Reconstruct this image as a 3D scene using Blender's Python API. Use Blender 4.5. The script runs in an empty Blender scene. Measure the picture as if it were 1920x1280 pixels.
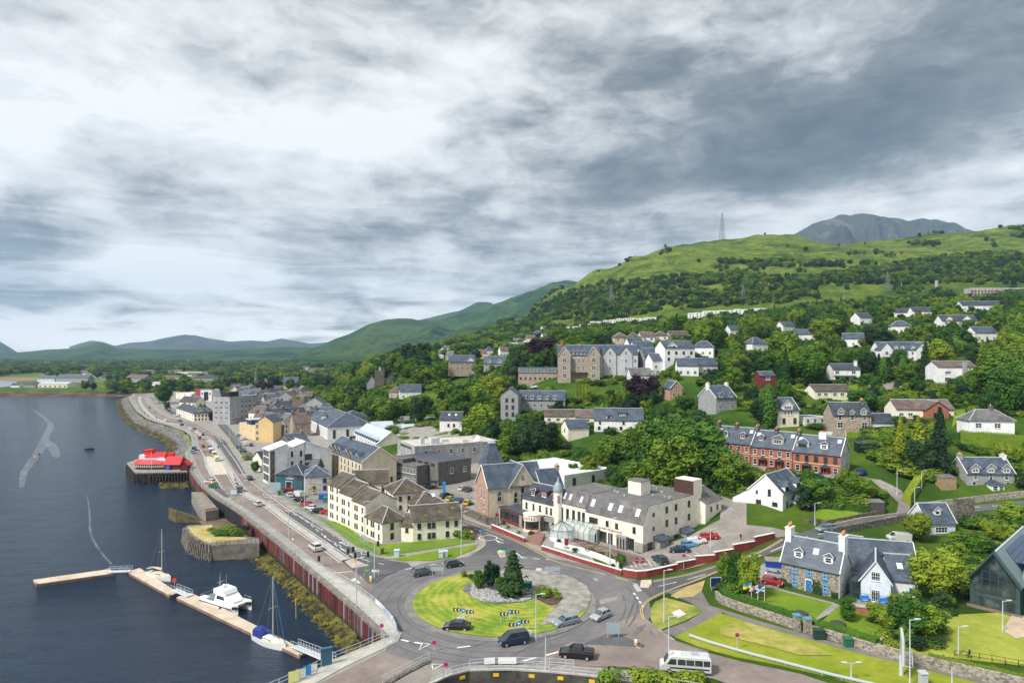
import bpy,bmesh,math,random
import numpy as np
from mathutils import Vector as Vec,Matrix
from math import cos,sin,pi,atan2,floor,copysign,exp,log,atan,sqrt
from mathutils.geometry import tessellate_polygon
R=math.radians
random.seed(7);np.random.seed(7)
S=bpy.context.scene
COL=S.collection
F,H0,YH=1220.0,46.0,667.0
# -- camera
cam=bpy.data.cameras.new('camera');camo=bpy.data.objects.new('camera',cam);COL.objects.link(camo)
camo.location=(0,0,H0);camo.rotation_euler=(R(90),0,0)
cam.sensor_width=36;cam.lens=36*F/1920;cam.shift_y=(YH-640)/1920
cam.clip_start=1;cam.clip_end=60000
S.camera=camo
# -- sky
SUN_AZ,SUN_EL=-128,46
W=bpy.data.worlds.new('World');S.world=W;W.use_nodes=1
nt=W.node_tree;nt.nodes.clear()
def sv(node,key,val):node.inputs[key].default_value=val
class NB:
 def __init__(s,nt):s.nt=nt
 def n(s,t,**k):
  x=s.nt.nodes.new(t)
  for a,b in k.items():setattr(x,a,b)
  return x
 def link(s,a,b):s.nt.links.new(a,b)
 def setin(s,sock,v):
  if isinstance(v,bpy.types.NodeSocket):s.link(v,sock)
  elif v is not None:sock.default_value=v
 def m(s,op,a,b=None,c=None,clamp=0):
  x=s.n('ShaderNodeMath',operation=op,use_clamp=clamp)
  s.setin(x.inputs[0],a);s.setin(x.inputs[1],b)
  if c is not None:s.setin(x.inputs[2],c)
  return x.outputs[0]
 def mr(s,v,lo,hi):
  x=s.n('ShaderNodeMapRange');s.link(v,x.inputs[0]);sv(x,1,lo);sv(x,2,hi);return x
 def bump(s,p,st,di,h):
  x=s.n('ShaderNodeBump');sv(x,'Strength',st);sv(x,'Distance',di);s.link(h,x.inputs['Height']);s.link(x.outputs[0],p.inputs['Normal'])
 def comb(s,a,b,c):
  x=s.n('ShaderNodeCombineXYZ')
  for i,v in enumerate((a,b,c)):s.setin(x.inputs[i],v)
  return x.outputs[0]
 def noise(s,vec,scale,detail=6,rough=.55,dist=0,color=0):
  x=s.n('ShaderNodeTexNoise');s.setin(x.inputs['Vector'],vec);sv(x,'Scale',scale)
  sv(x,'Detail',detail);sv(x,'Roughness',rough)
  sv(x,'Distortion',dist)
  return x.outputs['Color' if color else 'Fac']
 def ramp(s,fac,stops,interp='LINEAR'):
  x=s.n('ShaderNodeValToRGB');s.setin(x.inputs[0],fac);cr=x.color_ramp;cr.interpolation=interp
  while len(cr.elements)<len(stops):cr.elements.new(.5)
  for e,(p,c)in zip(cr.elements,stops):
   e.position=p;e.color=(*c,1)if len(c)==3 else c
  return x.outputs[0]
 def mix(s,f,a,b,mode='MIX'):
  x=s.n('ShaderNodeMix',data_type='RGBA',blend_type=mode)
  s.setin(x.inputs[0],f)
  for i,v in((6,a),(7,b)):
   if isinstance(v,bpy.types.NodeSocket):s.link(v,x.inputs[i])
   else:x.inputs[i].default_value=(*v,1)if len(v)==3 else v
  return x.outputs[2]
def newmat(name):
 m=bpy.data.materials.new(name);m.use_nodes=1;return m,NB(m.node_tree),m.node_tree.nodes['Principled BSDF']
b=NB(nt)
tc=b.n('ShaderNodeTexCoord');sp=b.n('ShaderNodeSeparateXYZ');b.link(tc.outputs['Generated'],sp.inputs[0])
dx,dy,dz=sp.outputs
hl=b.m('SQRT',b.m('ADD',b.m('MULTIPLY',dx,dx),b.m('MULTIPLY',dy,dy)))
az=b.m('ARCTAN2',dx,dy)
el=b.m('DIVIDE',dz,b.m('MAXIMUM',hl,.02))
k=b.m('DIVIDE',1.0,b.m('ADD',b.m('MAXIMUM',dz,0.0),.11))
q=b.comb(b.m('MULTIPLY',dx,k),b.m('MULTIPLY',dy,k),0.0)
wn=b.noise(q,.8,3,.5,color=1)
wv=b.n('ShaderNodeVectorMath',operation='MULTIPLY_ADD');b.link(wn,wv.inputs[0]);sv(wv,1,(.9,.9,.9));b.link(q,wv.inputs[2])
qw=wv.outputs[0]
n1=b.noise(qw,.5,6,.5)
ae=b.comb(b.m('MULTIPLY',az,2.6),b.m('MULTIPLY',el,5.0),3.1)
w2=b.n('ShaderNodeVectorMath',operation='MULTIPLY_ADD');b.link(b.noise(ae,2.2,3,.5,color=1),w2.inputs[0]);sv(w2,1,(.32,.32,.32));b.link(ae,w2.inputs[2])
n3=b.noise(w2.outputs[0],1.5,12,.56)
n2=b.noise(w2.outputs[0],5.5,8,.60)
def pxa(px):return atan((px-960)/F)
def pye(px,py):return(YH-py)/F*cos(pxa(px))
def blob(px,py,sx,sy,amp,tilt=0.0):
 a0=pxa(px);e0=pye(px,py);sx=sx/F;sy=sy/F
 da=b.m('SUBTRACT',az,a0);de=b.m('SUBTRACT',b.m('SUBTRACT',el,e0),b.m('MULTIPLY',da,tilt))
 r2=b.m('ADD',b.m('POWER',b.m('DIVIDE',b.m('ABSOLUTE',da),sx),2.0),b.m('POWER',b.m('DIVIDE',b.m('ABSOLUTE',de),sy),2.0))
 return b.m('MULTIPLY',b.m('EXPONENT',b.m('MULTIPLY',r2,-1.0)),amp)
dens=b.m('ADD',b.m('MULTIPLY',n1,.35),b.m('MULTIPLY',n2,.55))
dens=b.m('ADD',dens,b.m('MULTIPLY',n3,1.60))
dens=b.m('SUBTRACT',b.m('SUBTRACT',dens,.825),b.m('MULTIPLY',b.m('EXPONENT',b.m('MULTIPLY',b.m('MAXIMUM',el,0.0),-13.0)),.17))
lowb=b.noise(b.comb(b.m('MULTIPLY',az,5.0),b.m('MULTIPLY',el,34.0),1.7),1.3,9,.6,.6)
dens=b.m('ADD',dens,b.m('MULTIPLY',b.m('SUBTRACT',lowb,.5),b.m('MULTIPLY',b.m('EXPONENT',b.m('MULTIPLY',b.m('MAXIMUM',el,0.0),-8.0)),3.0)))
for B in[(1650,220,620,130,.27,.05),(1200,320,360,100,.20,.0),(900,340,300,60,.06,0),(200,110,760,280,-.25,0),(1700,365,560,38,-.15,0),(285,505,110,44,-.75,0),(20,430,200,75,.13,-.1),(60,560,420,36,.11,0),(560,540,420,40,.06,0),(960,560,260,60,-.12,0),(400,632,900,14,-.12,0),(700,60,420,90,-.04,0),(1500,20,500,60,.08,0),(600,300,400,90,-.05,0)]:
 dens=b.m('ADD',dens,blob(*B))
cloud=b.ramp(dens,[(.08,(.78,.785,.78)),(.32,(.58,.59,.585)),(.48,(.39,.40,.40)),(.64,(.205,.222,.228)),(.80,(.125,.142,.15)),(1,(.07,.088,.10))])
sky=b.n('ShaderNodeTexSky',sky_type='NISHITA',sun_disc=0)
sky.sun_elevation=R(SUN_EL);sky.sun_rotation=R(SUN_AZ);sky.air_density=1.0;sky.dust_density=1.0
bg1=b.n('ShaderNodeBackground');b.link(sky.outputs[0],bg1.inputs[0]);sv(bg1,1,.10)
bg2=b.n('ShaderNodeBackground');b.link(cloud,bg2.inputs[0]);b.link(b.m('ADD',b.m('MULTIPLY',b.m('EXPONENT',b.m('MULTIPLY',b.m('MAXIMUM',el,0.0),-9.0)),.5),1.0),bg2.inputs[1])
ms=b.n('ShaderNodeMixShader');sv(ms,0,.93)
b.link(bg1.outputs[0],ms.inputs[1]);b.link(bg2.outputs[0],ms.inputs[2])
wo=b.n('ShaderNodeOutputWorld');b.link(ms.outputs[0],wo.inputs[0])
W.cycles.sampling_method='MANUAL';W.cycles.sample_map_resolution=512
sl=bpy.data.lights.new('sun','SUN');sl.energy=3.8;sl.angle=R(11);sl.color=(1,.95,.87)
so=bpy.data.objects.new('sun',sl);COL.objects.link(so)
sd=Vec((sin(R(SUN_AZ))*cos(R(SUN_EL)),cos(R(SUN_AZ))*cos(R(SUN_EL)),sin(R(SUN_EL))))
so.rotation_euler=sd.to_track_quat('Z','Y').to_euler();so.location=(0,0,300)
S.view_settings.view_transform='Standard';S.view_settings.look='None'
S.view_settings.exposure=0.5;S.view_settings.gamma=1;S.view_settings.use_curve_mapping=0
try:
 S.cycles.max_bounces=5;S.cycles.diffuse_bounces=3;S.cycles.glossy_bounces=3;S.cycles.transmission_bounces=4
 S.cycles.transparent_max_bounces=8;S.cycles.volume_bounces=0;S.cycles.use_denoising=1
 S.cycles.caustics_reflective=0;S.cycles.caustics_refractive=0
except Exception:pass
# -- materials
MAT={}
def mat(name,col,col2=None,scale=1.0,rough=.85,bump=0.0,metal=0.0,detail=5,bscale=None,stretch=None,spec=None,streak=0,f=(.35,.65),emit=None):
 if name in MAT:return MAT[name]
 m,bb,p=newmat(name)
 sv(p,'Roughness',rough);sv(p,'Metallic',metal)
 if spec is not None:sv(p,'Specular IOR Level',spec)
 ge=bb.n('ShaderNodeNewGeometry');v=ge.outputs['Position']
 if stretch:
  mp=bb.n('ShaderNodeMapping');sv(mp,'Scale',stretch);bb.link(v,mp.inputs[0]);v=mp.outputs[0]
 if col2:
  nn=bb.noise(v,scale,detail,.6)
  fac=bb.n('ShaderNodeMapRange');bb.link(nn,fac.inputs[0]);fac.inputs[1].default_value,fac.inputs[2].default_value=f
  c=bb.mix(fac.outputs[0],col,col2)
  fine=bb.noise(v,scale*14,3,.6)
  c=bb.mix(.55,c,bb.mix(bb.noise(v,scale*4.3,4,.65),(.45,.45,.45),(1.55,1.55,1.55)),'MULTIPLY')
  c=bb.mix(.5,c,bb.mix(fine,(.55,.55,.55),(1.45,1.45,1.45)),'MULTIPLY')
  if streak:
   mp=bb.n('ShaderNodeMapping');sv(mp,'Scale',(1.3,1.3,.16));bb.link(ge.outputs['Position'],mp.inputs[0])
   s2=bb.ramp(bb.noise(mp.outputs[0],1.1,6,.65),[(.42,(1-streak,1-streak,1-streak*.95)),(.62,(1,1,1))])
   c=bb.mix(1.0,c,s2,'MULTIPLY')
  bb.link(c,p.inputs['Base Color'])
 else:sv(p,'Base Color',(*col,1))
 if emit:sv(p,'Emission Color',(*col,1));sv(p,'Emission Strength',emit)
 if bump:
  bn=bb.noise(v,bscale or scale*6,4,.6);bb.bump(p,bump,.1,bn)
 MAT[name]=m;return m
def paint(name,col,rough=.45):return mat(name,col,rough=rough)
# -- mesh builder
class MB:
 def __init__(s):s.v=[];s.f=[];s.mi=[];s.M=None;s.cur=0
 def add(s,vs,fs,mi=None):
  o=len(s.v);M=s.M
  s.v+=[tuple(M@Vec(p))for p in vs]if M else[tuple(p)for p in vs]
  s.f+=[tuple(i+o for i in f)for f in fs];s.mi+=[s.cur if mi is None else mi]*len(fs)
  return s
 def box(s,x0,y0,z0,x1,y1,z1,mi=None):
  return s.add([(x0,y0,z0),(x1,y0,z0),(x1,y1,z0),(x0,y1,z0),(x0,y0,z1),(x1,y0,z1),(x1,y1,z1),(x0,y1,z1)],[(0,3,2,1),(4,5,6,7),(0,1,5,4),(1,2,6,5),(2,3,7,6),(3,0,4,7)],mi)
 def prism(s,pts,z0,z1,mi=None,mside=None):
  n=len(pts);area=sum(pts[i][0]*pts[(i+1)%n][1]-pts[(i+1)%n][0]*pts[i][1]for i in range(n))
  if area<0:pts=pts[::-1]
  Z0=z0 if hasattr(z0,'__len__')else[z0]*n;Z1=z1 if hasattr(z1,'__len__')else[z1]*n
  tri=tessellate_polygon([[Vec((p[0],p[1],0))for p in pts]])
  top=[]
  for t in tri:
   a,b_,c=[pts[i]for i in t]
   cr=(b_[0]-a[0])*(c[1]-a[1])-(b_[1]-a[1])*(c[0]-a[0])
   if abs(cr)<1e-9:continue
   top.append(tuple(t)if cr>0 else tuple(t)[::-1])
  s.add([(p[0],p[1],z)for p,z in zip(pts,Z1)],top,mi)
  s.add([(p[0],p[1],z)for p,z in zip(pts,Z0)]+[(p[0],p[1],z)for p,z in zip(pts,Z1)],[(i,(i+1)%n,n+(i+1)%n,n+i)for i in range(n)],mside if mside is not None else mi)
  return s
 def cyl(s,p,q,r,r2=None,n=8,mi=None,cap=1):
  p=Vec(p);q=Vec(q);r2=r if r2 is None else r2;d=(q-p)
  if d.length<1e-6:return s
  z=d.normalized();x=z.orthogonal().normalized();y=z.cross(x)
  vs=[]
  for c,rr in((p,r),(q,r2)):
   for i in range(n):
    a=2*pi*i/n;vs.append(c+x*cos(a)*rr+y*sin(a)*rr)
  fs=[(i,(i+1)%n,n+(i+1)%n,n+i)for i in range(n)]
  if cap:fs+=[tuple(range(n))[::-1],tuple(range(n,2*n))]
  return s.add(vs,fs,mi)
 def tube(s,pts,r,n=5,mi=None):
  for a,c in zip(pts,pts[1:]):s.cyl(a,c,r,n=n,mi=mi)
  return s
 def lathe(s,prof,n=12,mi=None,c=(0,0)):
  vs=[(c[0]+r*cos(2*pi*i/n),c[1]+r*sin(2*pi*i/n),z)for r,z in prof for i in range(n)]
  fs=[(k*n+i,k*n+(i+1)%n,(k+1)*n+(i+1)%n,(k+1)*n+i)for k in range(len(prof)-1)for i in range(n)]
  return s.add(vs,fs,mi)
 def loft(s,secs,mi=None,closed=0,caps=1):
  n=len(secs[0]);vs=[p for r in secs for p in r]
  fs=[(k*n+i,k*n+(i+1)%n,(k+1)*n+(i+1)%n,(k+1)*n+i)for k in range(len(secs)-1)for i in range(n)]
  if caps:fs+=[tuple(range(n))[::-1],tuple(range((len(secs)-1)*n,len(secs)*n))]
  return s.add(vs,fs,mi)
 def mesh(s,name,mats,smooth=0):
  me=bpy.data.meshes.new(name);me.from_pydata(s.v,[],s.f)
  for m in(mats if isinstance(mats,(list,tuple))else[mats]):me.materials.append(m)
  if any(s.mi):me.polygons.foreach_set('material_index',s.mi)
  if smooth:me.polygons.foreach_set('use_smooth',[1]*len(s.f))
  me.update();return me
 def out(s,name,mats,parent=None,loc=None,smooth=0):
  return link(name,s.mesh(name,mats,smooth),parent,loc)
def link(name,me,parent=None,loc=None,rz=0):
 o=bpy.data.objects.new(name,me);COL.objects.link(o)
 if parent is not None:o.parent=parent
 if loc is not None:o.location=loc
 if rz:o.rotation_euler=(0,0,rz)
 return o
THINGS=[]
def tag(o,label=None,cat=None,group=None,kind=None):
 if kind:o['kind']=kind
 if label:o['label']=label
 if cat:o['category']=cat
 if group:o['group']=group
 if label and cat:THINGS.append(o)
 return o
def empty(name,loc,rz=0,label=None,cat=None,group=None):
 o=bpy.data.objects.new(name,None);COL.objects.link(o);o.location=loc;o.rotation_euler=(0,0,rz)
 o.empty_display_size=.5
 return tag(o,label,cat,group)
def struct(name,mb,mats=None,smooth=0):
 o=mb.out(name,mats,smooth=smooth)if isinstance(mb,MB)else link(name,mb)
 o['kind']='structure';return o
def copy_tree(o,loc=None,rz=None,parent=None,label=None,group=None,scale=None):
 c=o.copy();COL.objects.link(c)
 if parent is not None:c.parent=parent
 if loc is not None:c.location=loc
 if rz is not None:c.rotation_euler=(0,0,rz)
 if scale is not None:c.scale=scale
 if label:c['label']=label
 if group:c['group']=group
 if parent is None:THINGS.append(c)
 for ch in KIDS.get(o.name)or[x for x in o.children]:copy_tree(ch,parent=c)
 return c
KIDS={}
def G(px,py,z=0.0):
 D=F*(H0-z)/(py-YH);return((px-960)/F*D,D)
def at(px,py,D):return Vec(((px-960)/F*D,D,H0-(py-YH)*D/F))
def proj(x,y,z):return(960+F*x/y,YH+F*(H0-z)/y)
def GS(pts,z=0.0):return[G(p[0],p[1],z)for p in pts]
def sml(pts,n=6):
 P=[Vec(p)for p in pts];P=[P[0]*2-P[1]]+P+[P[-1]*2-P[-2]];out=[]
 for i in range(1,len(P)-2):
  for k in range(n):
   t=k/n;a,b_,c,d=P[i-1],P[i],P[i+1],P[i+2]
   out.append(.5*((2*b_)+(c-a)*t+(2*a-5*b_+4*c-d)*t*t+(3*b_-a-3*c+d)*t**3))
 out.append(P[-2]);return out
def offl(pts,d):
 out=[]
 for i,p in enumerate(pts):
  a=Vec(pts[max(i-1,0)][:2]);c=Vec(pts[min(i+1,len(pts)-1)][:2]);t=(c-a)
  t=t.normalized()if t.length else Vec((1,0));out.append((p[0]-t.y*d,p[1]+t.x*d))
 return out
def bx(name,mats,parent,*c):return MB().box(*c).out(name,mats,parent)
# == terrain
# each column: (photo bearing as px, [(distance, height) ...]) measured from the place
PROF=[(-500,[(60,0),(4500,2),(16000,10)]),(420,[(60,0),(1500,0),(4500,5),(16000,20)]),(600,[(60,0),(350,0),(500,2),(700,6),(1200,5),(4500,12),(16000,30)]),(700,[(60,0),(330,0),(430,6),(545,19),(700,30),(900,25),(2000,15),(4500,30)]),(770,[(60,0),(330,0),(400,9),(600,38),(800,40),(1500,42),(4500,60)]),(870,[(60,0),(300,0),(350,6),(450,22),(560,33),(750,48),(1000,60),(2000,85),(4500,120)]),(960,[(60,0),(250,0),(285,10),(300,16),(350,27),(450,37),(700,50),(1000,72),(1300,92),(1600,120),(2200,120),(4500,60)]),(1050,[(60,0),(243,0),(268,13),(290,17),(340,32),(400,40),(600,52),(1000,85),(1300,140),(1620,222),(2400,180),(4500,80)]),(1130,[(60,0),(215,0),(240,4),(270,14.5),(300,22),(340,33),(400,41),(600,56),(900,85),(1300,190),(1620,268),(2400,220),(4500,80)]),(1200,[(60,0),(170,.5),(190,2),(225,5),(270,15),(335,31),(400,42),(600,58),(900,90),(1300,220),(1620,301),(2400,250),(4500,80)]),(1280,[(60,0),(150,.3),(185,3),(215,8),(245,16),(270,22),(300,30),(335,42),(450,50),(600,64),(850,97),(1200,200),(1620,327),(2400,280),(4500,80)]),(1360,[(60,0),(130,0.1),(157,2.5),(185,7),(205,12),(235,20),(260,25),(300,33),(400,46),(600,66),(840,100),(1200,205),(1620,340),(2400,290),(4500,80)]),(1450,[(60,0),(130,.1),(150,2.8),(165,5),(185,11.5),(205,13),(235,20),(260,25),(300,34),(400,48),(600,70),(840,102),(1200,210),(1620,345),(2400,290),(4500,80)]),(1580,[(60,0),(128,.1),(140,1.5),(158,4.5),(178,12),(195,13),(215,16),(240,19),(260,27),(290,34),(335,43),(450,57),(600,76),(840,108),(1200,215),(1620,323),(2400,280),(4500,100)]),(1660,[(60,0),(128,.2),(150,3.2),(165,6),(185,11),(215,20),(265,30),(335,43),(440,58),(600,79),(840,112),(1200,218),(1640,335),(2400,290),(4500,150)]),(1750,[(60,0),(125,.2),(150,3.2),(158,4),(175,7),(190,13),(215,24),(265,34),(335,43),(430,60),(600,82),(840,118),(1200,222),(1700,364),(2400,380),(4500,300)]),(1920,[(60,0),(122,.1),(150,3.5),(173,7),(182,9),(200,22),(260,32),(430,62),(600,88),(800,121),(1200,232),(1700,387),(2600,450),(4500,400)]),(2600,[(60,0),(122,.1),(150,5),(173,9),(200,22),(260,32),(430,62),(600,88),(800,121),(1200,232),(1700,387),(2600,450),(4500,400)])]
_LD=np.linspace(log(20),log(20000),500)
_PX=np.array([p for p,_ in PROF],float)
_TAB=np.array([np.interp(_LD,[log(d)for d,_ in c],[z for _,z in c])for _,c in PROF])
_ker=np.hanning(9);_ker/=_ker.sum()
_TAB=np.array([np.convolve(np.pad(r,4,mode='edge'),_ker,'valid')for r in _TAB])
_TAB[:,_LD<log(92)]=np.minimum(_TAB[:,_LD<log(92)],.0)
ANCH=[]
SEA=[]
PIT=[]
def base_h(x,y):
 x=np.asarray(x,float);y=np.asarray(y,float)
 ys=np.maximum(y,20.0);px=np.clip(960+F*x/ys,-500,2600)
 i=np.clip(np.searchsorted(_PX,px)-1,0,len(_PX)-2);t=(px-_PX[i])/(_PX[i+1]-_PX[i]);t=t*t*(3-2*t)
 ld=np.clip((np.log(ys)-_LD[0])/(_LD[1]-_LD[0]),0,len(_LD)-1.001);j=ld.astype(int);s=ld-j
 def g(a):return _TAB[a,j]*(1-s)+_TAB[a,j+1]*s
 return g(i)*(1-t)+g(i+1)*t
def vnoise(x,y,seed=0):
 xi=np.floor(x).astype(np.int64);yi=np.floor(y).astype(np.int64);fx=x-xi;fy=y-yi
 fx=fx*fx*(3-2*fx);fy=fy*fy*(3-2*fy)
 def h(a,c):
  n=(a*374761393+c*668265263+seed*1442695041)&0x7fffffff
  n=((n^(n>>13))*1274126177)&0x7fffffff
  return((n^(n>>16))&0xffff)/65535.0
 return(h(xi,yi)*(1-fx)+h(xi+1,yi)*fx)*(1-fy)+(h(xi,yi+1)*(1-fx)+h(xi+1,yi+1)*fx)*fy
def fbm(x,y,oct=5,seed=0,ridged=0):
 r=0;a=.5
 for o in range(oct):
  n=vnoise(x,y,seed+o*17)
  if ridged:n=1-np.abs(2*n-1)
  r=r+a*n;x=x*2.03+11.3;y=y*2.03+5.7;a*=.5
 return r
def in_poly(x,y,poly):
 x=np.asarray(x);y=np.asarray(y);r=np.zeros(x.shape,bool);n=len(poly)
 for i in range(n):
  x1,y1=poly[i][:2];x2,y2=poly[(i+1)%n][:2]
  if y1==y2:continue
  c=((y1>y)!=(y2>y))&(x<(x2-x1)*(y-y1)/(y2-y1)+x1);r^=c
 return r
def ter(x,y):
 x=np.atleast_1d(np.asarray(x,float));y=np.atleast_1d(np.asarray(y,float))
 z=base_h(x,y)
 if ANCH:
  A=np.array(ANCH);num=np.zeros_like(z);den=np.zeros_like(z)+.06
  res=A[:,2]-base_h(A[:,0],A[:,1])
  near=y<1200
  for(ax,ay,az_),r in zip(ANCH,res):
   sg=7+ay*.035
   w=np.exp(-((x-ax)**2+(y-ay)**2)/(2*sg*sg));w=np.where(near,w,0);num+=w*r;den+=w
  z=z+num/den
 wild=np.clip((y-700)/500,0,1)
 z=z+wild*(fbm(x/160,y/160,5,3)-.48)*34*np.clip(z/120,.03,1)
 z=z+wild*(fbm(x/45,y/45,4,9,1)-.6)*7*np.clip(z/150,0,1)
 return z
def TZ(x,y):return float(ter(x,y)[0])
def T(px,py,lift=0.0):
 D=np.exp(np.linspace(log(70),log(9000),1500));x=(px-960)/F*D
 zr=H0-(py-YH)*D/F;zt=ter(x,D)
 k=np.argmax(zr<=zt+1e-4)
 if not(zr[k]<=zt[k]+1e-4):k=len(D)-1
 return Vec((float(x[k]),float(D[k]),float(zt[k])+lift))
# == materials used by the builders
def roofmat(name,c1,c2,moss=None,rough=.55,course=3.6):
 if name in MAT:return MAT[name]
 m=mat(name,c1,c2,.35,rough,f=(.38,.62));t=m.node_tree;bb=NB(t);p=t.nodes['Principled BSDF']
 src=p.inputs['Base Color'].links[0].from_socket
 ge=bb.n('ShaderNodeNewGeometry');se=bb.n('ShaderNodeSeparateXYZ');bb.link(ge.outputs['Position'],se.inputs[0])
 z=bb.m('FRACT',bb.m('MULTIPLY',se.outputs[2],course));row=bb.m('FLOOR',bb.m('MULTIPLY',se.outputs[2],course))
 xx=bb.m('FLOOR',bb.m('MULTIPLY',bb.m('ADD',bb.m('ADD',se.outputs[0],bb.m('MULTIPLY',se.outputs[1],.83)),bb.m('MULTIPLY',row,.37)),2.2))
 wn=bb.n('ShaderNodeTexWhiteNoise',noise_dimensions='2D');bb.link(bb.comb(xx,row,0.0),wn.inputs['Vector'])
 c=bb.mix(1.0,src,bb.ramp(wn.outputs['Value'],[(0,(.78,.78,.8)),(1,(1.24,1.23,1.2))]),'MULTIPLY')
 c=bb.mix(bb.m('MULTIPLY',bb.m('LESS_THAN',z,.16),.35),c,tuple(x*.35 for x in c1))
 if moss:c=bb.mix(bb.ramp(bb.noise(ge.outputs['Position'],.5,6,.7),[(.56,(0,0,0)),(.68,(1,1,1))]),c,moss)
 bb.link(c,p.inputs['Base Color'])
 bu=bb.n('ShaderNodeBump');sv(bu,'Strength',.35);sv(bu,'Distance',.04)
 bb.link(bb.m('ADD',z,wn.outputs['Value']),bu.inputs['Height']);bb.link(bu.outputs[0],p.inputs['Normal'])
 return m
def stonemat(name,cols,scale=1.6,mortar=(.42,.40,.36),rough=.9,zs=1.6):
 m,bb,p=newmat(name);sv(p,'Roughness',rough)
 ge=bb.n('ShaderNodeNewGeometry');mp=bb.n('ShaderNodeMapping');sv(mp,'Scale',(1,1,zs));bb.link(ge.outputs['Position'],mp.inputs[0])
 v1=bb.n('ShaderNodeTexVoronoi',feature='F1');sv(v1,'Scale',scale);bb.link(mp.outputs[0],v1.inputs['Vector'])
 v2=bb.n('ShaderNodeTexVoronoi',feature='DISTANCE_TO_EDGE');sv(v2,'Scale',scale);bb.link(mp.outputs[0],v2.inputs['Vector'])
 se=bb.n('ShaderNodeSeparateColor');bb.link(v1.outputs['Color'],se.inputs[0])
 n=len(cols);c=bb.ramp(se.outputs[0],[(i/n,col)for i,col in enumerate(cols)],'CONSTANT')
 c=bb.mix(.6,c,bb.mix(bb.noise(ge.outputs['Position'],5,5,.6),(.5,.5,.5),(1.5,1.5,1.5)),'MULTIPLY')
 e=bb.ramp(v2.outputs['Distance'],[(.02,(1,1,1)),(.07,(0,0,0))])
 c=bb.mix(e,c,mortar);bb.link(c,p.inputs['Base Color'])
 bu=bb.n('ShaderNodeBump');sv(bu,'Strength',.6);sv(bu,'Distance',.06)
 bb.link(bb.ramp(v2.outputs['Distance'],[(.0,(0,0,0)),(.12,(1,1,1))]),bu.inputs['Height']);bb.link(bu.outputs[0],p.inputs['Normal'])
 MAT[name]=m;return m
SLATE=roofmat('slate_blue',(.036,.056,.088),(.078,.102,.142));SLD=roofmat('slate_dark',(.024,.034,.052),(.054,.066,.088))
SLW=roofmat('slate_worn',(.085,.085,.092),(.165,.16,.158));TILE_B=roofmat('tile_brown',(.055,.045,.037),(.105,.088,.072),(.20,.16,.03),.8,3.0)
TILE_M=roofmat('tile_maroon',(.10,.065,.06),(.16,.12,.11),None,.8);MRF=mat('roof_sheet_pale',(.42,.50,.58),(.50,.57,.64),.2,.4)
FELT=mat('roof_felt',(.10,.10,.105),(.17,.165,.16),.25,.8);FELT_B=mat('roof_felt_blue',(.05,.06,.095),(.075,.085,.12),.3,.6)
FELT_P=mat('roof_deck_pale',(.42,.38,.34),(.62,.58,.53),.35,.8);WRF=mat('roof_white',(.72,.74,.76),(.82,.83,.84),.2,.5)
CREAM=mat('render_cream',(.78,.73,.61),(.84,.80,.70),.18,.85,streak=.07);WHITE=mat('render_white',(.76,.77,.79),(.86,.86,.86),.2,.85,streak=.12)
BEIGE=mat('render_beige',(.56,.49,.37),(.66,.59,.46),.2,.85,streak=.15);YELL=mat('render_yellow',(.76,.54,.24),(.82,.60,.30),.2,.85,streak=.08)
ORNG=mat('render_orange',(.78,.42,.04),(.82,.47,.07),.2,.8);GREYR=mat('render_grey',(.36,.375,.38),(.48,.49,.49),.25,.9,streak=.3)
GREYP=mat('render_pale_grey',(.50,.54,.58),(.60,.63,.66),.25,.9,streak=.12);DGREY=mat('block_dark_grey',(.12,.115,.11),(.19,.18,.17),.5,.9,streak=.25)
TEAL=mat('board_teal',(.02,.075,.105),(.035,.11,.145),.4,.6);LBLUE=mat('board_pale_blue',(.55,.63,.72),(.64,.70,.78),.4,.7)
REDB=stonemat('sandstone_red',[(.34,.115,.065),(.40,.14,.08),(.29,.095,.055),(.36,.14,.09)],2.6,(.33,.16,.11))
PINK=stonemat('sandstone_pink',[(.42,.22,.15),(.50,.30,.21),(.36,.19,.14),(.46,.33,.25),(.38,.25,.20)],2.2,(.44,.33,.26))
RUBBLE=stonemat('rubble_grey',[(.20,.18,.15),(.30,.26,.21),(.13,.12,.11),(.36,.33,.28),(.24,.20,.15)],2.2,(.40,.37,.32))
GRAN=stonemat('granite_grey',[(.26,.28,.29),(.34,.35,.36),(.22,.235,.25),(.30,.31,.31)],2.4,(.36,.36,.36))
DST=stonemat('stone_dark',[(.10,.095,.085),(.16,.145,.125),(.07,.066,.06),(.20,.18,.15)],1.7,(.10,.095,.08))
TAN=stonemat('stone_tan',[(.30,.25,.20),(.40,.33,.27),(.25,.21,.17),(.44,.38,.31)],2.0,(.42,.35,.28))
WF=paint('window_frame_white',(.78,.79,.80));DF=paint('frame_dark',(.05,.045,.045));BF=paint('frame_blue',(.04,.27,.62));RF=paint('frame_maroon',(.17,.015,.02))
LEAD=mat('lead_pale',(.42,.47,.52),(.52,.56,.60),1.0,.5);CLAY=paint('chimney_pot_clay',(.62,.30,.13),.8)
def glassmat():
 m,bb,p=newmat('window_glass')
 ge=bb.n('ShaderNodeNewGeometry');c=bb.ramp(bb.noise(ge.outputs['Position'],.45,2,.5),[(.35,(.012,.018,.024)),(.55,(.03,.045,.055)),(.72,(.10,.12,.12))])
 bb.link(c,p.inputs['Base Color']);sv(p,'Roughness',.08);sv(p,'Specular IOR Level',.6)
 MAT['window_glass']=m;return m
GLASS=glassmat()
DARKIN=paint('dark_opening',(.02,.02,.022));METAL=mat('metal_grey',(.36,.38,.40),rough=.45);BLACK=paint('black_paint',(.015,.015,.017));GALV=paint('galvanised',(.50,.55,.60),.4)
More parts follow.
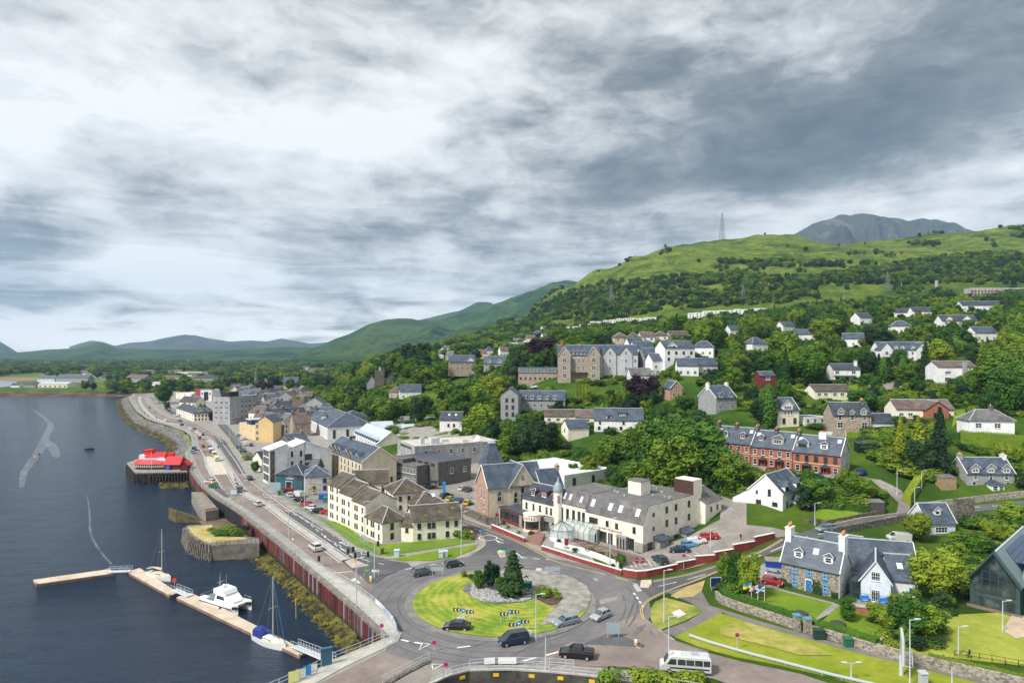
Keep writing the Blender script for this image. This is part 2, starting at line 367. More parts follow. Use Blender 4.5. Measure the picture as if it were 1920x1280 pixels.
WPT=paint('white_paint',(.80,.80,.80));REDP=paint('red_paint',(.62,.02,.02));WOODB=mat('wood_brown',(.16,.08,.04),(.24,.13,.07),1.0,.8)
CONC=mat('concrete',(.34,.33,.30),(.46,.44,.40),.5,.9,streak=.2)
# == windows
_WM={}
def wmesh(w,h,style,near):
 k=(round(w,2),round(h,2),style,near)
 if k in _WM:return _WM[k]
 fm={'w':WF,'d':DF,'b':BF,'m':RF}[style[0]];t=.07 if w<1.4 else .09
 if style[0]=='b':t=.2
 m=MB();dp=-.07
 m.box(-w/2,dp,0,-w/2+t,.05,h);m.box(w/2-t,dp,0,w/2,.05,h)
 m.box(-w/2+t,dp,0,w/2-t,.05,t);m.box(-w/2+t,dp,h-t,w/2-t,.05,h)
 g=WF if style[0]=='b' else fm
 n=max(1,round(w/.8));m.cur=1
 for i in range(1,n):m.box(-w/2+w*i/n-.03,dp+.02,t,-w/2+w*i/n+.03,.04,h-t)
 if h>.9:m.box(-w/2+t,dp+.03,h*.5-.03,w/2-t,.03,h*.5+.03)
 if 's' in style:
  for i in range(1,4):m.box(-w/2+w*i/4-.02,dp+.025,t,-w/2+w*i/4+.02,.035,h-t)
  for i in(1,3,5):m.box(-w/2+t,dp+.027,h*i/6-.02,w/2-t,.033,h*i/6+.02)
 m.cur=0;m.box(-w/2-.08,-.16,-.09,w/2+.08,.05,-.004)
 pa=MB();pa.add([(-w/2+t,-.015,t),(w/2-t,-.015,t),(w/2-t,-.015,h-t),(-w/2+t,-.015,h-t)],[(0,1,2,3)])
 if near:r=(m.mesh('window',[fm,g]),pa.mesh('pane',GLASS))
 else:
  m.cur=2;m.add(pa.v,pa.f,2);r=(m.mesh('window',[fm,g,GLASS]),None)
 _WM[k]=r;return r
def addw(root,x,y,z,w,h,rz=0,style='w',near=1):
 fm,pm=wmesh(w,h,style,near)
 o=link('window',fm,root,(x,y,z),rz)
 if pm:link('pane',pm,o)
 return o
# == buildings
def bld(name,label,cat,C,yaw,w,d,h,roof='gx',rh=None,wm=WHITE,rm=SLATE,wins=(),chim=(),dorm=(),door=(),group=None,over=.35,rake=0,style='w',foot=4,rfrac=.5,cap=1,sky=(),plinth=None):
 C=Vec(C);near=C.y<330;rh=rh if rh is not None else d*.4
 root=empty(name,C,yaw,label,cat,group)
 x0,x1=-w/2,w/2;m=MB();yr=d*rfrac
 if roof=='gx':
  for x,fl in((x0,0),(x1,1)):
   pts=[(x,0,-foot),(x,d,-foot),(x,d,h),(x,yr,h+rh),(x,0,h)]
   m.add(pts,[(0,1,2,3,4)if fl else(4,3,2,1,0)])
  m.add([(x0,0,-foot),(x1,0,-foot),(x1,0,h),(x0,0,h)],[(0,1,2,3)]);m.add([(x0,d,-foot),(x1,d,-foot),(x1,d,h),(x0,d,h)],[(3,2,1,0)])
 elif roof=='gy':
  for y,fl in((0,1),(d,0)):
   pts=[(x0,y,-foot),(x1,y,-foot),(x1,y,h),(x0+w*rfrac,y,h+rh),(x0,y,h)]
   m.add(pts,[(0,1,2,3,4)if fl else(4,3,2,1,0)])
  m.add([(x0,0,-foot),(x0,d,-foot),(x0,d,h),(x0,0,h)],[(3,2,1,0)]);m.add([(x1,0,-foot),(x1,d,-foot),(x1,d,h),(x1,0,h)],[(0,1,2,3)])
 elif roof=='mono':
  m.add([(x0,0,-foot),(x1,0,-foot),(x1,d,-foot),(x0,d,-foot),(x0,0,h+rh),(x1,0,h),(x1,d,h),(x0,d,h+rh)],[(0,1,5,4),(1,2,6,5),(2,3,7,6),(3,0,4,7),(4,5,6,7)])
 else:m.box(x0,0,-foot,x1,d,h)
 wo=m.out('wall',wm,root)
 r=MB();o=over;th=.16
 def panel(ps):
  n_=(Vec(ps[1])-Vec(ps[0])).cross(Vec(ps[2])-Vec(ps[0])).normalized()
  if n_.z<0:n_=-n_;ps=ps[::-1]
  lo=[Vec(p)+n_*.02 for p in ps];hi=[p+n_*th for p in lo];k=len(ps)
  r.add(lo+hi,[tuple(range(k))[::-1],tuple(range(k,2*k))]+[(i,(i+1)%k,k+(i+1)%k,k+i)for i in range(k)])
 if roof=='gx':
  s1=rh/yr;s2=rh/(d-yr);ox=min(o,.25)
  panel([(x0-ox,-o,h-o*s1),(x1+ox,-o,h-o*s1),(x1+ox,yr,h+rh),(x0-ox,yr,h+rh)])
  panel([(x1+ox,d+o,h-o*s2),(x0-ox,d+o,h-o*s2),(x0-ox,yr,h+rh),(x1+ox,yr,h+rh)])
  if cap:r.box(x0-ox,yr-.15,h+rh+.1,x1+ox,yr+.15,h+rh+.28,1)
  if rake:
   for x in(x0-ox-.06,x1+ox-.1):
    for ya,yb,sg in((-o,yr,s1),(d+o,yr,s2)):
     za=h-o*sg;r.add([(x,ya,za+.0),(x+.16,ya,za),(x+.16,yb,h+rh),(x,yb,h+rh),(x,ya,za+.3),(x+.16,ya,za+.3),(x+.16,yb,h+rh+.3),(x,yb,h+rh+.3)],[(0,3,2,1),(4,5,6,7),(0,1,5,4),(1,2,6,5),(2,3,7,6),(3,0,4,7)],2)
  def rz_(x,y):return h+(rh*y/yr if y<yr else rh*(d-y)/(d-yr))
 elif roof=='gy':
  xr=x0+w*rfrac;s1=rh/(w*rfrac);s2=rh/(w*(1-rfrac));oy=min(o,.3)
  panel([(x0-o,d+oy,h-o*s1),(x0-o,-oy,h-o*s1),(xr,-oy,h+rh),(xr,d+oy,h+rh)])
  panel([(x1+o,-oy,h-o*s2),(x1+o,d+oy,h-o*s2),(xr,d+oy,h+rh),(xr,-oy,h+rh)])
  if cap:r.box(xr-.15,-oy,h+rh+.1,xr+.15,d+oy,h+rh+.28,1)
  if rake:
   for y in(-oy-.06,):
    for xa,sg in((x0-o,s1),(x1+o,s2)):
     za=h-o*sg
     r.add([(xa,y,za),(xr,y,h+rh),(xr,y,h+rh+.3),(xa,y,za+.3),(xa,y+.16,za),(xr,y+.16,h+rh),(xr,y+.16,h+rh+.3),(xa,y+.16,za+.3)],[(0,1,2,3),(7,6,5,4),(0,4,5,1),(3,2,6,7)],2)
  def rz_(x,y):return h+rh*(1-abs(x-xr)/(w/2))
 elif roof=='hip':
  i=min(w,d)/2
  if w>=d:
   a,c=(x0+i,d/2,h+rh),(x1-i,d/2,h+rh)
   e=[(x0-o,-o,h-o*rh/i),(x1+o,-o,h-o*rh/i),(x1+o,d+o,h-o*rh/i),(x0-o,d+o,h-o*rh/i)]
   panel([e[0],e[1],c,a]);panel([e[2],e[3],a,c]);panel([e[1],e[2],c]);panel([e[3],e[0],a])
   hips=[(e[0],a),(e[3],a),(e[1],c),(e[2],c),(a,c)]
  else:
   a,c=(0,i,h+rh),(0,d-i,h+rh)
   e=[(x0-o,-o,h-o*rh/i),(x1+o,-o,h-o*rh/i),(x1+o,d+o,h-o*rh/i),(x0-o,d+o,h-o*rh/i)]
   panel([e[1],e[2],c,a]);panel([e[3],e[0],a,c]);panel([e[0],e[1],a]);panel([e[2],e[3],c])
   hips=[(e[0],a),(e[1],a),(e[2],c),(e[3],c),(a,c)]
  for p,q_ in hips:
   up=Vec((0,0,.2));r.cyl(Vec(p)+up,Vec(q_)+up,.11,n=4,mi=1)
  def rz_(x,y):return h+rh*min(1,min(y,d-y,x-x0,x1-x)/i)
 elif roof=='mono':
  panel([(x0-o,-o,h+rh+o*rh/w),(x1+o,-o,h-o*rh/w),(x1+o,d+o,h-o*rh/w),(x0-o,d+o,h+rh+o*rh/w)])
  def rz_(x,y):return h+rh*(x1-x)/w
 else:
  r.box(x0+.25,.25,h-.1,x1-.25,d-.25,h+.12)
  pr=MB();t_=.28
  for bx in((x0-.05,-.05,x1+.05,t_),(x0-.05,d-t_,x1+.05,d+.05),(x0-.05,t_,x0+t_,d-t_),(x1-t_,t_,x1+.05,d-t_)):
   pr.box(bx[0],bx[1],h-.35,bx[2],bx[3],h+(rh or .35))
  pr.out('parapet',wm,root)
  def rz_(x,y):return h+.12
 ro=r.out('roof',[rm,LEAD,WF],root)
 faces={'f':lambda u:(x0+u*w,0,0),'r':lambda u:(x1,u*d,R(90)),'l':lambda u:(x0,d-u*d,R(-90)),'b':lambda u:(x1-u*w,d,R(180))}
 for wi in wins:
  fc,z,xs,ww,wh=wi[:5];st=wi[5]if len(wi)>5 else style
  if isinstance(xs,int):xs=[(i+.5)/xs for i in range(xs)]
  for u in xs:
   X,Y,rz=faces[fc](u);addw(root,X,Y,z,ww,wh,rz,st,near)
 for dd in door:
  fc,u,dw,dh,dm=dd[:5];X,Y,rz=faces[fc](u)
  q_=MB();q_.box(-dw/2,-.08,0,dw/2,.02,dh,0);q_.box(-dw/2-.12,-.12,dh,dw/2+.12,.02,dh+.14,1)
  q_.box(-dw/2-.12,-.1,0,-dw/2,.02,dh,1);q_.box(dw/2,-.1,0,dw/2+.12,.02,dh,1);q_.box(dw*.3,-.14,dh*.45,dw*.38,-.08,dh*.52,1)
  link('door',q_.mesh('door',[dm,WF]),root,(X,Y,dd[5]if len(dd)>5 else 0),rz)
 for ch in chim:
  u,v,cw,cd,chh=ch[:5];cm=ch[5]if len(ch)>5 else wm;X=x0+u*w;Y=v*d;zt=rz_(X,Y)+chh
  q_=MB();q_.box(X-cw/2,Y-cd/2,rz_(X,Y)-1.6,X+cw/2,Y+cd/2,zt-.2);q_.box(X-cw/2-.08,Y-cd/2-.08,zt-.2,X+cw/2+.08,Y+cd/2+.08,zt)
  co=q_.out('chimney',cm,ro)
  q_=MB();n=max(1,int(max(cw,cd)/.5))
  for i in range(n):
   t_=(i+.5)/n-.5;px_,py_=(X+t_*cw*.9,Y)if cw>=cd else(X,Y+t_*cd*.9)
   q_.cyl((px_,py_,zt),(px_,py_,zt+.55),.16,.12,7)
  q_.out('chimney_pot',CLAY,root)
 for dm_ in dorm:
  dormer(ro,near,dm_[0]*w,dm_[1],dm_[2],dm_[3]if len(dm_)>3 else 'g',h,rh,yr,dm_[4]if len(dm_)>4 else wm,rm,dm_[5]if len(dm_)>5 else style,dm_[6]if len(dm_)>6 else .18)
 for u,v in sky:
  X=x0+u*w;Y=v*yr;Z=rz_(X,Y);a=atan2(rh,yr)
  q_=MB();q_.M=Matrix.Translation((X,Y,Z))@Matrix.Rotation(a,4,'X');q_.box(-.5,0,.16,.5,1.3,.28,0);q_.box(-.42,.08,.28,.42,1.22,.3,1)
  q_.out('rooflight',[WF,paint('rooflight_glass',(.55,.62,.70),.15)],ro)
 if plinth:
  q_=MB();q_.box(x0-.06,-.06,-foot,x1+.06,d+.06,plinth[0]);q_.out('plinth',plinth[1],root)
 BFOOT.append((C.x,C.y,C.z,yaw,w,d,h,rh));return root
def dormer(parent,near,X,dw,dh,kind,h,rh,yr,wm,rm,style,fy):
 y0=fy*yr;zb=h+rh*fy+.05;s=rh/yr;gh=dw*.42 if kind=='g' else(.12 if kind=='s' else dw*.3)
 yb=min(yr,y0+dh/s);m=MB();a,c=X-dw/2,X+dw/2;zt=zb+dh
 m.add([(a,y0,zb-.3),(c,y0,zb-.3),(c,y0,zt),(a,y0,zt),(a,yb,zt),(c,yb,zt),(a,y0,zb-.3),(c,y0,zb-.3)],[(0,1,2,3),(0,3,4),(1,5,2)],0)
 if kind=='g':
  yg=min(yr,y0+(dh+gh)/s);m.add([(a,y0,zt),(c,y0,zt),(X,y0,zt+gh)],[(0,1,2)],0)
  for sx in(-1,1):
   e=X+sx*(dw/2+.18);ze=zt-.12
   m.add([(e,y0-.25,ze),(X,y0-.25,zt+gh+.06),(X,yg,zt+gh+.06),(e,yb,ze),(e,y0-.25,ze+.14),(X,y0-.25,zt+gh+.22),(X,yg,zt+gh+.22),(e,yb,ze+.14)],[(0,1,2,3),(4,5,6,7),(0,1,5,4),(0,3,7,4)],1)
   m.add([(e,y0-.28,ze),(X,y0-.28,zt+gh+.06),(X,y0-.28,zt+gh+.24),(e,y0-.28,ze+.18)],[(0,1,2,3)],2)
 elif kind=='h':
  yg=min(yr,y0+(dh+gh)/s);p=(X,min(y0+dw/2,yg-.2),zt+gh);q_=(X,yg,zt+gh);o=.18
  A,B_,Cc,Dd=(a-o,y0-o,zt),(c+o,y0-o,zt),(c+o,yb,zt),(a-o,yb,zt)
  m.add([A,B_,Cc,Dd,p,q_],[(0,1,4),(1,2,5,4),(3,0,4,5)],1)
  for e in(A,B_):m.cyl(e,p,.07,n=4,mi=2)
 else:
  m.add([(a-.15,y0-.25,zt),(c+.15,y0-.25,zt),(c+.15,min(yb+.3,yr),zt+gh),(a-.15,min(yb+.3,yr),zt+gh),(a-.15,y0-.25,zt+.18),(c+.15,y0-.25,zt+.18),(c+.15,min(yb+.3,yr),zt+gh+.18),(a-.15,min(yb+.3,yr),zt+gh+.18)],[(0,3,2,1),(4,5,6,7),(0,1,5,4),(1,2,6,5),(3,0,4,7)],1)
 o=m.out('dormer',[wm,rm,WF],parent)
 fm,pm=wmesh(dw*.66,dh*.72,style,0);link('window',fm,o,(X,y0,zb+dh*.12))
 return o
BFOOT=[]
def AB(a,b_,z=None):
 if z is not None:A=Vec((*G(*a,z),z));B=Vec((*G(*b_,z),z))
 else:A,B=a,b_
 dv=B-A;return(A+B)/2,atan2(dv.y,dv.x),Vec((dv.x,dv.y)).length
def stext(body,size,m,parent=None,loc=(0,0,0),rz=0,tilt=90,ext=.02,align='CENTER',name='lettering'):
 cu=bpy.data.curves.new('lettering','FONT');cu.body=body;cu.size=size;cu.extrude=ext;cu.align_x=align;cu.resolution_u=2
 t=bpy.data.objects.new('t',cu);COL.objects.link(t);dg=bpy.context.evaluated_depsgraph_get()
 me=bpy.data.meshes.new_from_object(t.evaluated_get(dg));bpy.data.objects.remove(t);me.materials.clear();me.materials.append(m)
 o=link(name,me,parent,loc);o.rotation_euler=(R(tilt),0,rz);return o
# == trees
def leafmat(name,ramp,rough=.75,nscale=.35):
 m,bb,p=newmat(name)
 sv(p,'Roughness',rough);sv(p,'Specular IOR Level',.25)
 oi=bb.n('ShaderNodeObjectInfo');ge=bb.n('ShaderNodeNewGeometry')
 f=bb.m('ADD',bb.m('MULTIPLY',oi.outputs['Random'],.62),bb.m('MULTIPLY',bb.noise(ge.outputs['Position'],nscale,4,.7),.7))
 f=bb.m('SUBTRACT',f,.16)
 c=bb.ramp(f,ramp);c2=bb.mix(bb.noise(ge.outputs['Position'],2.4,2,.6),(.62,.62,.62),(1.4,1.4,1.35))
 bb.link(bb.mix(1.0,c,c2,'MULTIPLY'),p.inputs['Base Color'])
 MAT[name]=m;return m
LEAF=leafmat('leaf_broad',[(.05,(.014,.050,.010)),(.3,(.030,.090,.010)),(.5,(.050,.125,.010)),(.7,(.095,.165,.010)),(.95,(.17,.20,.014))])
LEAFL=leafmat('leaf_light',[(.05,(.07,.15,.012)),(.5,(.13,.21,.014)),(.95,(.22,.26,.018))])
LEAFD=leafmat('leaf_dark',[(.05,(.007,.026,.012)),(.5,(.016,.050,.014)),(.95,(.036,.078,.014))])
LEAFP=leafmat('leaf_purple',[(.05,(.016,.007,.014)),(.95,(.045,.02,.032))])
LEAFG=leafmat('conifer_golden',[(.05,(.10,.17,.012)),(.95,(.25,.30,.02))])
BARK=mat('bark',(.07,.055,.04),(.14,.11,.085),2.0,.9)
def ql(v,f,c,nrm,s,rnd):
 nrm=nrm.normalized();x=nrm.orthogonal().normalized();x.rotate(Matrix.Rotation(rnd.random()*6.28,3,nrm));y=nrm.cross(x)
 o=len(v);e=s*(.6+.8*rnd.random());g=s*(.6+.8*rnd.random())
 v+=[tuple(c-x*e),tuple(c-y*g+nrm*s*.15),tuple(c+x*e),tuple(c+y*g-nrm*s*.15)];f.append((o,o+1,o+2,o+3))
def broad_crown(seed,n=1500,wide=.36,low=.24,lobes=13,leaf=.019):
 rnd=random.Random(seed);L=[]
 for i in range(lobes):
  a=i*2.4+rnd.random();t=(i+.5)/lobes;z=low+.12+t*(.86-low-.08)
  rr=wide*.62*sin(pi*min(1,.22+.78*(1-t)))*(.7+.5*rnd.random())
  L.append((Vec((cos(a)*rr,sin(a)*rr,z)),wide*(.34+.25*rnd.random())*(1.12-.35*t)))
 L.append((Vec((0,0,.55)),wide*.62));v,f=[],[]
 for c,r in L:
  o=len(v);k=6
  for z_,q_ in((-.78,.5),(-.1,.86),(.55,.66)):
   for i in range(k):
    a=6.283*i/k+z_;v.append((c.x+cos(a)*r*q_,c.y+sin(a)*r*q_,c.z+r*z_*.86))
  v.append(tuple(c+Vec((0,0,r*.82))));v.append(tuple(c-Vec((0,0,r*.8))))
  for row in(0,1):
   for i in range(k):f.append((o+row*k+i,o+row*k+(i+1)%k,o+row*k+k+(i+1)%k,o+row*k+k+i))
  for i in range(k):f.append((o+2*k+i,o+2*k+(i+1)%k,o+3*k));f.append((o+(i+1)%k,o+i,o+3*k+1))
 wt=[r*r for _,r in L]
 for _ in range(n):
  c,r=rnd.choices(L,wt)[0];d=Vec((rnd.gauss(0,1),rnd.gauss(0,1),rnd.gauss(.15,1))).normalized()
  p=c+d*r*(.78+.50*rnd.random()**2)
  if p.z<low:continue
  nr=d+Vec((rnd.gauss(0,.55),rnd.gauss(0,.55),rnd.gauss(.25,.5)));ql(v,f,p,nr,leaf,rnd)
 return v,f
def cone_crown(seed,n=1300,wide=.2,low=.08,leaf=.02,power=1.0,ragged=.35,layers=None):
 rnd=random.Random(seed);v,f=[],[]
 k=7;o=0
 for z_,q_ in((low,.35),(low+.1,.72),(.5,.5),(.8,.2)):
  for i in range(k):
   a=6.283*i/k+z_*3;v.append((cos(a)*wide*q_*.85,sin(a)*wide*q_*.85,z_))
 v.append((0,0,.97))
 for row in range(3):
  for i in range(k):f.append((row*k+i,row*k+(i+1)%k,row*k+k+(i+1)%k,row*k+k+i))
 for i in range(k):f.append((3*k+i,3*k+(i+1)%k,4*k))
 arms=[1-ragged*rnd.random()for _ in range(64)]
 for _ in range(n):
  t=rnd.random()**1.35;z=low+t*(1-low);a=rnd.random()*6.283
  if layers:z=low+(1-low)*(floor(t*layers)+rnd.random()**2*.55)/layers
  rr=wide*(1-(z-low)/(1-low))**power*arms[int(a*3+z*20)%64]*(min(1,(z-low)*7+.5))+.006
  q_=rnd.random()**.45;p=Vec((cos(a)*rr*q_,sin(a)*rr*q_,z-rr*q_*.18))
  ql(v,f,p,Vec((cos(a)*.6,sin(a)*.6,.75))+Vec((rnd.gauss(0,.3),rnd.gauss(0,.3),rnd.gauss(0,.3))),leaf,rnd)
 return v,f
def col_crown(seed,n=900,wide=.13):
 rnd=random.Random(seed);v,f=[],[];k=7
 def rad(z):return wide*sin(pi*min(1,max(.02,z*.86+.13)))**.55
 zs=(.03,.25,.5,.75,.93)
 for z_ in zs:
  for i in range(k):
   a=6.283*i/k;v.append((cos(a)*rad(z_)*.9,sin(a)*rad(z_)*.9,z_))
 for row in range(4):
  for i in range(k):f.append((row*k+i,row*k+(i+1)%k,row*k+k+(i+1)%k,row*k+k+i))
 for _ in range(n):
  z=.02+.98*rnd.random();a=rnd.random()*6.283;r=rad(z)*(.9+.2*rnd.random())
  ql(v,f,Vec((cos(a)*r,sin(a)*r,z)),Vec((cos(a),sin(a),.5)),.02,rnd)
 return v,f
def mk(vf,name,m):
 me=bpy.data.meshes.new(name);me.from_pydata(vf[0],[],vf[1]);me.materials.append(m);me.update();return me
def trunk_mesh(seed,r=.022,h=.62,limbs=5):
 rnd=random.Random(seed);m=MB().cyl((0,0,-.04),(0,0,h*.5),r,r*.7,7).cyl((0,0,h*.5),(.01,0,h),r*.7,r*.25,6)
 for i in range(limbs):
  a=i*6.283/limbs+rnd.random();z=h*(.42+.1*i/limbs+.1*rnd.random());L=.2+.08*rnd.random()
  m.cyl((0,0,z),(cos(a)*L,sin(a)*L,z+.2),r*.42,r*.14,5)
 return m.mesh('trunk',BARK)
_b=[broad_crown(s,2600,w_,lo,lb)for s,w_,lo,lb in((1,.38,.2,13),(2,.33,.16,12),(3,.42,.2,15),(4,.36,.12,14),(5,.30,.14,11),(6,.45,.22,16))]
_c=[cone_crown(21,1700,.21,.05,.017,.9,.45,16),cone_crown(22,1500,.26,.1,.02,.75,.6,12),cone_crown(23,1300,.17,.03,.016,.8,.2)]
_k=[col_crown(31),col_crown(32,900,.17)]
CR={'broad':[mk(x,'crown',LEAF)for x in _b],'light':[mk(x,'crown',LEAFL)for x in _b[:3]],'dark':[mk(x,'crown',LEAFD)for x in _b[1:4]],'purple':[mk(x,'crown',LEAFP)for x in _b[2:4]],'conifer':[mk(x,'crown',LEAFD)for x in _c],'golden':[mk(_c[2],'crown',LEAFG)],'column':[mk(x,'crown',LEAF)for x in _k],'pine':[mk(cone_crown(24,1100,.27,.34,.026,.5,.7,9),'crown',LEAFD)]}
TRK=[trunk_mesh(1),trunk_mesh(2,.026,.58),trunk_mesh(3,.018,.66)];TRKC=[trunk_mesh(9,.018,.9,0)]
KNAME={'broad':'broadleaf_tree','light':'broadleaf_tree','dark':'broadleaf_tree','purple':'copper_beech','conifer':'conifer_tree','golden':'golden_conifer','column':'columnar_tree','pine':'pine_tree'}
TREES=[]
def tree(kind,loc,h,w=1.0,label=None,group=None,v=None,name=None):
 cs=CR[kind];me=cs[random.randrange(len(cs))if v is None else v%len(cs)]
 r=empty(name or KNAME[kind],loc,random.random()*6.28)
 if label:tag(r,label,'tree',group)
 r.scale=(h*w,h*w,h)
 link('crown',me,r);link('trunk',TRKC[0]if kind in('conifer','golden','column','pine')else random.choice(TRK),r)
 TREES.append((r,kind,label));return r
def bush_crown(seed,n=420):
 rnd=random.Random(seed);v,f=[],[];L=[(Vec((rnd.uniform(-.22,.22),rnd.uniform(-.22,.22),.4+rnd.uniform(-.06,.08))),.3+.1*rnd.random())for _ in range(5)]
 for _ in range(n):
  c,r=rnd.choice(L);d=Vec((rnd.gauss(0,1),rnd.gauss(0,1),rnd.gauss(.2,1))).normalized();p=c+d*r*(.7+.4*rnd.random())
  if p.z<0:p.z=rnd.random()*.3
  ql(v,f,p,d+Vec((0,0,.4)),.055,rnd)
 return v,f
_bs=[bush_crown(41),bush_crown(42),bush_crown(43)]
BU={k:[mk(x,'foliage',m)for x in _bs]for k,m in(('broad',LEAF),('light',LEAFL),('dark',LEAFD),('purple',LEAFP))}
def bush(kind,loc,w,h,label=None,group=None,name='bush',cat='bush'):
 o=link(name,random.choice(BU[kind]),None,loc,random.random()*6.28);o.scale=(w,w,h)
 if label:tag(o,label,cat,group)
 return o
def hedge(name,pts,wd,ht,m=LEAF,label=None,cat='hedge',zf=None,dens=26):
 rnd=random.Random(len(pts)+int(ht*10));P=[Vec((*p[:2],0))for p in pts];v,f=[],[];mb=MB()
 L=offl(P,wd/2*.86);Rr=offl(P,-wd/2*.86)
 zs=[(zf(p.x,p.y)if zf else 0.0)for p in P]
 for i in range(len(P)-1):
  a,b_,c,d=L[i],L[i+1],Rr[i+1],Rr[i];z0,z1=zs[i],zs[i+1]
  mb.add([(*a,z0-.6),(*b_,z1-.6),(*c,z1-.6),(*d,z0-.6),(*a,z0+ht*.93),(*b_,z1+ht*.93),(*c,z1+ht*.93),(*d,z0+ht*.93)],[(0,3,2,1),(4,5,6,7),(0,1,5,4),(1,2,6,5),(2,3,7,6),(3,0,4,7)])
  seg=(P[i+1]-P[i]);ln=seg.length;dr=seg.normalized()if ln else Vec((1,0,0));nl=Vec((-dr.y,dr.x,0))
  for _ in range(int(ln*dens*(wd+2*ht)/3)):
   t=rnd.random();s=rnd.random()*(wd+2*ht);zz=z0+(z1-z0)*t;p0=P[i]+seg*t
   if s<ht:p,nn=p0+nl*wd/2,nl;z=zz+s
   elif s<2*ht:p,nn=p0-nl*wd/2,-nl;z=zz+s-ht
   else:p,nn=p0+nl*(s-2*ht-wd/2),Vec((0,0,1));z=zz+ht
   ql(v,f,Vec((p.x,p.y,z))+nn*rnd.gauss(0,.05),nn+Vec((rnd.gauss(0,.4),rnd.gauss(0,.4),rnd.gauss(.2,.4))),.11,rnd)
 mb.add(v,f);o=mb.out(name,m)
 if label:tag(o,label,cat)
 return o
# == hillside houses: (photo px, py of the front wall's foot, distance)
def anchor(px,py,D):
 v=at(px,py,D);ANCH.append((v.x,v.y,v.z));return v
HILL={}
for nm,px,py,D in[('grand',1085,712,340),('grand_r',1160,712,343),('wing',1008,718,352),('gflats',955,784,296),('gflats_r',1015,780,306),('bung1',1055,793,286),('bung2',1110,795,282),('semi',1160,809,268),('cott',1085,815,264),('wcott',845,803,322),('beech',1210,722,332),('reds',1268,747,290),('stone1',1362,771,246),('cream1',1478,798,226),('brick1',1598,806,216),('garage',1650,806,216),('brown',1735,786,216),('hipw',1860,812,192),('white2',1562,756,258),('white3',1588,716,288),('longw',1700,677,335),('flats',1795,722,262),('w3',1275,679,335),('b1',1165,641,420),('b2',1188,641,420),('b3',1215,640,420),('b4',1240,638,425),('b5',1275,638,425),('w6',1228,684,345),('w7',1322,702,320),('v1',867,695,470),('v2',928,697,455),('r1',1370,866,202),('r2',1470,874,194),('r3',1575,892,181),('gable',1452,987,156),('granite',1858,921,178),('lodge',1765,1003,155),('church',712,729,545),('ch2',745,745,470),('ch3',770,748,455),('shed',1440,716,270),('crf1',1700,596,600),('crf2',1740,594,590),('con',1800,617,430),('crf3',1845,583,560),('sch',1875,553,800),('w8',1625,607,520),('sm1',1195,662,390),('stoneh',1520,1110,126.7),('stoneh2',1640,1130,121.2),('mod',1870,1143,117.9)]:
 HILL[nm]=anchor(px,py,D)
# -- coast
WALL_PX=[(722,1197),(666,1143),(578,1068),(520,1018),(481,987),(452,964),(425,946),(402,932),(386,919),(372,905),(362,892),(355,878),(350,862),(346,850),(361,835),(357,817),(345,807),(312,796),(277,786),(257,772),(246,757),(241,747),(250,739)]
WALL=GS(WALL_PX);QUAY=GS([(722,1197),(675,1217),(625,1237),(595,1255),(550,1277),(400,1345),(0,1560)])
SHORE=[G(*p,-5)for p in[(317,857),(310,835),(295,824),(257,809),(235,795),(226,784),(219,765),(212,752)]]
SEA+=QUAY[::-1]+WALL[1:-1]+[(-345,800),(-420,815),(-640,822),(-3000,860),(-3000,20),(-60,20)]
PITP=GS([(812,1283),(845,1268),(880,1259),(950,1257),(1086,1266),(1195,1279),(1330,1300),(1500,1360),(1500,1700),(500,1700),(640,1340),(725,1290)])
def sea_mask(x,y):
 d=y*.013
 m=in_poly(x,y,SEA)|((y<790)&(in_poly(x-d,y,SEA)|in_poly(x-d*.7,y+d,SEA)));return m
def ground_mesh():
 us=np.linspace(-1.02,1.02,440);ld=np.exp(np.linspace(log(55),log(11500),460))
 U,D=np.meshgrid(us,ld);X=U*D;Y=D;Z=ter(X.ravel(),Y.ravel()).reshape(X.shape)
 sm=sea_mask(X,Y);far=(Y>795)&(X<-300)
 shore=np.interp(Y,[795,822,870],[-8,-5.0,-.6])
 Z=np.where(sm&~far,-9.0,Z);Z=np.where(far&(Y<870),np.minimum(Z,shore),Z)
 Z=np.where(in_poly(X,Y-1.2,PITP)|in_poly(X,Y,PITP),-4.5,Z)
 n,m=X.shape;v=np.stack([X,Y,Z],-1).reshape(-1,3)
 idx=np.arange(n*m).reshape(n,m);f=np.stack([idx[:-1,:-1],idx[:-1,1:],idx[1:,1:],idx[1:,:-1]],-1).reshape(-1,4)
 me=bpy.data.meshes.new('ground');me.vertices.add(len(v));me.vertices.foreach_set('co',v.ravel())
 me.loops.add(len(f)*4);me.loops.foreach_set('vertex_index',f.ravel());me.polygons.add(len(f));me.polygons.foreach_set('loop_start',np.arange(0,len(f)*4,4))
 me.polygons.foreach_set('use_smooth',np.ones(len(f),bool));me.update();me.validate()
 return me
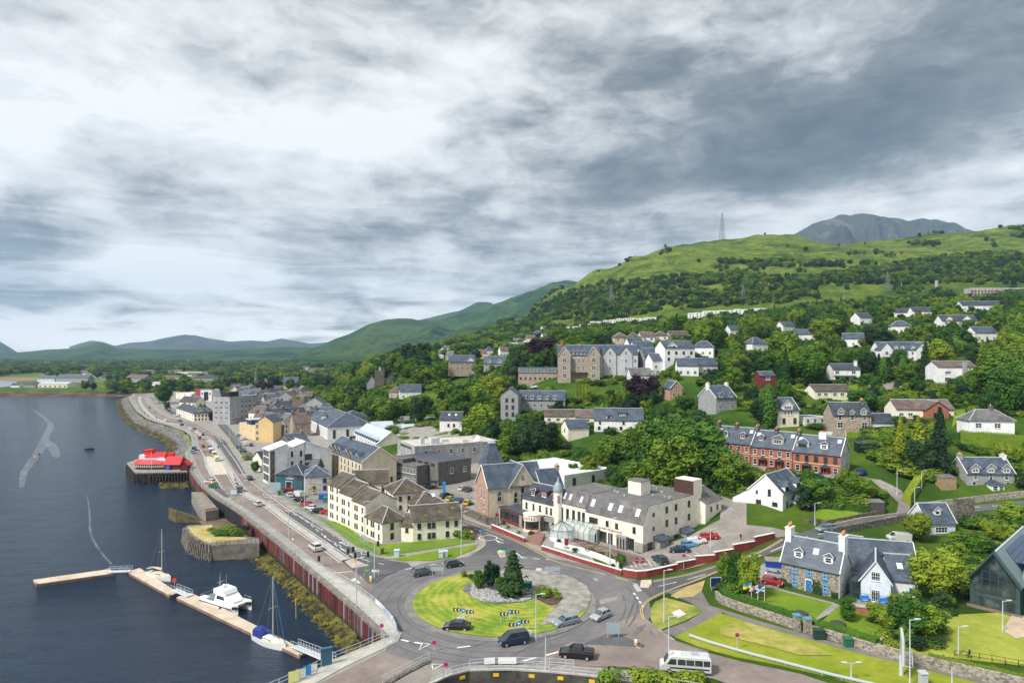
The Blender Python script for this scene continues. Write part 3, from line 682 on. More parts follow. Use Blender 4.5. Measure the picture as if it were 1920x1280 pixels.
def groundmat():
 m,bb,p=newmat('ground_grass');sv(p,'Roughness',.95);sv(p,'Specular IOR Level',.1)
 ge=bb.n('ShaderNodeNewGeometry');P=ge.outputs['Position'];se=bb.n('ShaderNodeSeparateXYZ');bb.link(P,se.inputs[0])
 grass=bb.ramp(bb.noise(P,.03,8,.7),[(.3,(.022,.055,.010)),(.48,(.045,.10,.012)),(.6,(.09,.145,.016)),(.75,(.15,.16,.03))])
 hillc=bb.ramp(bb.noise(P,.0075,12,.76,.8),[(.30,(.020,.048,.012)),(.40,(.042,.082,.016)),(.46,(.075,.115,.018)),(.52,(.13,.17,.028)),(.58,(.085,.135,.018)),(.64,(.04,.125,.010)),(.72,(.045,.06,.022))])
 hd=bb.ramp(bb.noise(P,.035,10,.8,.5),[(.34,(.25,.30,.28)),(.46,(.75,.85,.7)),(.56,(1.25,1.15,1.1)),(.68,(1.9,1.6,1.4))]);hillc=bb.mix(1.0,hillc,hd,'MULTIPLY')
 rock=bb.ramp(bb.noise(P,.02,8,.8),[(.62,(0,0,0)),(.70,(1,1,1))]);hillc=bb.mix(bb.m('MULTIPLY',rock,.5),hillc,(.13,.12,.09))
 k=bb.mr(se.outputs[1],650,1000)
 hz=bb.mr(se.outputs[2],60,110)
 c=bb.mix(bb.m('MULTIPLY',k.outputs[0],hz.outputs[0]),grass,hillc)
 flat=bb.ramp(bb.noise(P,.004,8,.75),[(.35,(.035,.085,.02)),(.48,(.09,.16,.025)),(.58,(.18,.23,.05)),(.7,(.09,.14,.02))])
 kf=bb.mr(se.outputs[1],850,1000)
 lo=bb.mr(se.outputs[2],70,40)
 c=bb.mix(bb.m('MULTIPLY',kf.outputs[0],lo.outputs[0]),c,flat)
 mud=bb.ramp(bb.noise(P,.06,8,.7),[(.35,(.035,.03,.018)),(.5,(.10,.075,.045)),(.65,(.20,.155,.11))])
 mz=bb.mr(se.outputs[2],-.9,-1.6)
 c=bb.mix(mz.outputs[0],c,mud);bb.link(c,p.inputs['Base Color'])
 bb.bump(p,.8,1.5,bb.noise(P,.12,10,.8))
 return m
gme=ground_mesh();gme.materials.append(groundmat());struct('ground',gme,None)
# -- far hills, each a relief of its own
def hillmat(name,stops,s=.002,bump=.4):
 m,bb,p=newmat(name);sv(p,'Roughness',1);sv(p,'Specular IOR Level',0)
 ge=bb.n('ShaderNodeNewGeometry');P=ge.outputs['Position'];c=bb.ramp(bb.noise(P,s,10,.7,.5),stops)
 c=bb.mix(.8,c,bb.mix(bb.noise(P,s*9,6,.7),(.45,.45,.45),(1.55,1.55,1.55)),'MULTIPLY');bb.link(c,p.inputs['Base Color'])
 bb.bump(p,bump,30,bb.noise(P,s*4,8,.65))
 return m
def ridge(name,sil,Dr,Df,Db,zf,m,rough=.12,seed=1,nu=260,nd=46):
 px=[s[0]for s in sil];us=np.linspace(px[0],px[-1],nu)
 D=np.concatenate([np.linspace(Df,Dr,nd),np.linspace(Dr,Db,10)[1:]]);U,DD=np.meshgrid(us,D)
 sy=np.interp(us,px,[s[1]for s in sil]);k=np.hanning(7);k/=k.sum();sy=np.convolve(np.pad(sy,3,mode='edge'),k,'valid')
 zr=H0+(YH-sy)/F*Dr;t=np.clip((DD-Df)/(Dr-Df),0,1);X=(U-960)/F*DD
 n=fbm(X/(Dr*.07),DD/(Dr*.07),6,seed,1)-.62;n2=fbm(X/(Dr*.018),DD/(Dr*.018),4,seed+5)-.48
 prof=t**1.25*(1-.0*t);hgt=np.maximum(zr-zf,5)
 Z=zf+hgt*prof+hgt*(rough*2.2*n*np.sin(np.pi*np.clip(t,0,1))+.04*n2*t+rough*.12*n*t)
 back=np.clip((DD-Dr)/(Db-Dr),0,1);Z=Z-back*hgt*.5;Z=np.where(t<=0,zf-20,Z)
 a,c=X.shape;v=np.stack([X,DD,Z],-1).reshape(-1,3).tolist();idx=np.arange(a*c).reshape(a,c)
 f=np.stack([idx[:-1,:-1],idx[:-1,1:],idx[1:,1:],idx[1:,:-1]],-1).reshape(-1,4).tolist()
 me=bpy.data.meshes.new(name);me.from_pydata(v,[],f);me.polygons.foreach_set('use_smooth',[1]*len(f));me.materials.append(m);return struct(name,me)
HM1=hillmat('moor_green',[(.34,(.008,.026,.014)),(.45,(.024,.065,.02)),(.53,(.06,.10,.03)),(.62,(.014,.036,.018))])
HM2=hillmat('moor_brown',[(.3,(.02,.04,.03)),(.5,(.06,.075,.045)),(.62,(.10,.09,.07)),(.72,(.016,.03,.02))],.0012)
HM3=hillmat('mountain_rock',[(.38,(.035,.040,.045)),(.48,(.075,.078,.078)),(.54,(.05,.065,.04)),(.62,(.13,.125,.12))],.004,1.0)
ridge('mountain',[(1460,450),(1490,441),(1505,433),(1520,422),(1545,413),(1575,404),(1600,402),(1640,405),(1675,409),(1700,411),(1730,410),(1760,410),(1785,415),(1805,424),(1830,436),(1870,450)],6200,4000,8000,100,HM3,.35,4,240,60)
ridge('hills',[(-300,645),(-60,632),(0,640),(20,652),(36,662),(60,668)],8500,6000,11000,0,HM1,.15,8)
ridge('hills',[(-100,662),(40,660),(90,655),(140,653),(170,644),(190,641),(215,652),(300,655),(420,655),(560,660),(700,664)],6000,3800,8000,0,HM1,.2,11)
ridge('hills',[(130,650),(150,643),(172,638),(195,641),(215,648),(245,642),(280,640),(310,633),(345,627),(365,628),(390,634),(430,640),(470,638),(500,640),(528,634),(550,638),(580,644),(640,640),(700,650)],10000,7500,11800,0,HM2,.18,15)
ridge('hills',[(380,662),(430,656),(480,653),(540,650),(600,652),(680,655),(760,660),(820,666)],5200,3700,7000,5,HM1,.2,19)
ridge('hills',[(740,610),(820,592),(860,583),(880,573),(895,566),(915,566),(940,575),(1000,580),(1060,590)],6800,5000,8500,20,HM1,.2,23)
ridge('hills',[(560,662),(600,648),(630,634),(655,626),(690,608),(720,600),(745,597),(770,598),(800,602),(830,599),(860,590),(900,578),(940,566),(980,551),(1010,540),(1035,529),(1060,524),(1090,530),(1150,560),(1220,600)],4300,2300,6000,30,HM1,.22,27,300,70)
# -- sheets laid on the ground
def sheet(name,pts,lift,m,step=4.0,kind='structure',side=0.0):
 bm=bmesh.new();P=[tuple(p[:2])for p in pts];vs=[bm.verts.new((x,y,0))for x,y in P]
 for t in tessellate_polygon([[Vec((x,y,0))for x,y in P]]):
  try:bm.faces.new([vs[i]for i in t])
  except ValueError:pass
 xs=[p[0]for p in P];ys=[p[1]for p in P]
 zt=ter(np.array(xs),np.array(ys))
 if zt.max()>.02 or(max(ys)>100 and max(xs)>20):
  step=min(step,9)
  for ax,lo,hi in((0,min(xs),max(xs)),(1,min(ys),max(ys))):
   c=lo+step
   while c<hi:
    co=(c,0,0)if ax==0 else(0,c,0);no=(1,0,0)if ax==0 else(0,1,0)
    bmesh.ops.bisect_plane(bm,geom=bm.verts[:]+bm.edges[:]+bm.faces[:],plane_co=co,plane_no=no);c+=step
 bmesh.ops.recalc_face_normals(bm,faces=bm.faces)
 if bm.faces and sum(f.normal.z for f in bm.faces)<0:bmesh.ops.reverse_faces(bm,faces=bm.faces)
 if side:
  be=[e for e in bm.edges if len(e.link_faces)==1];r=bmesh.ops.extrude_edge_only(bm,edges=be);low={g for g in r['geom']if isinstance(g,bmesh.types.BMVert)}
 else:low=set()
 al=list(bm.verts);zz=ter(np.array([v.co.x for v in al]),np.array([v.co.y for v in al]))
 for v,z in zip(al,zz):v.co.z=z+lift-(side if v in low else 0)
 me=bpy.data.meshes.new(name);bm.to_mesh(me);bm.free();me.materials.append(m);o=link(name,me);o['kind']=kind;return o
def TS(pts):return[T(*p)for p in pts]
def ribbon(mb,pts,wd,lift,dash=None,step=2.0,zf=None):
 P=[Vec((p[0],p[1]))for p in pts];seg=[]
 for a,c in zip(P,P[1:]):
  n=max(1,int((c-a).length/step));seg+=[a.lerp(c,i/n)for i in range(n)]
 seg.append(P[-1]);
 if dash:
  out=[];pos=0;run=[seg[0]];on=1;lim=dash[0]
  for a,c in zip(seg,seg[1:]):
   L=(c-a).length;d=0
   while pos+(L-d)>=lim:
    d+=lim-pos;q_=a.lerp(c,d/L if L else 0)
    if on:run.append(q_);out.append(run)
    run=[q_];on=not on;pos=0;lim=dash[0]if on else dash[1]
   pos+=L-d
   if on:run.append(c)
  if on and len(run)>1:out.append(run)
 else:out=[seg]
 for r in out:
  if len(r)<2:continue
  l=offl(r,wd/2);q_=offl(r,-wd/2);pp=l+q_;z=ter(np.array([p[0]for p in pp]),np.array([p[1]for p in pp]))+lift;n=len(r)
  mb.add([(p[0],p[1],z_)for p,z_ in zip(pp,z)],[(n+i,n+i+1,i+1,i)for i in range(n-1)])
TARM=mat('tarmac_roundabout',(.125,.122,.128),(.175,.168,.170),.12,.9,.15)
TARD=mat('tarmac_dark',(.075,.078,.088),(.115,.115,.122),.15,.9,.15)
TARR=mat('tarmac_red_chip',(.175,.142,.130),(.25,.21,.19),.10,.9,.1)
PAVE=mat('pavement',(.22,.21,.195),(.33,.315,.29),.25,.9,.1)
YARD=mat('yard_tarmac',(.17,.155,.145),(.30,.275,.25),.12,.95,.1)
LAWN=mat('lawn',(.10,.19,.014),(.19,.27,.025),.12,.95,.3,f=(.3,.7),spec=.1)
LAWNY=mat('lawn_dry',(.15,.23,.015),(.31,.31,.04),.09,.95,.3,f=(.3,.7),spec=.1)
ROUGHG=mat('rough_grass',(.22,.25,.04),(.42,.36,.12),.35,.95,.5,spec=.1)
GRAVEL=mat('gravel_pale',(.19,.182,.168),(.36,.345,.315),.6,.95,.4);SOIL=mat('soil',(.05,.035,.025),(.12,.08,.05),.8,.95)
KERB=mat('kerb_concrete',(.34,.335,.32),(.46,.45,.42),.5,.9);MARK=mat('marking_white',(.62,.62,.60),(.78,.78,.76),.8,.7);MARKY=mat('marking_yellow',(.60,.44,.12),(.70,.55,.24),.8,.7)
BLOCKP=mat('block_paving_maroon',(.13,.075,.07),(.20,.13,.12),.3,.9)
# town floor
sheet('paved_ground',WALL[::-1]+GS([(716,1212),(700,1255),(790,1250),(812,1279),(845,1265),(880,1256),(951,1253),(1086,1262),(1195,1274),(1290,1284),(1265,1200),(1215,1165),(1190,1092),(1130,1075),(1080,1000),(1090,960),(1040,915),(985,892),(930,868),(840,838),(740,818),(690,806),(640,796),(600,775),(572,755),(540,744),(330,734)]),.03,PAVE,12)
sheet('promenade',WALL+offl(WALL,-3.2)[::-1],.16,mat('promenade_concrete',(.22,.215,.20),(.33,.325,.30),.3,.9,.1),12,side=.2)
RB=GS([(764,1055),(732,1051),(699,1042),(666,1029),(611,994),(539,950),(493,916),(461,890),(447,866),(412,820),(382,798),(351,789),(318,783),(294,772),(277,754),(271,745),(290,736)])
sheet('road',offl(WALL,-3.2)[1:]+RB[::-1]+[(-24,134),(-24,118)],.06,TARR,30)
sheet('road',GS([(517,957),(556,987),(607,1018),(650,1049),(690,1061),(744,1073),(775,1065),(764,1055),(732,1051),(699,1042),(666,1029),(611,994),(560,962)]),.09,TARD,30)
sheet('road',GS([(398,816),(420,824),(448,866),(460,887),(449,888),(432,867),(412,838)]),.09,TARD,30)
sheet('road',GS([(448,850),(430,822),(412,802),(395,776),(388,766),(370,755),(376,752),(393,765),(417,788),(439,811),(452,829),(463,842),(484,858),(476,866)]),.07,TARD,30)
sheet('bus_bay',GS([(383,856),(411,856),(427,889),(402,890)]),.09,mat('concrete_bay',(.50,.44,.36),(.60,.55,.46),.2,.9),30)
CX,CY=-2.1,122.5
def circ(r,n=72,cx=CX,cy=CY,a0=0,a1=2*pi):return[(cx+r*cos(a0+(a1-a0)*i/n),cy+r*sin(a0+(a1-a0)*i/n))for i in range(n)]
RR=[min(27.6,float(np.interp(i*5,[160,184,208,222,230],[27.6,23.7,21.1,22.7,27.6])))for i in range(72)]
sheet('road',[(CX+r*cos(R(i*5)),CY+r*sin(R(i*5)))for i,r in enumerate(RR)],.10,TARM,60)
sheet('road',GS([(867,1050),(897,1033),(910,1022),(908,1011),(891,1001),(867,995),(830,975),(800,955),(812,950),(867,972),(924,993),(978,1017),(1027,1043),(1059,1056),(960,1080)]),.08,TARD,60)
sheet('road',GS([(1027,1043),(1059,1055),(1141,1077),(1189,1089),(1230,1100),(1260,1112),(1225,1125),(1208,1140),(1208,1165),(1253,1199),(1330,1222),(1260,1255),(1090,1250),(880,1249),(800,1240),(850,1200)]),.085,TARM,60)
sheet('road',TS([(1185,1090),(1224,1088),(1323,1065),(1380,1049),(1430,1030),(1465,1010),(1500,1000),(1535,990),(1561,983),(1623,970),(1687,962),(1716,959),(1784,952),(1849,947),(1940,939),(1960,952),(1849,960),(1736,966),(1687,974),(1620,988),(1574,999),(1530,1012),(1480,1030),(1424,1047),(1336,1080),(1260,1108),(1225,1125)]),.14,TARD,3)
sheet('road',TS([(1200,1150),(1216,1165),(1253,1199),(1312,1221),(1390,1241),(1500,1264),(1700,1330),(1500,1330),(1338,1275),(1260,1262),(1156,1250),(1000,1249),(1060,1210)]),.12,TARR,8)
sheet('road',GS([(750,1200),(725,1218),(650,1256),(600,1281),(480,1345),(640,1345),(725,1278),(780,1244),(830,1246),(860,1230)]),.09,TARR,60)
sheet('footway',GS([(722,1197),(675,1217),(625,1237),(595,1255),(550,1277),(420,1338),(450,1345),(592,1281),(648,1250),(720,1216),(746,1203),(752,1190),(735,1163),(700,1128),(655,1094),(610,1066),(580,1050),(560,1045),(578,1068),(666,1143)]),.17,mat('footway_slabs',(.36,.355,.32),(.48,.47,.43),.5,.9,.1),60,side=.2)
# slip road and hard islands of the carriageway
def isl(pts,m=KERB,lift=.20):return sheet('traffic_island',pts,lift,m,60,side=.2)
MED=sml(GS([(263,743),(262,752),(275,772),(303,790),(350,800),(392,825),(412,852),(436,893),(460,925),(500,946),(546,980),(604,1020),(650,1053)]),4)
isl(offl(MED,.9)+offl(MED,-.9)[::-1])
isl(GS([(410,862),(419,858),(437,885),(446,905),(458,925),(440,905)]))
isl(GS([(640,1052),(660,1047),(690,1060),(744,1072),(722,1081),(704,1094),(690,1093),(672,1077)]),TARD)
isl(GS([(646,1053),(660,1048),(692,1061),(660,1066)]),mat('island_pink',(.42,.34,.30),(.5,.42,.38),.4,.9),.205)
isl(GS([(386,899),(395,897),(408,906),(430,933),(420,932),(398,915)]),TARD)
isl(GS([(381,860),(385,859),(398,888),(401,894),(394,892),(386,876)]))
isl(GS([(1094,1208),(1146,1186),(1176,1199),(1208,1213),(1206,1217),(1150,1213)]),TARD)
isl(GS([(932,1035),(938,1029),(946,1031),(948,1045),(938,1046)]));isl(GS([(1186,1100),(1194,1098),(1204,1112),(1196,1114)]));isl(GS([(1202,1092),(1222,1091),(1216,1106),(1200,1105)]),mat('island_sand',(.50,.44,.36),(.56,.5,.42),.4,.9))
# roundabout island
sheet('roundabout_apron',circ(17.9),.22,mat('apron_grey',(.15,.147,.145),(.23,.225,.215),.5,.9),60,side=.2)
MOW,bb,p=newmat('lawn_mown');ge=bb.n('ShaderNodeNewGeometry');P=ge.outputs['Position'];sv(p,'Roughness',.95);vd=bb.n('ShaderNodeVectorMath',operation='DISTANCE');bb.link(P,vd.inputs[0]);sv(vd,1,(CX+4,CY+2,.4))
ring_=bb.m('SINE',bb.m('ADD',bb.m('MULTIPLY',vd.outputs['Value'],4.2),bb.m('MULTIPLY',bb.noise(P,.12,3),5.0)));c=bb.ramp(bb.m('ADD',bb.noise(P,.16,9,.75),bb.m('MULTIPLY',ring_,.035)),[(.36,(.10,.20,.010)),(.47,(.19,.27,.018)),(.56,(.33,.34,.04)),(.66,(.44,.36,.09))]);bb.link(c,p.inputs['Base Color'])
sheet('lawn',circ(16.4),.30,MOW,60)
sheet('gravel',GS([(930,1071),(965,1066),(1000,1068),(1030,1068),(1070,1080),(1100,1097),(1108,1112),(1107,1125),(1098,1140),(1080,1153),(1050,1165),(1012,1171),(1030,1150),(1040,1138),(1030,1133),(1003,1124),(985,1110),(950,1090)],.36),.36,GRAVEL,60)
sheet('soil_bed',GS([(1003,1112),(1030,1106),(1050,1113),(1054,1122),(1045,1133),(1030,1134),(1005,1122)],.36),.40,SOIL,60)
sheet('soil_bed',GS([(870,1078),(890,1075),(905,1081),(900,1089),(885,1088)],.36),.40,SOIL,60)
BED=GS([(866,1106),(875,1095),(905,1090),(950,1094),(990,1103),(1003,1112),(1002,1121),(975,1128),(930,1131),(895,1124)],.36)
sheet('stone_bed',BED,.41,mat('bed_grey',(.10,.10,.11),(.2,.2,.21),.8,.95),60)
# verges and lawns
def lawn(pts,m=LAWN,lift=.17,step=5):return sheet('lawn',TS(pts),lift,m,step,side=.15)
lawn([(598,969),(620,979),(637,978),(688,1016),(716,1022),(852,1011),(865,1007),(891,1012),(889,1016),(727,1044),(712,1042),(666,1023),(633,999),(611,981)])
lawn([(734,1049),(797,1037),(894,1022),(891,1029),(852,1046),(808,1052),(753,1052)])
sheet('footpath',GS([(708,1045),(896,1017),(898,1021),(732,1049)]),.15,PAVE,60)
lawn([(1219,1158),(1220,1142),(1228,1130),(1247,1121),(1300,1137),(1318,1148),(1285,1166),(1240,1182),(1226,1174)],mat('lawn_patchy',(.13,.20,.02),(.36,.32,.08),.22,.95,.3))
lawn([(1258,1117),(1290,1100),(1322,1090),(1316,1108),(1300,1120),(1270,1122)],mat('grass_straw',(.34,.27,.10),(.44,.35,.15),.4,.95,.3))
lawn([(1266,1196),(1352,1151),(1400,1167),(1500,1196),(1640,1235),(1800,1275),(1920,1300),(1700,1310),(1560,1270),(1450,1246),(1380,1232),(1310,1214)],LAWNY)
sheet('rough_grass',TS([(1350,1176),(1400,1170),(1450,1185),(1530,1215),(1560,1232),(1500,1232),(1420,1210),(1350,1192)]),.26,ROUGHG,3)
sheet('path',TS([(1250,1112),(1322,1088),(1316,1110),(1330,1135),(1420,1165),(1560,1205),(1760,1258),(1920,1300),(1900,1310),(1640,1245),(1400,1175),(1355,1150),(1265,1195),(1240,1185),(1290,1166),(1318,1148),(1300,1135)]),.15,mat('path_tarmac',(.13,.12,.115),(.22,.20,.19),.2,.95),4)
lawn([(1345,1122),(1365,1110),(1440,1103),(1560,1133),(1530,1160),(1500,1172),(1400,1146)],LAWN,.2)
lawn([(1540,1168),(1570,1140),(1600,1125),(1640,1150),(1680,1190),(1640,1205),(1560,1182)],LAWN,.2)
lawn([(1640,1218),(1700,1180),(1790,1155),(1880,1150),(1905,1165),(1930,1215),(1930,1250),(1790,1235),(1700,1228)],mat('lawn_park',(.20,.26,.02),(.34,.36,.05),.1,.95,.3),.2)
sheet('forecourt',TS([(1395,1085),(1430,1060),(1475,1040),(1482,1080),(1460,1105),(1560,1130),(1585,1140),(1530,1165),(1520,1160),(1548,1137),(1450,1112),(1400,1102)]),.16,mat('paving_grey',(.22,.215,.21),(.32,.31,.30),.4,.9),4)
sheet('path',TS([(1900,1150),(1925,1160),(1935,1195),(1905,1200),(1880,1185)]),.24,mat('path_sand',(.46,.36,.26),(.54,.44,.33),.4,.9),4)
sheet('paved_ground',GS([(725,1279),(780,1244),(840,1250),(812,1282),(790,1302),(700,1302)]),.06,YARD,60);sheet('paved_ground',GS([(756,1194),(720,1213),(648,1247),(588,1280),(560,1302),(640,1302),(700,1260),(775,1205)]),.075,PAVE,60)
# car parks and yards
sheet('car_park',TS([(1072,1030),(1085,1000),(1110,1005),(1200,1040),(1290,1005),(1350,975),(1352,930),(1400,945),(1400,985),(1500,1000),(1460,1008),(1420,1026),(1330,1056),(1240,1075),(1190,1072),(1150,1058)]),.12,YARD,3)
sheet('car_park',TS([(1062,1008),(1090,1012),(1206,1046),(1216,1056),(1190,1060),(1150,1052),(1100,1030)]),.16,BLOCKP,4)
sheet('car_park',GS([(541,928),(560,912),(600,905),(616,918),(616,960),(600,965),(575,952)]),.07,YARD,60)
sheet('car_park',GS([(850,900),(890,898),(885,940),(872,950),(830,930),(820,912)]),.07,YARD,60)
sheet('car_park',GS([(280,745),(300,742),(318,765),(345,785),(316,778),(293,762)]),.07,YARD,60)
sheet('road',TS([(1370,863),(1440,876),(1530,892),(1600,893),(1650,900),(1690,922),(1705,945),(1708,962),(1680,966),(1685,945),(1665,925),(1635,905),(1600,903),(1530,902),(1440,888),(1372,872)]),.2,YARD,3)
# terraces of grass and drives up the hillside
for q_ in([(1640,735),(1600,722),(1530,730),(1480,722),(1500,738),(1560,760),(1620,770),(1660,760)],[(1700,755),(1690,725),(1830,735),(1790,745)],[(1530,955),(1640,962),(1570,980),(1530,975)],[(1790,770),(1830,765),(1785,805)],[(990,740),(900,738),(930,748)]):sheet('lawn',TS(q_),.25,LAWN,5)
sheet('drive',TS([(1600,722),(1660,722),(1690,700),(1710,690),(1716,694),(1690,722),(1760,728),(1760,734),(1650,732)]),.35,YARD,4)
# markings
mw=MB();my=MB();L1=.15
def GL(pts,n=5):return sml([Vec(T(*p)[:2])for p in pts],n)
def off(l,d):return offl(l,d)
ribbon(mw,GL([(500,986),(455,953),(429,933),(402,893),(383,856),(372,838),(352,812),(310,797),(283,787),(262,768),(252,750)]),.22,L1)
ribbon(mw,GL([(589,1056),(539,1016),(500,986)]),.22,L1)
ribbon(mw,off(MED,-1.5),.18,L1);ribbon(mw,off(MED,1.4),.18,L1)
ribbon(mw,off([Vec(p)for p in RB[4:]],.9),.18,L1)
ribbon(mw,off(MED,4.6)[:34],.14,L1,(2,5));ribbon(mw,off(MED,-5.0)[:36],.14,L1,(2,5));ribbon(mw,off(MED,4.8)[34:],.14,L1,(1,7))
ribbon(mw,GL([(536,957),(570,975),(600,1000),(640,1030),(675,1048),(720,1060)]),.2,L1,(3,2.2))
def zig(pts,amp=.35,per=1.6):
 l=[];P=[Vec(T(*p)[:2])for p in pts]
 for a,c in zip(P,P[1:]):
  n=max(2,int((c-a).length/per));d=(c-a).normalized();nn=Vec((-d.y,d.x))
  l+=[a.lerp(c,i/n)+nn*(amp if i%2 else-amp)for i in range(n)]
 return l
for z_ in([(607,1022),(625,1036),(655,1051),(672,1055)],[(623,1015),(645,1030),(668,1046),(685,1052)],[(636,1011),(660,1025),(680,1040),(700,1045)],[(553,1028),(572,1043),(590,1058)],[(668,1072),(680,1084),(692,1095)]):ribbon(mw,zig(z_),.16,L1)
ribbon(mw,[Vec(G(*p))for p in((612,1076),(661,1072))],.35,L1)
for pts in([(448,840),(470,868)],[(440,838),(462,868)],[(455,836),(478,866)]):ribbon(mw,[Vec(T(*p)[:2])for p in pts],.3,L1,(1,1.4))
ribbon(mw,GL([(384,765),(405,785),(425,805),(440,825),(452,845)]),.15,L1,(3,3));ribbon(my,GL([(392,777),(410,800),(430,824),(446,848),(452,856)]),.12,L1);ribbon(my,GL([(398,768),(420,789),(434,800),(437,812),(444,822),(462,842),(480,858)]),.12,L1)
for o_ in(0,.3):ribbon(my,off(GL([(870,977),(924,997),(978,1020),(1027,1046),(1059,1058),(1141,1079),(1180,1090)]),.5+o_-.9),.12,L1);ribbon(my,off(GL([(868,993),(890,999),(908,1009),(911,1022),(899,1032),(867,1046),(845,1052)]),-.5+o_),.12,L1)
for o_ in(0,.3):ribbon(my,off(GL([(1224,1091),(1323,1068),(1380,1052),(1430,1033),(1465,1013)]),-.4+o_),.12,.19);ribbon(my,off(GL([(1212,1165),(1208,1145),(1222,1127),(1260,1109),(1336,1079),(1424,1046)]),.3+o_),.12,.19)
ribbon(my,GL([(1535,989),(1561,984),(1623,971),(1687,963),(1716,960)]),.14,.19)
ribbon(mw,GL([(1234,1101),(1280,1090),(1340,1072),(1400,1052),(1450,1034),(1500,1012),(1560,998),(1620,981),(1700,966),(1784,957),(1900,948)]),.16,.19,(5,3))
ribbon(mw,GL([(868,984),(900,996),(925,1005),(945,1015)]),.15,L1,(3,2.5));ribbon(mw,[Vec(G(*p))for p in((975,1046),(1030,1050))],.3,L1,(1.6,1.4))
ribbon(mw,[Vec(G(*p))for p in((760,1068),(790,1062),(830,1057),(860,1054))],.3,L1,(1.6,1.2))
ribbon(mw,[Vec(G(*p))for p in((1188,1115),(1196,1126),(1206,1142))],.35,L1,(1.2,.9));ribbon(mw,[Vec(G(*p))for p in((980,1240),(1040,1225),(1085,1210))],.4,L1,(2.4,1.6))
ribbon(mw,[Vec(G(*p))for p in((752,1200),(770,1204),(790,1207))],.4,L1,(1.5,1));ribbon(mw,[Vec(G(*p))for p in((857,1215),(882,1212))],.35,L1)
ribbon(mw,GL([(1148,1189),(1165,1203),(1200,1218)]),.16,L1)
def tri(a,c,d):ribbon(mw,[Vec(G(*p))for p in(a,c,d,a)],.25,L1)
tri((806,1208),(786,1219),(792,1206));tri((810,1246),(830,1246),(812,1257));tri((930,1013),(937,1019),(944,1019));tri((964,1034),(980,1046),(968,1038))
ribbon(mw,circ(2.3,20,G(915,1009)[0],G(915,1009)[1])+[(G(915,1009)[0]+2.3,G(915,1009)[1])],.3,L1)
def arrow(px,py,px2,py2):
 a=Vec(G(px,py));c=Vec(G(px2,py2));d=(c-a).normalized();n_=Vec((-d.y,d.x));ribbon(mw,[a,c],.25,L1)
 mw.add([(*(c+d*1.2),L1),(*(c+n_*.5),L1),(*(c-n_*.5),L1)],[(0,1,2)])
arrow(676,1095,664,1089);arrow(677,1095,666,1087);arrow(646,1099,638,1089);arrow(625,1028,614,1021);arrow(652,1024,640,1018);arrow(506,943,500,940)
for p in([(492,927),(516,931)],[(497,932),(520,936)],[(488,938),(512,941)],[(494,943),(524,947)]):ribbon(mw,[Vec(G(*q_))for q_ in p],.5,L1,(.5,.35))
for k in range(7):ribbon(mw,[Vec(T(1186+k*9,1066-k*.6)[:2]),Vec(T(1180+k*9-2,1056-k*1.0)[:2])],.13,.2)
for k in range(4):ribbon(mw,[Vec(T(1085+k*14,1020+k*5)[:2]),Vec(T(1100+k*14,1018+k*5)[:2])],.13,.22)
for p in([(1285,1040),(1296,1046)],[(1300,1036),(1312,1042)],[(1258,1040),(1300,1036)],[(1360,952),(1378,957)]):ribbon(mw,[Vec(T(*q_)[:2])for q_ in p],.13,.2)
struct('road_marking',mw,MARK);struct('road_marking',my,MARKY)
# repair patches and tyre tracks in the tarmac
pt=MB();rp=random.Random(5)
for r_ in(19.2,21.4,23.3,25.4):ribbon(pt,[(CX+(r_+.3*sin(a*3))*cos(a),CY+(r_+.3*sin(a*3))*sin(a))for a in[rp.random()*6+k*.06 for k in[0]]+[i*.1 for i in range(64)]],.28,.108)
struct('road_crack_sealing',pt,mat('tarmac_track',(.085,.085,.09),(.13,.125,.13),.4,.9))
# -- water
def watermat():
 m,bb,p=newmat('sea_water')
 sv(p,'Base Color',(.001,.022,.058,1));sv(p,'Roughness',.13);sv(p,'IOR',1.33);sv(p,'Specular IOR Level',.5)
 ge=bb.n('ShaderNodeNewGeometry');P=ge.outputs['Position']
 mp=bb.n('ShaderNodeMapping');sv(mp,'Rotation',(0,0,R(-14)));sv(mp,'Scale',(.42,.95,1));bb.link(P,mp.inputs[0])
 a=bb.noise(mp.outputs[0],.30,9,.70,.5);c=bb.noise(mp.outputs[0],2.1,4,.6,.4);e=bb.noise(P,.02,4,.6,1.0)
 h=bb.m('ADD',bb.m('MULTIPLY',a,1.0),bb.m('MULTIPLY',c,.22));h=bb.m('MULTIPLY',h,bb.m('ADD',bb.m('MULTIPLY',e,1.1),.35))
 bb.bump(p,1.0,2.4,h)
 return m
WM_=watermat()
w_=MB();w_.add([(-9000,-200,-5),(-8,-200,-5),(-8,2000,-5),(-9000,2000,-5)],[(0,1,2,3)]);struct('sea',w_,WM_)
RIV=mat('river_water',(.16,.20,.24),(.22,.26,.30),.02,.3)
sheet('river',[T(*p)[:2]for p in((147,705),(175,703),(200,705),(190,710),(165,711))],.6,RIV,80)
sheet('river',[T(*p)[:2]for p in((-80,716),(0,714),(32,716),(28,724),(0,727),(-80,728))],.6,RIV,80)
sheet('mud_flat',[T(*p)[:2]for p in((-80,706),(40,707),(130,708),(110,712),(20,716),(-80,718))],.5,mat('mud',(.16,.11,.07),(.27,.22,.10),.03,.9),80)
# haze over loch and glen
hz=MB();hz.box(-13500,-400,-12,13500,12300,1480)
hm=bpy.data.materials.new('haze');hm.use_nodes=1;t=hm.node_tree;t.nodes.clear();pv=t.nodes.new('ShaderNodeVolumePrincipled');ou=t.nodes.new('ShaderNodeOutputMaterial')
sv(pv,'Color',(.46,.70,1.0,1));sv(pv,'Density',6.5e-5);sv(pv,'Anisotropy',.1);t.links.new(pv.outputs[0],ou.inputs['Volume'])
ho=hz.out('haze',hm);ho['kind']='stuff'
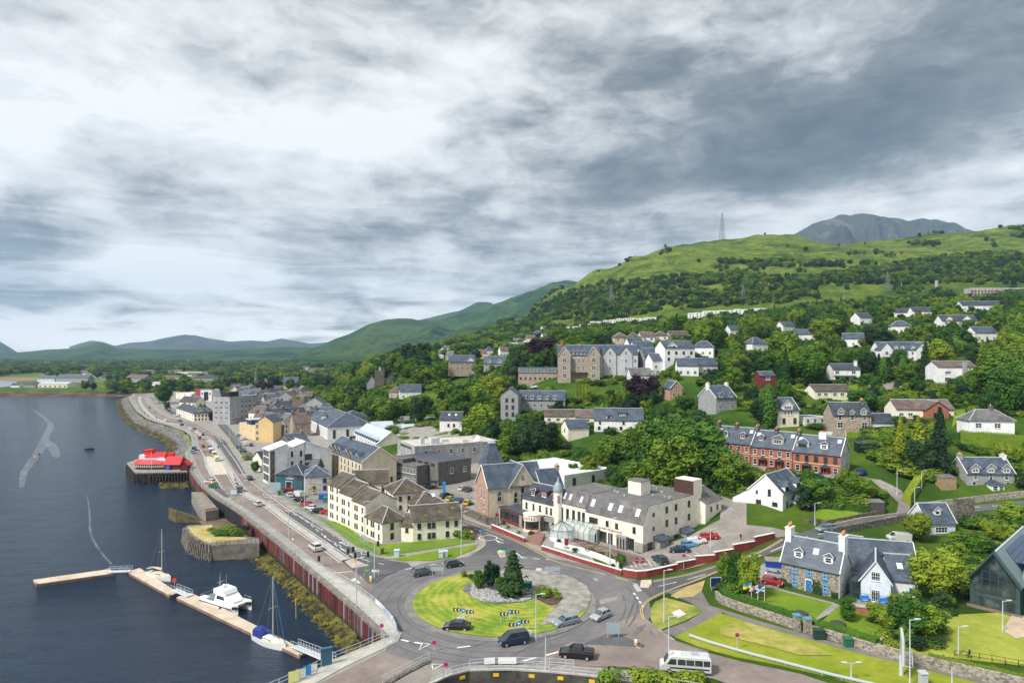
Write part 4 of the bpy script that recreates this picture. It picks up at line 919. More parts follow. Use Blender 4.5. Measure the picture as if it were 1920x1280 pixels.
# == the cream flats by the roundabout
N0=lambda p:Vec((*G(*p),0))
def flats(a,b_,d,h,roof,rh,label,wins,z=0,**k):
 C,yw,w=AB(a,b_,z);return bld('apartment_block',label,'apartment block',C,yw,w,d,h,roof,rh,CREAM,TILE_B,wins,group='cream flats beside the roundabout',style='d',cap=1,**k)
flats((615,972),(637,982),9,10,'gx',2.8,'tall narrow cream block, furthest left of the cream flats',[('f',z,[.25,.42,.8],.75,1.25)for z in(1,3.5,6,8.3)]+[('l',8.3,1,.8,1.2)])
flats((637.4,982),(661,993),9,8.9,'gx',2.7,'cream block with mossy brown roof, second of the cream flats from the sea end',[('f',z,[.2,.36,.72],.75,1.25)for z in(.9,3.4,5.9)])
flats((661.4,993),(685,1004),9,8.0,'gx',2.6,'cream block with lichen on its brown roof, just left of the corner block',[('f',z,[.2,.36,.78],.75,1.25)for z in(.9,3.3,5.6)])
flats((685.4,1004),(717,1019),6.6,5.1,'hip',2.6,'low cream corner block pointing at the roundabout lawn',[('f',z,[.12,.36,.48,.8],.75,1.3)for z in(.7,3.2)]+[('r',z,[.4],.95,1.5)for z in(.7,3.1)])
flats((752,1014),(774,1016),6.5,4.0,'gx',2.2,'lowest cream link block with a small brown roof',[('f',2.3,[.5],.85,1.1)])
flats((774,1016.5),(866,1008),8.5,5.2,'gx',2.8,'long two storey cream block facing the roundabout',[('f',z,[.13,.33,.42,.70,.88],.9,1.35)for z in(.7,3.2)],over=.45)
flats((662,966),(728,963),8,9.2,'gx',3.0,'cream block at the back of the courtyard with small dark windows',[('f',z,[.3,.55,.85],.8,1.3)for z in(1.4,4.3,6.9)])
flats((738,980),(801,973),10,8.0,'hip',3.0,'tall hipped cream block behind the low front roofs',[('f',z,[.2,.45,.8],.8,1.2)for z in(1,3.5,5.9)]+[('l',z,2,.8,1.2)for z in(3.5,5.9)])
flats((778,986),(836,979),9,5.4,'hip',2.7,'low cream block with a white rooflight, nearest the church car park',[('f',z,3,.8,1.2)for z in(.8,3.2)],sky=[(.7,.5)])
# == town blocks
def tb(name,label,a,b_,d,h,roof,rh,wm,rm,wins=(),z=0,cat='building',**k):
 C,yw,w=AB(a,b_,None if isinstance(a,Vec)else z);return bld(name,label,cat,C,yw,w,d,h,roof,rh,wm,rm,wins,**k)
tb('tenement','long beige tenement with blue slate roof and a row of dormers',(612,883),(678,915),13,9,'gx',4.6,BEIGE,SLATE,[('f',z,[.05,.14,.24,.34,.46,.56,.66,.77,.86,.95],.8,1.5)for z in(1,3.8,6.3)]+[('r',1.2,[.85],.9,1.8,'d')],style='d',rake=1,dorm=[(u,2.0,1.3,'g',BEIGE,'d',.06)for u in(-.36,-.24,-.12,.08,.2,.36)],chim=[(.3,.5,1,2.2,1.2,DST)])
def wpt(t,s=0):return Vec((-86.5+.82*t-.58*s,231.9+.58*t+.82*s,0))
fw=dict(style='d',cap=0)
def mono_r(name,label,a,b_,d,h,rh,wm,rm,wins,**k):
 C,yw,w=AB(a,b_);dirv=Vec((cos(yw),sin(yw),0));back=Vec((-sin(yw),cos(yw),0))*d
 return bld(name,label,'building',C+back,yw+pi,w,d,h,'mono',rh,wm,rm,wins,**k)
mono_r('office_block','white rendered block with a grid of dark windows, left of the modern trio',wpt(0),wpt(6.4),8.4,12.2,2.0,WHITE,WRF,[('r',z,[.2,.5,.8],2.0,2.2,'d')for z in(1.2,4.2,7.2,10)],**fw)
bx('stone_strip',DST,THINGS[-1],1.3,8.35,-1,2.9,8.5,12)
mono_r('office_block','white rendered block with narrow dark windows, middle of the modern trio',wpt(6.7,.8),wpt(12.8,.8),10,12.2,2.0,WHITE,WRF,[('b',z,[.25,.78],.8,2.0,'d')for z in(2,5.6,9.2)],**fw)
tb('office_block','white rendered block whose long pale roof falls to the right',wpt(13.1,.4),wpt(22.8,.4),13,10.6,'mono',3.8,WHITE,WRF,[('f',z,[.1],2.6,2.1)for z in(1.5,4.6,7.7)],**fw)
tb('pub','dark teal pub with hipped slate roof and silver flue',(517,917.5),(567,920),11,5.3,'hip',2.8,TEAL,SLD,[('f',4,[.45,.54,.63],.7,.9,'w'),('f',3.9,[.88],1.8,.9,'m'),('l',3.4,3,1.2,1.1,'w')],door=[('f',.5,2.2,3,DARKIN)],style='d')
tb('blue_house','pale blue grey house with a hipped slate roof under repair',(572,925),(618,921.5),9,5.6,'hip',2.8,GREYP,SLATE,[('f',3.2,[.8],1.1,1.5,'d'),('f',.8,[.35,.8],1.1,1.5,'d')])
tb('shop_block','tall yellow block with a broad blank gable facing the sea road',(479,829),(512,829),14,10.6,'gy',3.4,YELL,SLATE,[('f',z,[.1],1.3,1.9)for z in(1,4.3,7.6,10.2)])
r_=tb('shop_block','low ochre block with a dark glazed top floor, left of the yellow gable',(449,817),(478.5,826),10,7.6,'flat',.3,mat('render_ochre',(.62,.47,.27),(.68,.53,.33),.2,.85),MRF,[('l',z,4,1,1.6)for z in(1,4)]+[('f',z,2,1,1.6)for z in(4,)])
bx('attic_storey',GLASS,r_,-4,1,7.7,4,9,10.3);bx('roof_canopy',MRF,r_,-4.6,.3,10.3,4.6,9.6,10.7)
r_=tb('office_tower','pale grey concrete office tower with red band and dark rooftop box',(431,796),(484,788.5),14,18,'flat',.5,GREYR,FELT,[('f',z,[.42,.54,.68],2.0,1.7)for z in(3.6,7,10.4,13.8)]+[('l',z,[.2,.5,.8],2.6,1.5)for z in(3.6,7,10.4,13.8)]+[('f',.6,[.3,.7],3,1.5)])
bx('plant_room',DARKIN,r_,-10,4,18.1,-1,11,21.5);bx('fascia',RF,r_,-11.5,-.12,2.8,-1,.1,3.3)
tb('office_block','white three storey block with dark blue stair window beside the tower',(376,752),(397,752),18,11,'flat',.5,WHITE,MRF,[('f',1,[.5],4.5,8.5,'d'),('f',7,[.15,.85],1.4,1.6,'d')])
tb('office_block','narrow maroon clad block at the end of the white one',(366,750),(375.5,752),14,11.5,'flat',.4,paint('clad_maroon',(.25,.02,.03)),FELT)
tb('stone_block','grey stone block with flat pale roof left of the tower',(404,764),(429,764),14,11,'flat',.4,GRAN,MRF,[('f',z,4,1.1,1.7)for z in(1,4.3,7.6)])
tb('shop_house','red painted shop house squeezed beside the grey tower',(420,784),(430,787),8,8,'gx',3,paint('wall_red',(.42,.05,.06)),SLD)
tb('shop_house','narrow white shop house with dark roof along the street',(410,776),(420,783),8,7,'gx',3,WHITE,SLD,[('f',4,2,1,1.4)])
tb('shop_house','cream gabled house with red brick chimney near the car park',(336,767),(366,769),10,6.5,'gx',4.5,CREAM,SLD,[('f',z,3,1,1.4)for z in(1,3.8)],chim=[(.5,.5,2,1,1.6,REDB)])
tb('cottage_row','long cream row with dark hipped roof beside the sea road',(331,778),(363,790),10,5.6,'gx',3.4,CREAM,SLD,[('f',z,8,1,1.4,'d')for z in(.8,3.3)],chim=[(u,.5,1.2,.9,1.2,DST)for u in(.1,.35,.6,.85)])
tb('cottage_row','cream end house with hipped dark roof behind the purple tree',(363.5,790),(396,789),11,5.6,'hip',3.6,CREAM,SLD,[('f',z,5,1,1.4,'d')for z in(.8,3.3)])
tb('shopping_hall','long white hall with broad blue hipped roof and slit windows',(581,806),(614,825),26,7,'hip',6.5,WHITE,SLATE,[('f',.8,12,1.4,5,'w')]+[('r',.8,[.14,.42],1.5,4.6,'d')])
tb('shopping_hall','second blue hipped hall rising behind the white one',(640,806),(704,802),22,5.4,'hip',5.5,WHITE,SLD,[('f',2.6,[.8,.93],1.6,1.8,'d')])
for px,py,D_,s_ in((608,781,385,1.5),(636,786,372,1.3)):
 P=at(px,py,D_);m_=MB().box(-s_,-s_,-1.5,s_,s_,1.0,0).add([(-s_-.4,-s_-.4,1),(s_+.4,-s_-.4,1),(s_+.4,s_+.4,1),(-s_-.4,s_+.4,1),(0,0,2.8)],[(0,1,4),(1,2,4),(2,3,4),(3,0,4)],1)
 tag(m_.out('roof_cupola',[LEAD,SLATE],None,P),'small pointed roof vent %s the blue roofed hall'%('highest on' if s_>1.4 else 'lower on'),'roof vent')
tb('shop_row','cream row with terracotta eaves and a line of slate dormers under a pale roof',(663,836),(706,858),14,6,'gx',5.2,CREAM,MRF,[('f',z,8,1,1.5,'m')for z in(.8,3.6)],dorm=[(-.44+.98*i/10,1.8,1.5,'g',SLD,'d',.05)for i in range(10)])
tb('shop_row','pale roofed cream shop with a small tower beside the white hall',(700,826),(740,824),14,5.5,'gx',4,CREAM,MRF)
tb('warehouse','blue shed with a bright sheet metal roof behind the post office',(755,829),(824,826),13,4.4,'gx',4.4,mat('clad_navy',(.03,.06,.13),(.05,.08,.16),.4,.6),MRF,[('f',1.5,[.12,.6,.85],2,1.4)])
tb('warehouse','cream gabled shed with dark loading bay',(716,826),(752,828),12,5.4,'gy',3,CREAM,MRF,[('f',2,[.5],2.4,2.6,'d')])
tb('warehouse','orange walled building with an old worn slate roof',(742,812),(851,817),13,4.6,'gx',4.8,ORNG,SLW,[('f',1.2,[.84,.94],.8,1.6,'d')],rake=1)
r_=tb('post_office','grey concrete post office with satellite dish on its pale deck roof',(778,890),(936,876),22,10.7,'flat',.4,GREYR,FELT_P,[('f',7.2,[.12,.27,.41,.55,.69,.84],1.2,1.9),('l',7.2,[.15,.4,.62,.85],1.0,2.2),('l',9.5,[.5],14,.6,'d'),('f',3,[.3,.6,.85],1.2,1.9)])
m_=MB().box(-10,4,10.8,-6.5,7,13.2).box(-14,5,10.8,-12.4,6.6,13.6).box(-4,8,10.8,-1,9.5,11.8).box(4,5,10.8,6,6.4,11.6);m_.out('roof_plant',GREYP,r_)['kind']='stuff'
m_=MB().lathe([(.1,0),(.9,.25),(1.5,.75)],14);o_=m_.out('satellite_dish',WPT,r_,(9,3.4,12.2));o_.rotation_euler=(R(70),0,R(-15));m_=MB().cyl((9,3.8,10.8),(9,3.8,12.2),.12).out('dish_post',METAL,r_)
r_=tb('council_office','dark brown office with a flat blue black roof and high window strip',(822,912),(883,902),22,8.3,'flat',.3,DGREY,FELT_B,[('f',4.0,[.4,.8],1.6,1.9),('l',6.9,[.12,.3,.48,.66,.84],2.6,.8,'d'),('l',1.5,[.2],3,3.5,'d')])
bx('garage_door',mat('door_grey',(.10,.10,.10),(.14,.14,.14),1),r_,-4,-.1,.6,7,-.02,2.6)
tb('council_office','lower brown office wing with two bands of windows facing the street',(782,912),(803,908),13,7,'flat',.3,DGREY,FELT,[('l',z,[.1,.23,.36,.49,.62,.75,.88],1.3,1.7,'w')for z in(1,4.2)])
tb('council_office','glazed stair block of the brown office with blue panes',(755,905),(782,900),8,8.3,'flat',.3,DGREY,FELT,[('f',z,4,1.3,1.8,'w')for z in(1.3,4.8)]+[('l',z,3,2,2,'d')for z in(1.3,4.8)])
m_=MB().box(-2.6,-1.5,2.3,2.6,1.5,2.6).box(-2.4,1.2,0,-2.2,1.4,2.3).box(2.2,-1.4,0,2.4,-1.2,2.3).box(-2.4,-1.4,0,-2.2,-1.2,2.3)
tag(m_.out('entrance_canopy',BLACK,None,N0((806,916))),'black entrance canopy on posts before the brown office','canopy')
# white flat roofed clinic behind the church
tb('clinic','white flat roofed building with slit windows directly behind the church',(952,905),(1058,932),22,6.8,'flat',.4,WHITE,WRF,[('f',3.8,[.05,.12,.19,.26,.33,.4,.47,.54,.61,.68,.8,.86],.8,1.6,'d'),('f',1,[.8,.86],.8,2,'d'),('r',3.6,[.2,.6],1.4,2.2,'d'),('r',.6,[.2,.6],1.4,2.2,'d')])
tb('clinic','higher white block with blue tinted windows under the wood',(1014,872),(1162,900),14,8,'flat',.4,WHITE,MRF,[('f',z,9,1.6,1.5,'d')for z in(2,5.6)])
# roofs of the old town
OT=[((484,823),(505,826),9,7,4,DST,SLATE,'brown stone gable house with a tall chimney','gy'),((520,846),(548,855),9,5,4,DGREY,SLATE,'grey slated house in front of the white modern roofs','gy'),((551,820),(583,818),11,8,5,TAN,TILE_M,'tan stone shops with a brown roof beside the hall','gx'),((508,806),(540,803),12,8,4.5,DST,SLATE,'dark stone tenement behind the yellow gable','gx'),((466,795),(492,797),9,8,4,WHITE,TILE_M,'white house with maroon tiled roof behind the tower','gx'),((486,792),(512,790),9,8,5,WHITE,SLATE,'white gabled house with brick chimney stack','gy'),((505,793),(524,792),9,9,4,CREAM,SLATE,'cream gable in the middle of the old town roofs','gy'),((520,788),(548,787),10,9,4.5,DST,SLD,'dark slated house with stone walls in the old town','gx'),((546,789),(580,791),11,7,4,GRAN,SLW,'grey hipped roof house next to the big hall','hip'),((540,808),(562,808),9,7,4,CREAM,SLATE,'cream shop with clay pots left of the hall','gy'),((480,765),(521,764),12,8,4,TAN,SLATE,'tan stone bank with small roof gables','gx'),((536,757),(556,757),10,7,5,mat('brick_pink',(.50,.14,.13),(.55,.18,.16),.4),SLATE,'house with a salmon pink gable end','gy'),((474,880),(491,884),7,5,2.6,CREAM,SLD,'small cream gabled house in front of the modern trio','gy'),((594,902),(606,898),8,5,3,TEAL,SLD,'teal house tucked between white block and tenement','gy'),((330,747),(362,748),20,6,0.3,CREAM,MRF,'low cream flat roofed store by the trees','flat')]
for a,b_,d,h,rh,wm,rm,lb,rf in OT:
 wn_=[('f',z,3,1,1.5)for z in(1,4)if z+1.8<h]
 tb('town_house',lb,a,b_,d,h,rf,rh,wm,rm,wn_,cat='house',chim=[(.05,.5,.9,2,1.4,DST),(.95,.5,.9,2,1.4,DST)]if rf=='gx' else([(.5,.9,1.8,.9,1.2,REDB)]if rf=='gy' else[]))
# further parts of the town
far=[('white_block','cream slab block of flats with many small windows behind the trees',(580,722.5),(626,722.5),14,16,'flat',.5,CREAM,MRF,[('f',z,10,1.3,1.4,'d')for z in(2,5.3,8.6,12)]),('white_block','white houses at the foot of the cream slab block',(580,733),(620,732),12,7,'gx',4,WHITE,SLATE,[('f',3,6,1.4,1.6)]),('school_hall','long pale low hall with a brown fascia in the distance',(333,706),(378,706),30,10,'flat',.5,CREAM,FELT,[('f',4,8,3,2,'d')]),('school_hall','curved grey warehouse roof right of the pale hall',(362,719),(428,719),24,9,'gx',3,GRAN,SLD,()),('school_hall','grey box building in front of the curved warehouse',(314,723),(334,722),18,9,'flat',.5,DGREY,FELT,()),('station_house','grey stone villa with several gables near the end of the sea road',(235,719),(270,720),16,9,'gx',6,GRAN,TILE_M,[('f',4,5,1.4,2)]),('boat_shed','low green roofed hall on the far shore',(71,727),(126,727),20,5.5,'gx',2.5,CREAM,MRF,[('f',1.5,6,3,1.5,'d')]),('far_house','dark roofed house at the left end of the far shore',(44,727),(66,727),10,5,'gx',4,GRAN,SLD,()),('far_house','white gabled house on the far shore beside the water',(20,727),(36,727),10,4,'gx',3,WHITE,SLATE,()),('far_house','blue roofed houses behind the green roofed hall',(70,717),(102,717),10,7,'gx',5,WHITE,SLATE,[('f',3,4,1.5,1.5)]),('far_house','wide slate roofed terrace behind the boat shed',(105,717),(165,718),12,8,'gx',6,GRAN,SLATE,[('f',3,8,1.5,1.5)]),('garage','white garage with flat roof by the station car park',(280,724),(300,724),12,6,'flat',.6,WHITE,WRF,()),('church_hall','grey church with long slate roof and pale annexe',(528,727),(556,727),20,7,'gx',8,GRAN,SLATE,()),('church_hall','pink stone chapel gable beside the spire',(490,735),(512,735),22,6,'gy',8,PINK,SLATE,()),('supermarket','white long supermarket far across the valley',(248,683),(268,683),60,14,'flat',2,WHITE,WRF,()),('supermarket','long white shed line at the foot of the far forest',(612,681),(690,680),60,9,'flat',2,WHITE,WRF,()),('far_house','white farm houses on the flat land left of the bay',(110,682),(130,682),20,9,'gx',5,WHITE,SLATE,())]
for nm,lb,a,b_,d,h,rf,rh,wm,rm,wn_ in far:tb(nm,lb,a,b_,d,h,rf,rh,wm,rm,wn_)
rr=random.Random(3)
for i in range(58):
 px=rr.uniform(275,640)if i<48 else rr.uniform(130,300);py=rr.uniform(692,704)if i%2 else rr.uniform(699,714)
 P=T(px,py);bld('estate_house','small pale house with dark roof in the far estate beyond the town','house',P,rr.uniform(-.3,.3),rr.uniform(14,34),9,5.5,'gx',4,rr.choice([CREAM,WHITE,GREYR,BEIGE]),rr.choice([SLD,TILE_M,TILE_B]),(),group='houses of the far estate')
# spire and tower of the two town churches
P=N0((481,737));r_=empty('church_spire',P,.3,'slender brown stone church spire above the copper beech','church spire');bx('tower',DST,r_,-3,-3,-2,3,3,15)
m_=MB().cyl((0,0,15),(0,0,33),3.1,.15,8).out('spire',DST,r_)
P=N0((503,737));r_=empty('church_tower',P,.3,'square grey church tower right of the brown spire','church tower');bx('tower',GRAN,r_,-4,-4,-2,4,4,17)
m_=MB()
for x_ in(-4,3):
 for y_ in(-4,3):m_.box(x_,y_,17,x_+1,y_+1,19)
m_.out('pinnacle',GRAN,r_)['kind']='stuff'
# == sandstone church by the roundabout
A=Vec((-10.5,191.5,0));B=Vec((-6.7,182,0));C=(A+B)/2;u=(B-A).normalized();yw=atan2(u.y,u.x);v=Vec((-u.y,u.x,0))
ch=bld('church','red sandstone church with cream side walls, slate roof and stumpy tower','church',C,yw,(B-A).length,17,9,'gy',5.6,PINK,SLATE,[('f',.8+1,[.66],1.0,2.4,'w'),('f',5,[.45,.68],.95,3,'w')],rake=1,chim=[])
m_=MB().box((B-A).length/2+.0,0.3,-2,(B-A).length/2+.08,17,8.9).out('side_wall',BEIGE,ch)
def lancet(parent,x,y,z,w,h,rz):
 m=MB();n=7;arc=[(-w/2,0),(w/2,0),(w/2,h-w*.8)]+[(w/2*cos(a),h-w*.8+w*.8*sin(a))for a in[pi*(i+1)/n for i in range(n-1)]]+[(-w/2,h-w*.8)]
 k=len(arc);s=1.28;out=[(px_*s,(pz-h/2)*1.12+h/2)for px_,pz in arc];ins=[(px_*.84,(pz-h/2)*.93+h/2)for px_,pz in arc]
 def ring(a,b_,y0,mi):m.add([(p[0],y0,p[1])for p in a]+[(p[0],y0,p[1])for p in b_],[(i,(i+1)%k,k+(i+1)%k,k+i)for i in range(k)],mi)
 ring(out,arc,-.10,0);ring(arc,ins,-.07,1);m.add([(p[0],-.10,p[1])for p in out]+[(p[0],.05,p[1])for p in out],[(i,(i+1)%k,k+(i+1)%k,k+i)[::-1]for i in range(k)],0)
 m.box(-w*.42,-.065,h*.5-.05,w*.42,-.03,h*.5+.05,1)
 o=link('window',m.mesh('window',[TAN,WF]),parent,(x,y,z),rz);g=MB();g.add([(p[0],-.02,p[1])for p in ins],[tuple(range(k))]);g.out('pane',GLASS,o)
hw=(B-A).length/2
for y_ in(3.4,):lancet(ch,hw+.1,y_,5,1.3,3.1,R(90));lancet(ch,hw+.1,y_,1.2,1.3,2.6,R(90))
A2=B+v*6.2+u*.15;B2=B+v*14.6+u*.15;C2=(A2+B2)/2
tr=bld('church_wing','cream gabled church wing with three tall lancet windows','church wing',(A2.x+B2.x)/2*Vec((1,0,0))+Vec((0,(A2.y+B2.y)/2,0)),atan2((B2-A2).y,(B2-A2).x),8.6,9,8.6,'gy',6.2,BEIGE,SLATE,(),rake=1)
for x_,z_,h_ in((-2.1,4.2,3.2),(0,4.4,4.6),(2.1,4.2,3.2)):lancet(tr,x_,0,z_,1.15,h_,0)
lancet(tr,0,0,10.8,.8,1.1,0);addw(tr,-3,0,.8,1.1,1.3);addw(tr,1.5,0,.8,1.2,1.5,style='m')
A3=B+v*16+u*3;bld('church_hall','tan stone gable of the old hall behind the church wing','hall',A3+Vec((2.5,3,0)),atan2(v.y,v.x),7,9,8,'gx',4.6,TAN,SLATE,(),rake=1,chim=[(1,.5,.9,1.6,1,TAN)])
P=C+v*4.5-u*4.4;r_=empty('church_tower',P,yw,'square sandstone tower with blunt slate pyramid roof at the church corner','church tower')
bx('tower',PINK,r_,-2.9,-2.9,-2,2.9,2.9,13.2);bx('cornice',TAN,r_,-3.15,-3.15,13.2,3.15,3.15,13.9)
m_=MB().add([(-3.2,-3.2,13.9),(3.2,-3.2,13.9),(3.2,3.2,13.9),(-3.2,3.2,13.9),(-.8,-.8,20.2),(.8,-.8,20.2),(.8,.8,20.2),(-.8,.8,20.2)],[(0,1,5,4),(1,2,6,5),(2,3,7,6),(3,0,4,7),(4,5,6,7)]).out('pyramid_roof',SLATE,r_)
m_=MB().box(-.95,-.95,20.2,.95,.95,20.6).cyl((0,0,20.6),(0,0,22),.04).out('finial',LEAD,r_)
for x_ in(-.8,.8):lancet(r_,x_,-2.9,9,.9,3,0);lancet(r_,2.9,x_,9,.9,3,R(90))
m_=MB();pts=[Vec(G(*p))for p in((868,962),(890,972),(915,983),(935,984))]
for a,c in zip(pts,pts[1:]):
 d_=(c-a).normalized();n_=Vec((-d_.y,d_.x))*.35;m_.prism([tuple(a-n_),tuple(c-n_),tuple(c+n_),tuple(a+n_)],-1,2.1)
tag(m_.out('retaining_wall',DST),'dark stone retaining wall along the street below the church','wall')
# == the cream hotel
P0=Vec((2.9,180,0));P1=Vec((30.0,149.3,0));u=(P1-P0).normalized();v=Vec((-u.y,u.x,0));yw=atan2(u.y,u.x)
def HP(s,t=0,z=0):return P0+u*s+v*t+Vec((0,0,z))
bld('hotel_wing','low cream hotel wing with three maroon dormers beside the church','hotel wing',HP(7),yw,14,9,7,'gx',3.4,CREAM,SLD,[('f',4.2,[.12,.32,.5,.68,.8],.7,1.7,'d'),('f',1.2,[.12,.32],.7,1.5,'d')],dorm=[(-.26,1.7,1.5,'h',RF,'w',.2),(.03,2.4,1.6,'s',RF,'w',.25),(.33,1.7,1.5,'h',RF,'w',.2)])
def mansard(name,label,s0,s1,d,h,top,setb,wins,z=0.0,wm=CREAM,base=None,group=None):
 w=s1-s0;r=empty(name,HP((s0+s1)/2,0,z),yw,label,'hotel block',group);x0,x1=-w/2,w/2;m=MB()
 pr=[(0,-5),(0,h),(setb,top),(d,top),(d,-5)]
 for x,fl in((x0,0),(x1,1)):m.add([(x,*p)for p in pr],[tuple(range(5))if not fl else tuple(range(5))[::-1]])
 m.add([(x0,0,-5),(x1,0,-5),(x1,0,h),(x0,0,h)],[(0,1,2,3)]);m.add([(x0,d,-5),(x1,d,-5),(x1,d,top),(x0,d,top)],[(3,2,1,0)]);m.out('wall',wm,r)
 m=MB().add([(x0-.1,-.3,h-.2),(x1+.05,-.3,h-.2),(x1+.05,setb,top+.12),(x0-.1,setb,top+.12),(x0-.1,-.1,h-.35),(x1+.05,-.1,h-.35)],[(0,1,2,3),(4,5,1,0)])
 m.add([(x1+.05,-.3,h-.2),(x1+.05,setb+.1,top-.2),(x1+.05,setb,top+.12)],[(0,1,2)]);ro=m.out('mansard_slope',SLW,r)
 m=MB().box(x0+.05,setb+.05,top-.2,x1-.25,d-.2,top+.03).out('roof',FELT,r)
 for x,z_,ww,wh,st in wins:addw(r,x,0,z_,ww,wh,0,st)
 return r,ro
r_,ro=mansard('hotel_block','cream middle part of the hotel with tall windows and slate mansard',14,23.6,14,8.2,11.2,1.6,[(x,3.6,.95,3.2,'d')for x in(-3.6,-1.6,.5,2.4,3.9)])
for x_ in(-3.2,-1.2,2.6):
 m_=MB();m_.M=Matrix.Translation((x_,.45,9.0))@Matrix.Rotation(atan2(3,1.6),4,'X');m_.box(-.4,0,.1,.4,1.6,.2);m_.out('rooflight',paint('rooflight_glass',(.55,.62,.70),.15),ro)
P=HP(14.1,-.3);r2=empty('turret',P,0,'slim cream turret with lead onion dome on the hotel','turret');m_=MB().cyl((0,0,-2),(0,0,10.8),1.15,n=8).out('turret_wall',CREAM,r2)
m_=MB().lathe([(1.35,10.8),(1.4,11.1),(1.25,11.9),(.8,12.9),(.25,13.6),(.08,14.6),(.01,14.7)],12).out('dome',mat('lead_dome',(.20,.26,.30),(.28,.33,.36),1,.5),r2,smooth=1);addw(r2,0,-1.12,8.2,.5,1.7,0,'m')
hb,ro=mansard('hotel_block','big cream corner block of the hotel with four white rooflights',23.6,41,24,7.5,11.2,2.0,[(-6.3,4.9,2.8,1.3,'d'),(-1.9,4.9,.9,1.3,'d'),(1.0,4.9,.9,1.3,'d'),(6.2,4.9,.9,1.4,'d'),(-3.2,.9,2.2,2.5,'d'),(-.9,.9,1.4,2.5,'d'),(5.0,.9,2.4,2.6,'d')])
for x_ in(-7.2,-1.6,1.5,6.6):
 m_=MB();m_.M=Matrix.Translation((x_,.65,8.6))@Matrix.Rotation(atan2(3.7,2.2),4,'X');m_.box(-.55,0,.15,.55,1.8,.3);m_.out('rooflight',paint('skylight_white',(.72,.78,.85),.2),ro)
W_=41-23.6
m_=MB().box(-W_/2+2.5,-.12,-4,W_/2+.1,.03,.85).box(6.4,-.12,.85,W_/2+.1,.03,3.0).box(-4.7,-.12,.85,-4.35,.03,3.3).box(W_/2,-.12,-4,W_/2+.12,24,2.7).out('stone_facing',mat('blockwork_grey',(.26,.25,.235),(.36,.35,.33),.8,.9,streak=.1),hb)
for x_ in(-7.1,1.6):
 m_=MB().box(x_,-1.0,-4,x_+2.9,0,3.5).box(x_-.1,-1.12,3.5,x_+3.0,0,3.75);o_=m_.out('stone_bay',MAT['blockwork_grey'],hb)
 for k_ in range(3):addw(hb,x_+.6+k_*.85,-1.0,.9,.42,2.3,0,'d')
for z_,ys_ in((8.6,(4,9.2,13,18.5)),(5.4,(4,9.2,13,18.5))):
 for k_,y_ in enumerate(ys_):addw(hb,W_/2,y_,z_,.7 if k_==0 else 1.0,.8 if k_==0 else 1.5,R(90),'d')
for y_,w2 in((3.0,3.4),(13.5,3.4)):
 m_=MB().box(W_/2,y_+1.2,-3,W_/2+1.7,y_+1.2+w2,3.0);o_=m_.out('porch',MAT['blockwork_grey'],hb)
 m_=MB().add([(W_/2,y_+.9,4.0),(W_/2+2.0,y_+.9,3.1),(W_/2+2.0,y_+1.5+w2,3.1),(W_/2,y_+1.5+w2,4.0),(W_/2,y_+.9,3.0),(W_/2+2.0,y_+.9,2.95),(W_/2+2.0,y_+1.5+w2,2.95),(W_/2,y_+1.5+w2,3.0)],[(0,1,2,3),(1,0,4,5),(2,1,5,6),(3,2,6,7)]).out('porch_roof',SLATE,o_)
 addw(hb,W_/2+.12,y_-.6,.5,1.7,2.3,R(90),'d');addw(hb,W_/2+.12,y_+6.2,.9,1.6,2.2,R(90),'d')
 m_=MB()
 for k_ in range(6):m_.box(W_/2+.2+k_*.35,y_-1.2,-2,W_/2+.55+k_*.35,y_+.4,.6-k_*.2)
 m_.out('steps',CONC,hb)
stext('MUTHU FORT WILLIAM HOTEL',.62,mat('letter_maroon',(.18,.01,.025)),hb,(-1.6,-.06,3.95),0,name='hotel_lettering')
bx('roof_tower',CREAM,hb,-3.5,10,11.1,.5,13.8,14.6);bx('roof_tower_top',FELT,hb,-3.7,9.8,14.6,.7,14,14.75)
bx('lift_housing',CREAM,hb,3.2,20.6,11.1,8.6,24.5,14.8);bx('lift_housing_front',paint('cladding_umber',(.07,.035,.03)),hb,3.0,20.5,11.3,8.62,20.6,14.6)
rp=random.Random(8);m_=MB()
for _ in range(14):
 x_,y_=rp.uniform(-7.5,7.5),rp.uniform(4,22);s_=rp.uniform(.3,.8);m_.box(x_,y_,11.2,x_+s_,y_+s_,11.2+rp.uniform(.15,.6))
m_.out('roof_vent',METAL,hb)['kind']='stuff'
C,yw2,w=AB(Vec((48.6,163.5,2)),Vec((54.5,169.5,2.6)))
bld('hotel_annexe','narrow cream annexe at the right end of the hotel','hotel wing',C,yw2,w,10,6.6,'gx',2.6,CREAM,SLW,[('f',z,[.35,.75],.8,1.2,'d')for z in(1.2,4.2)])
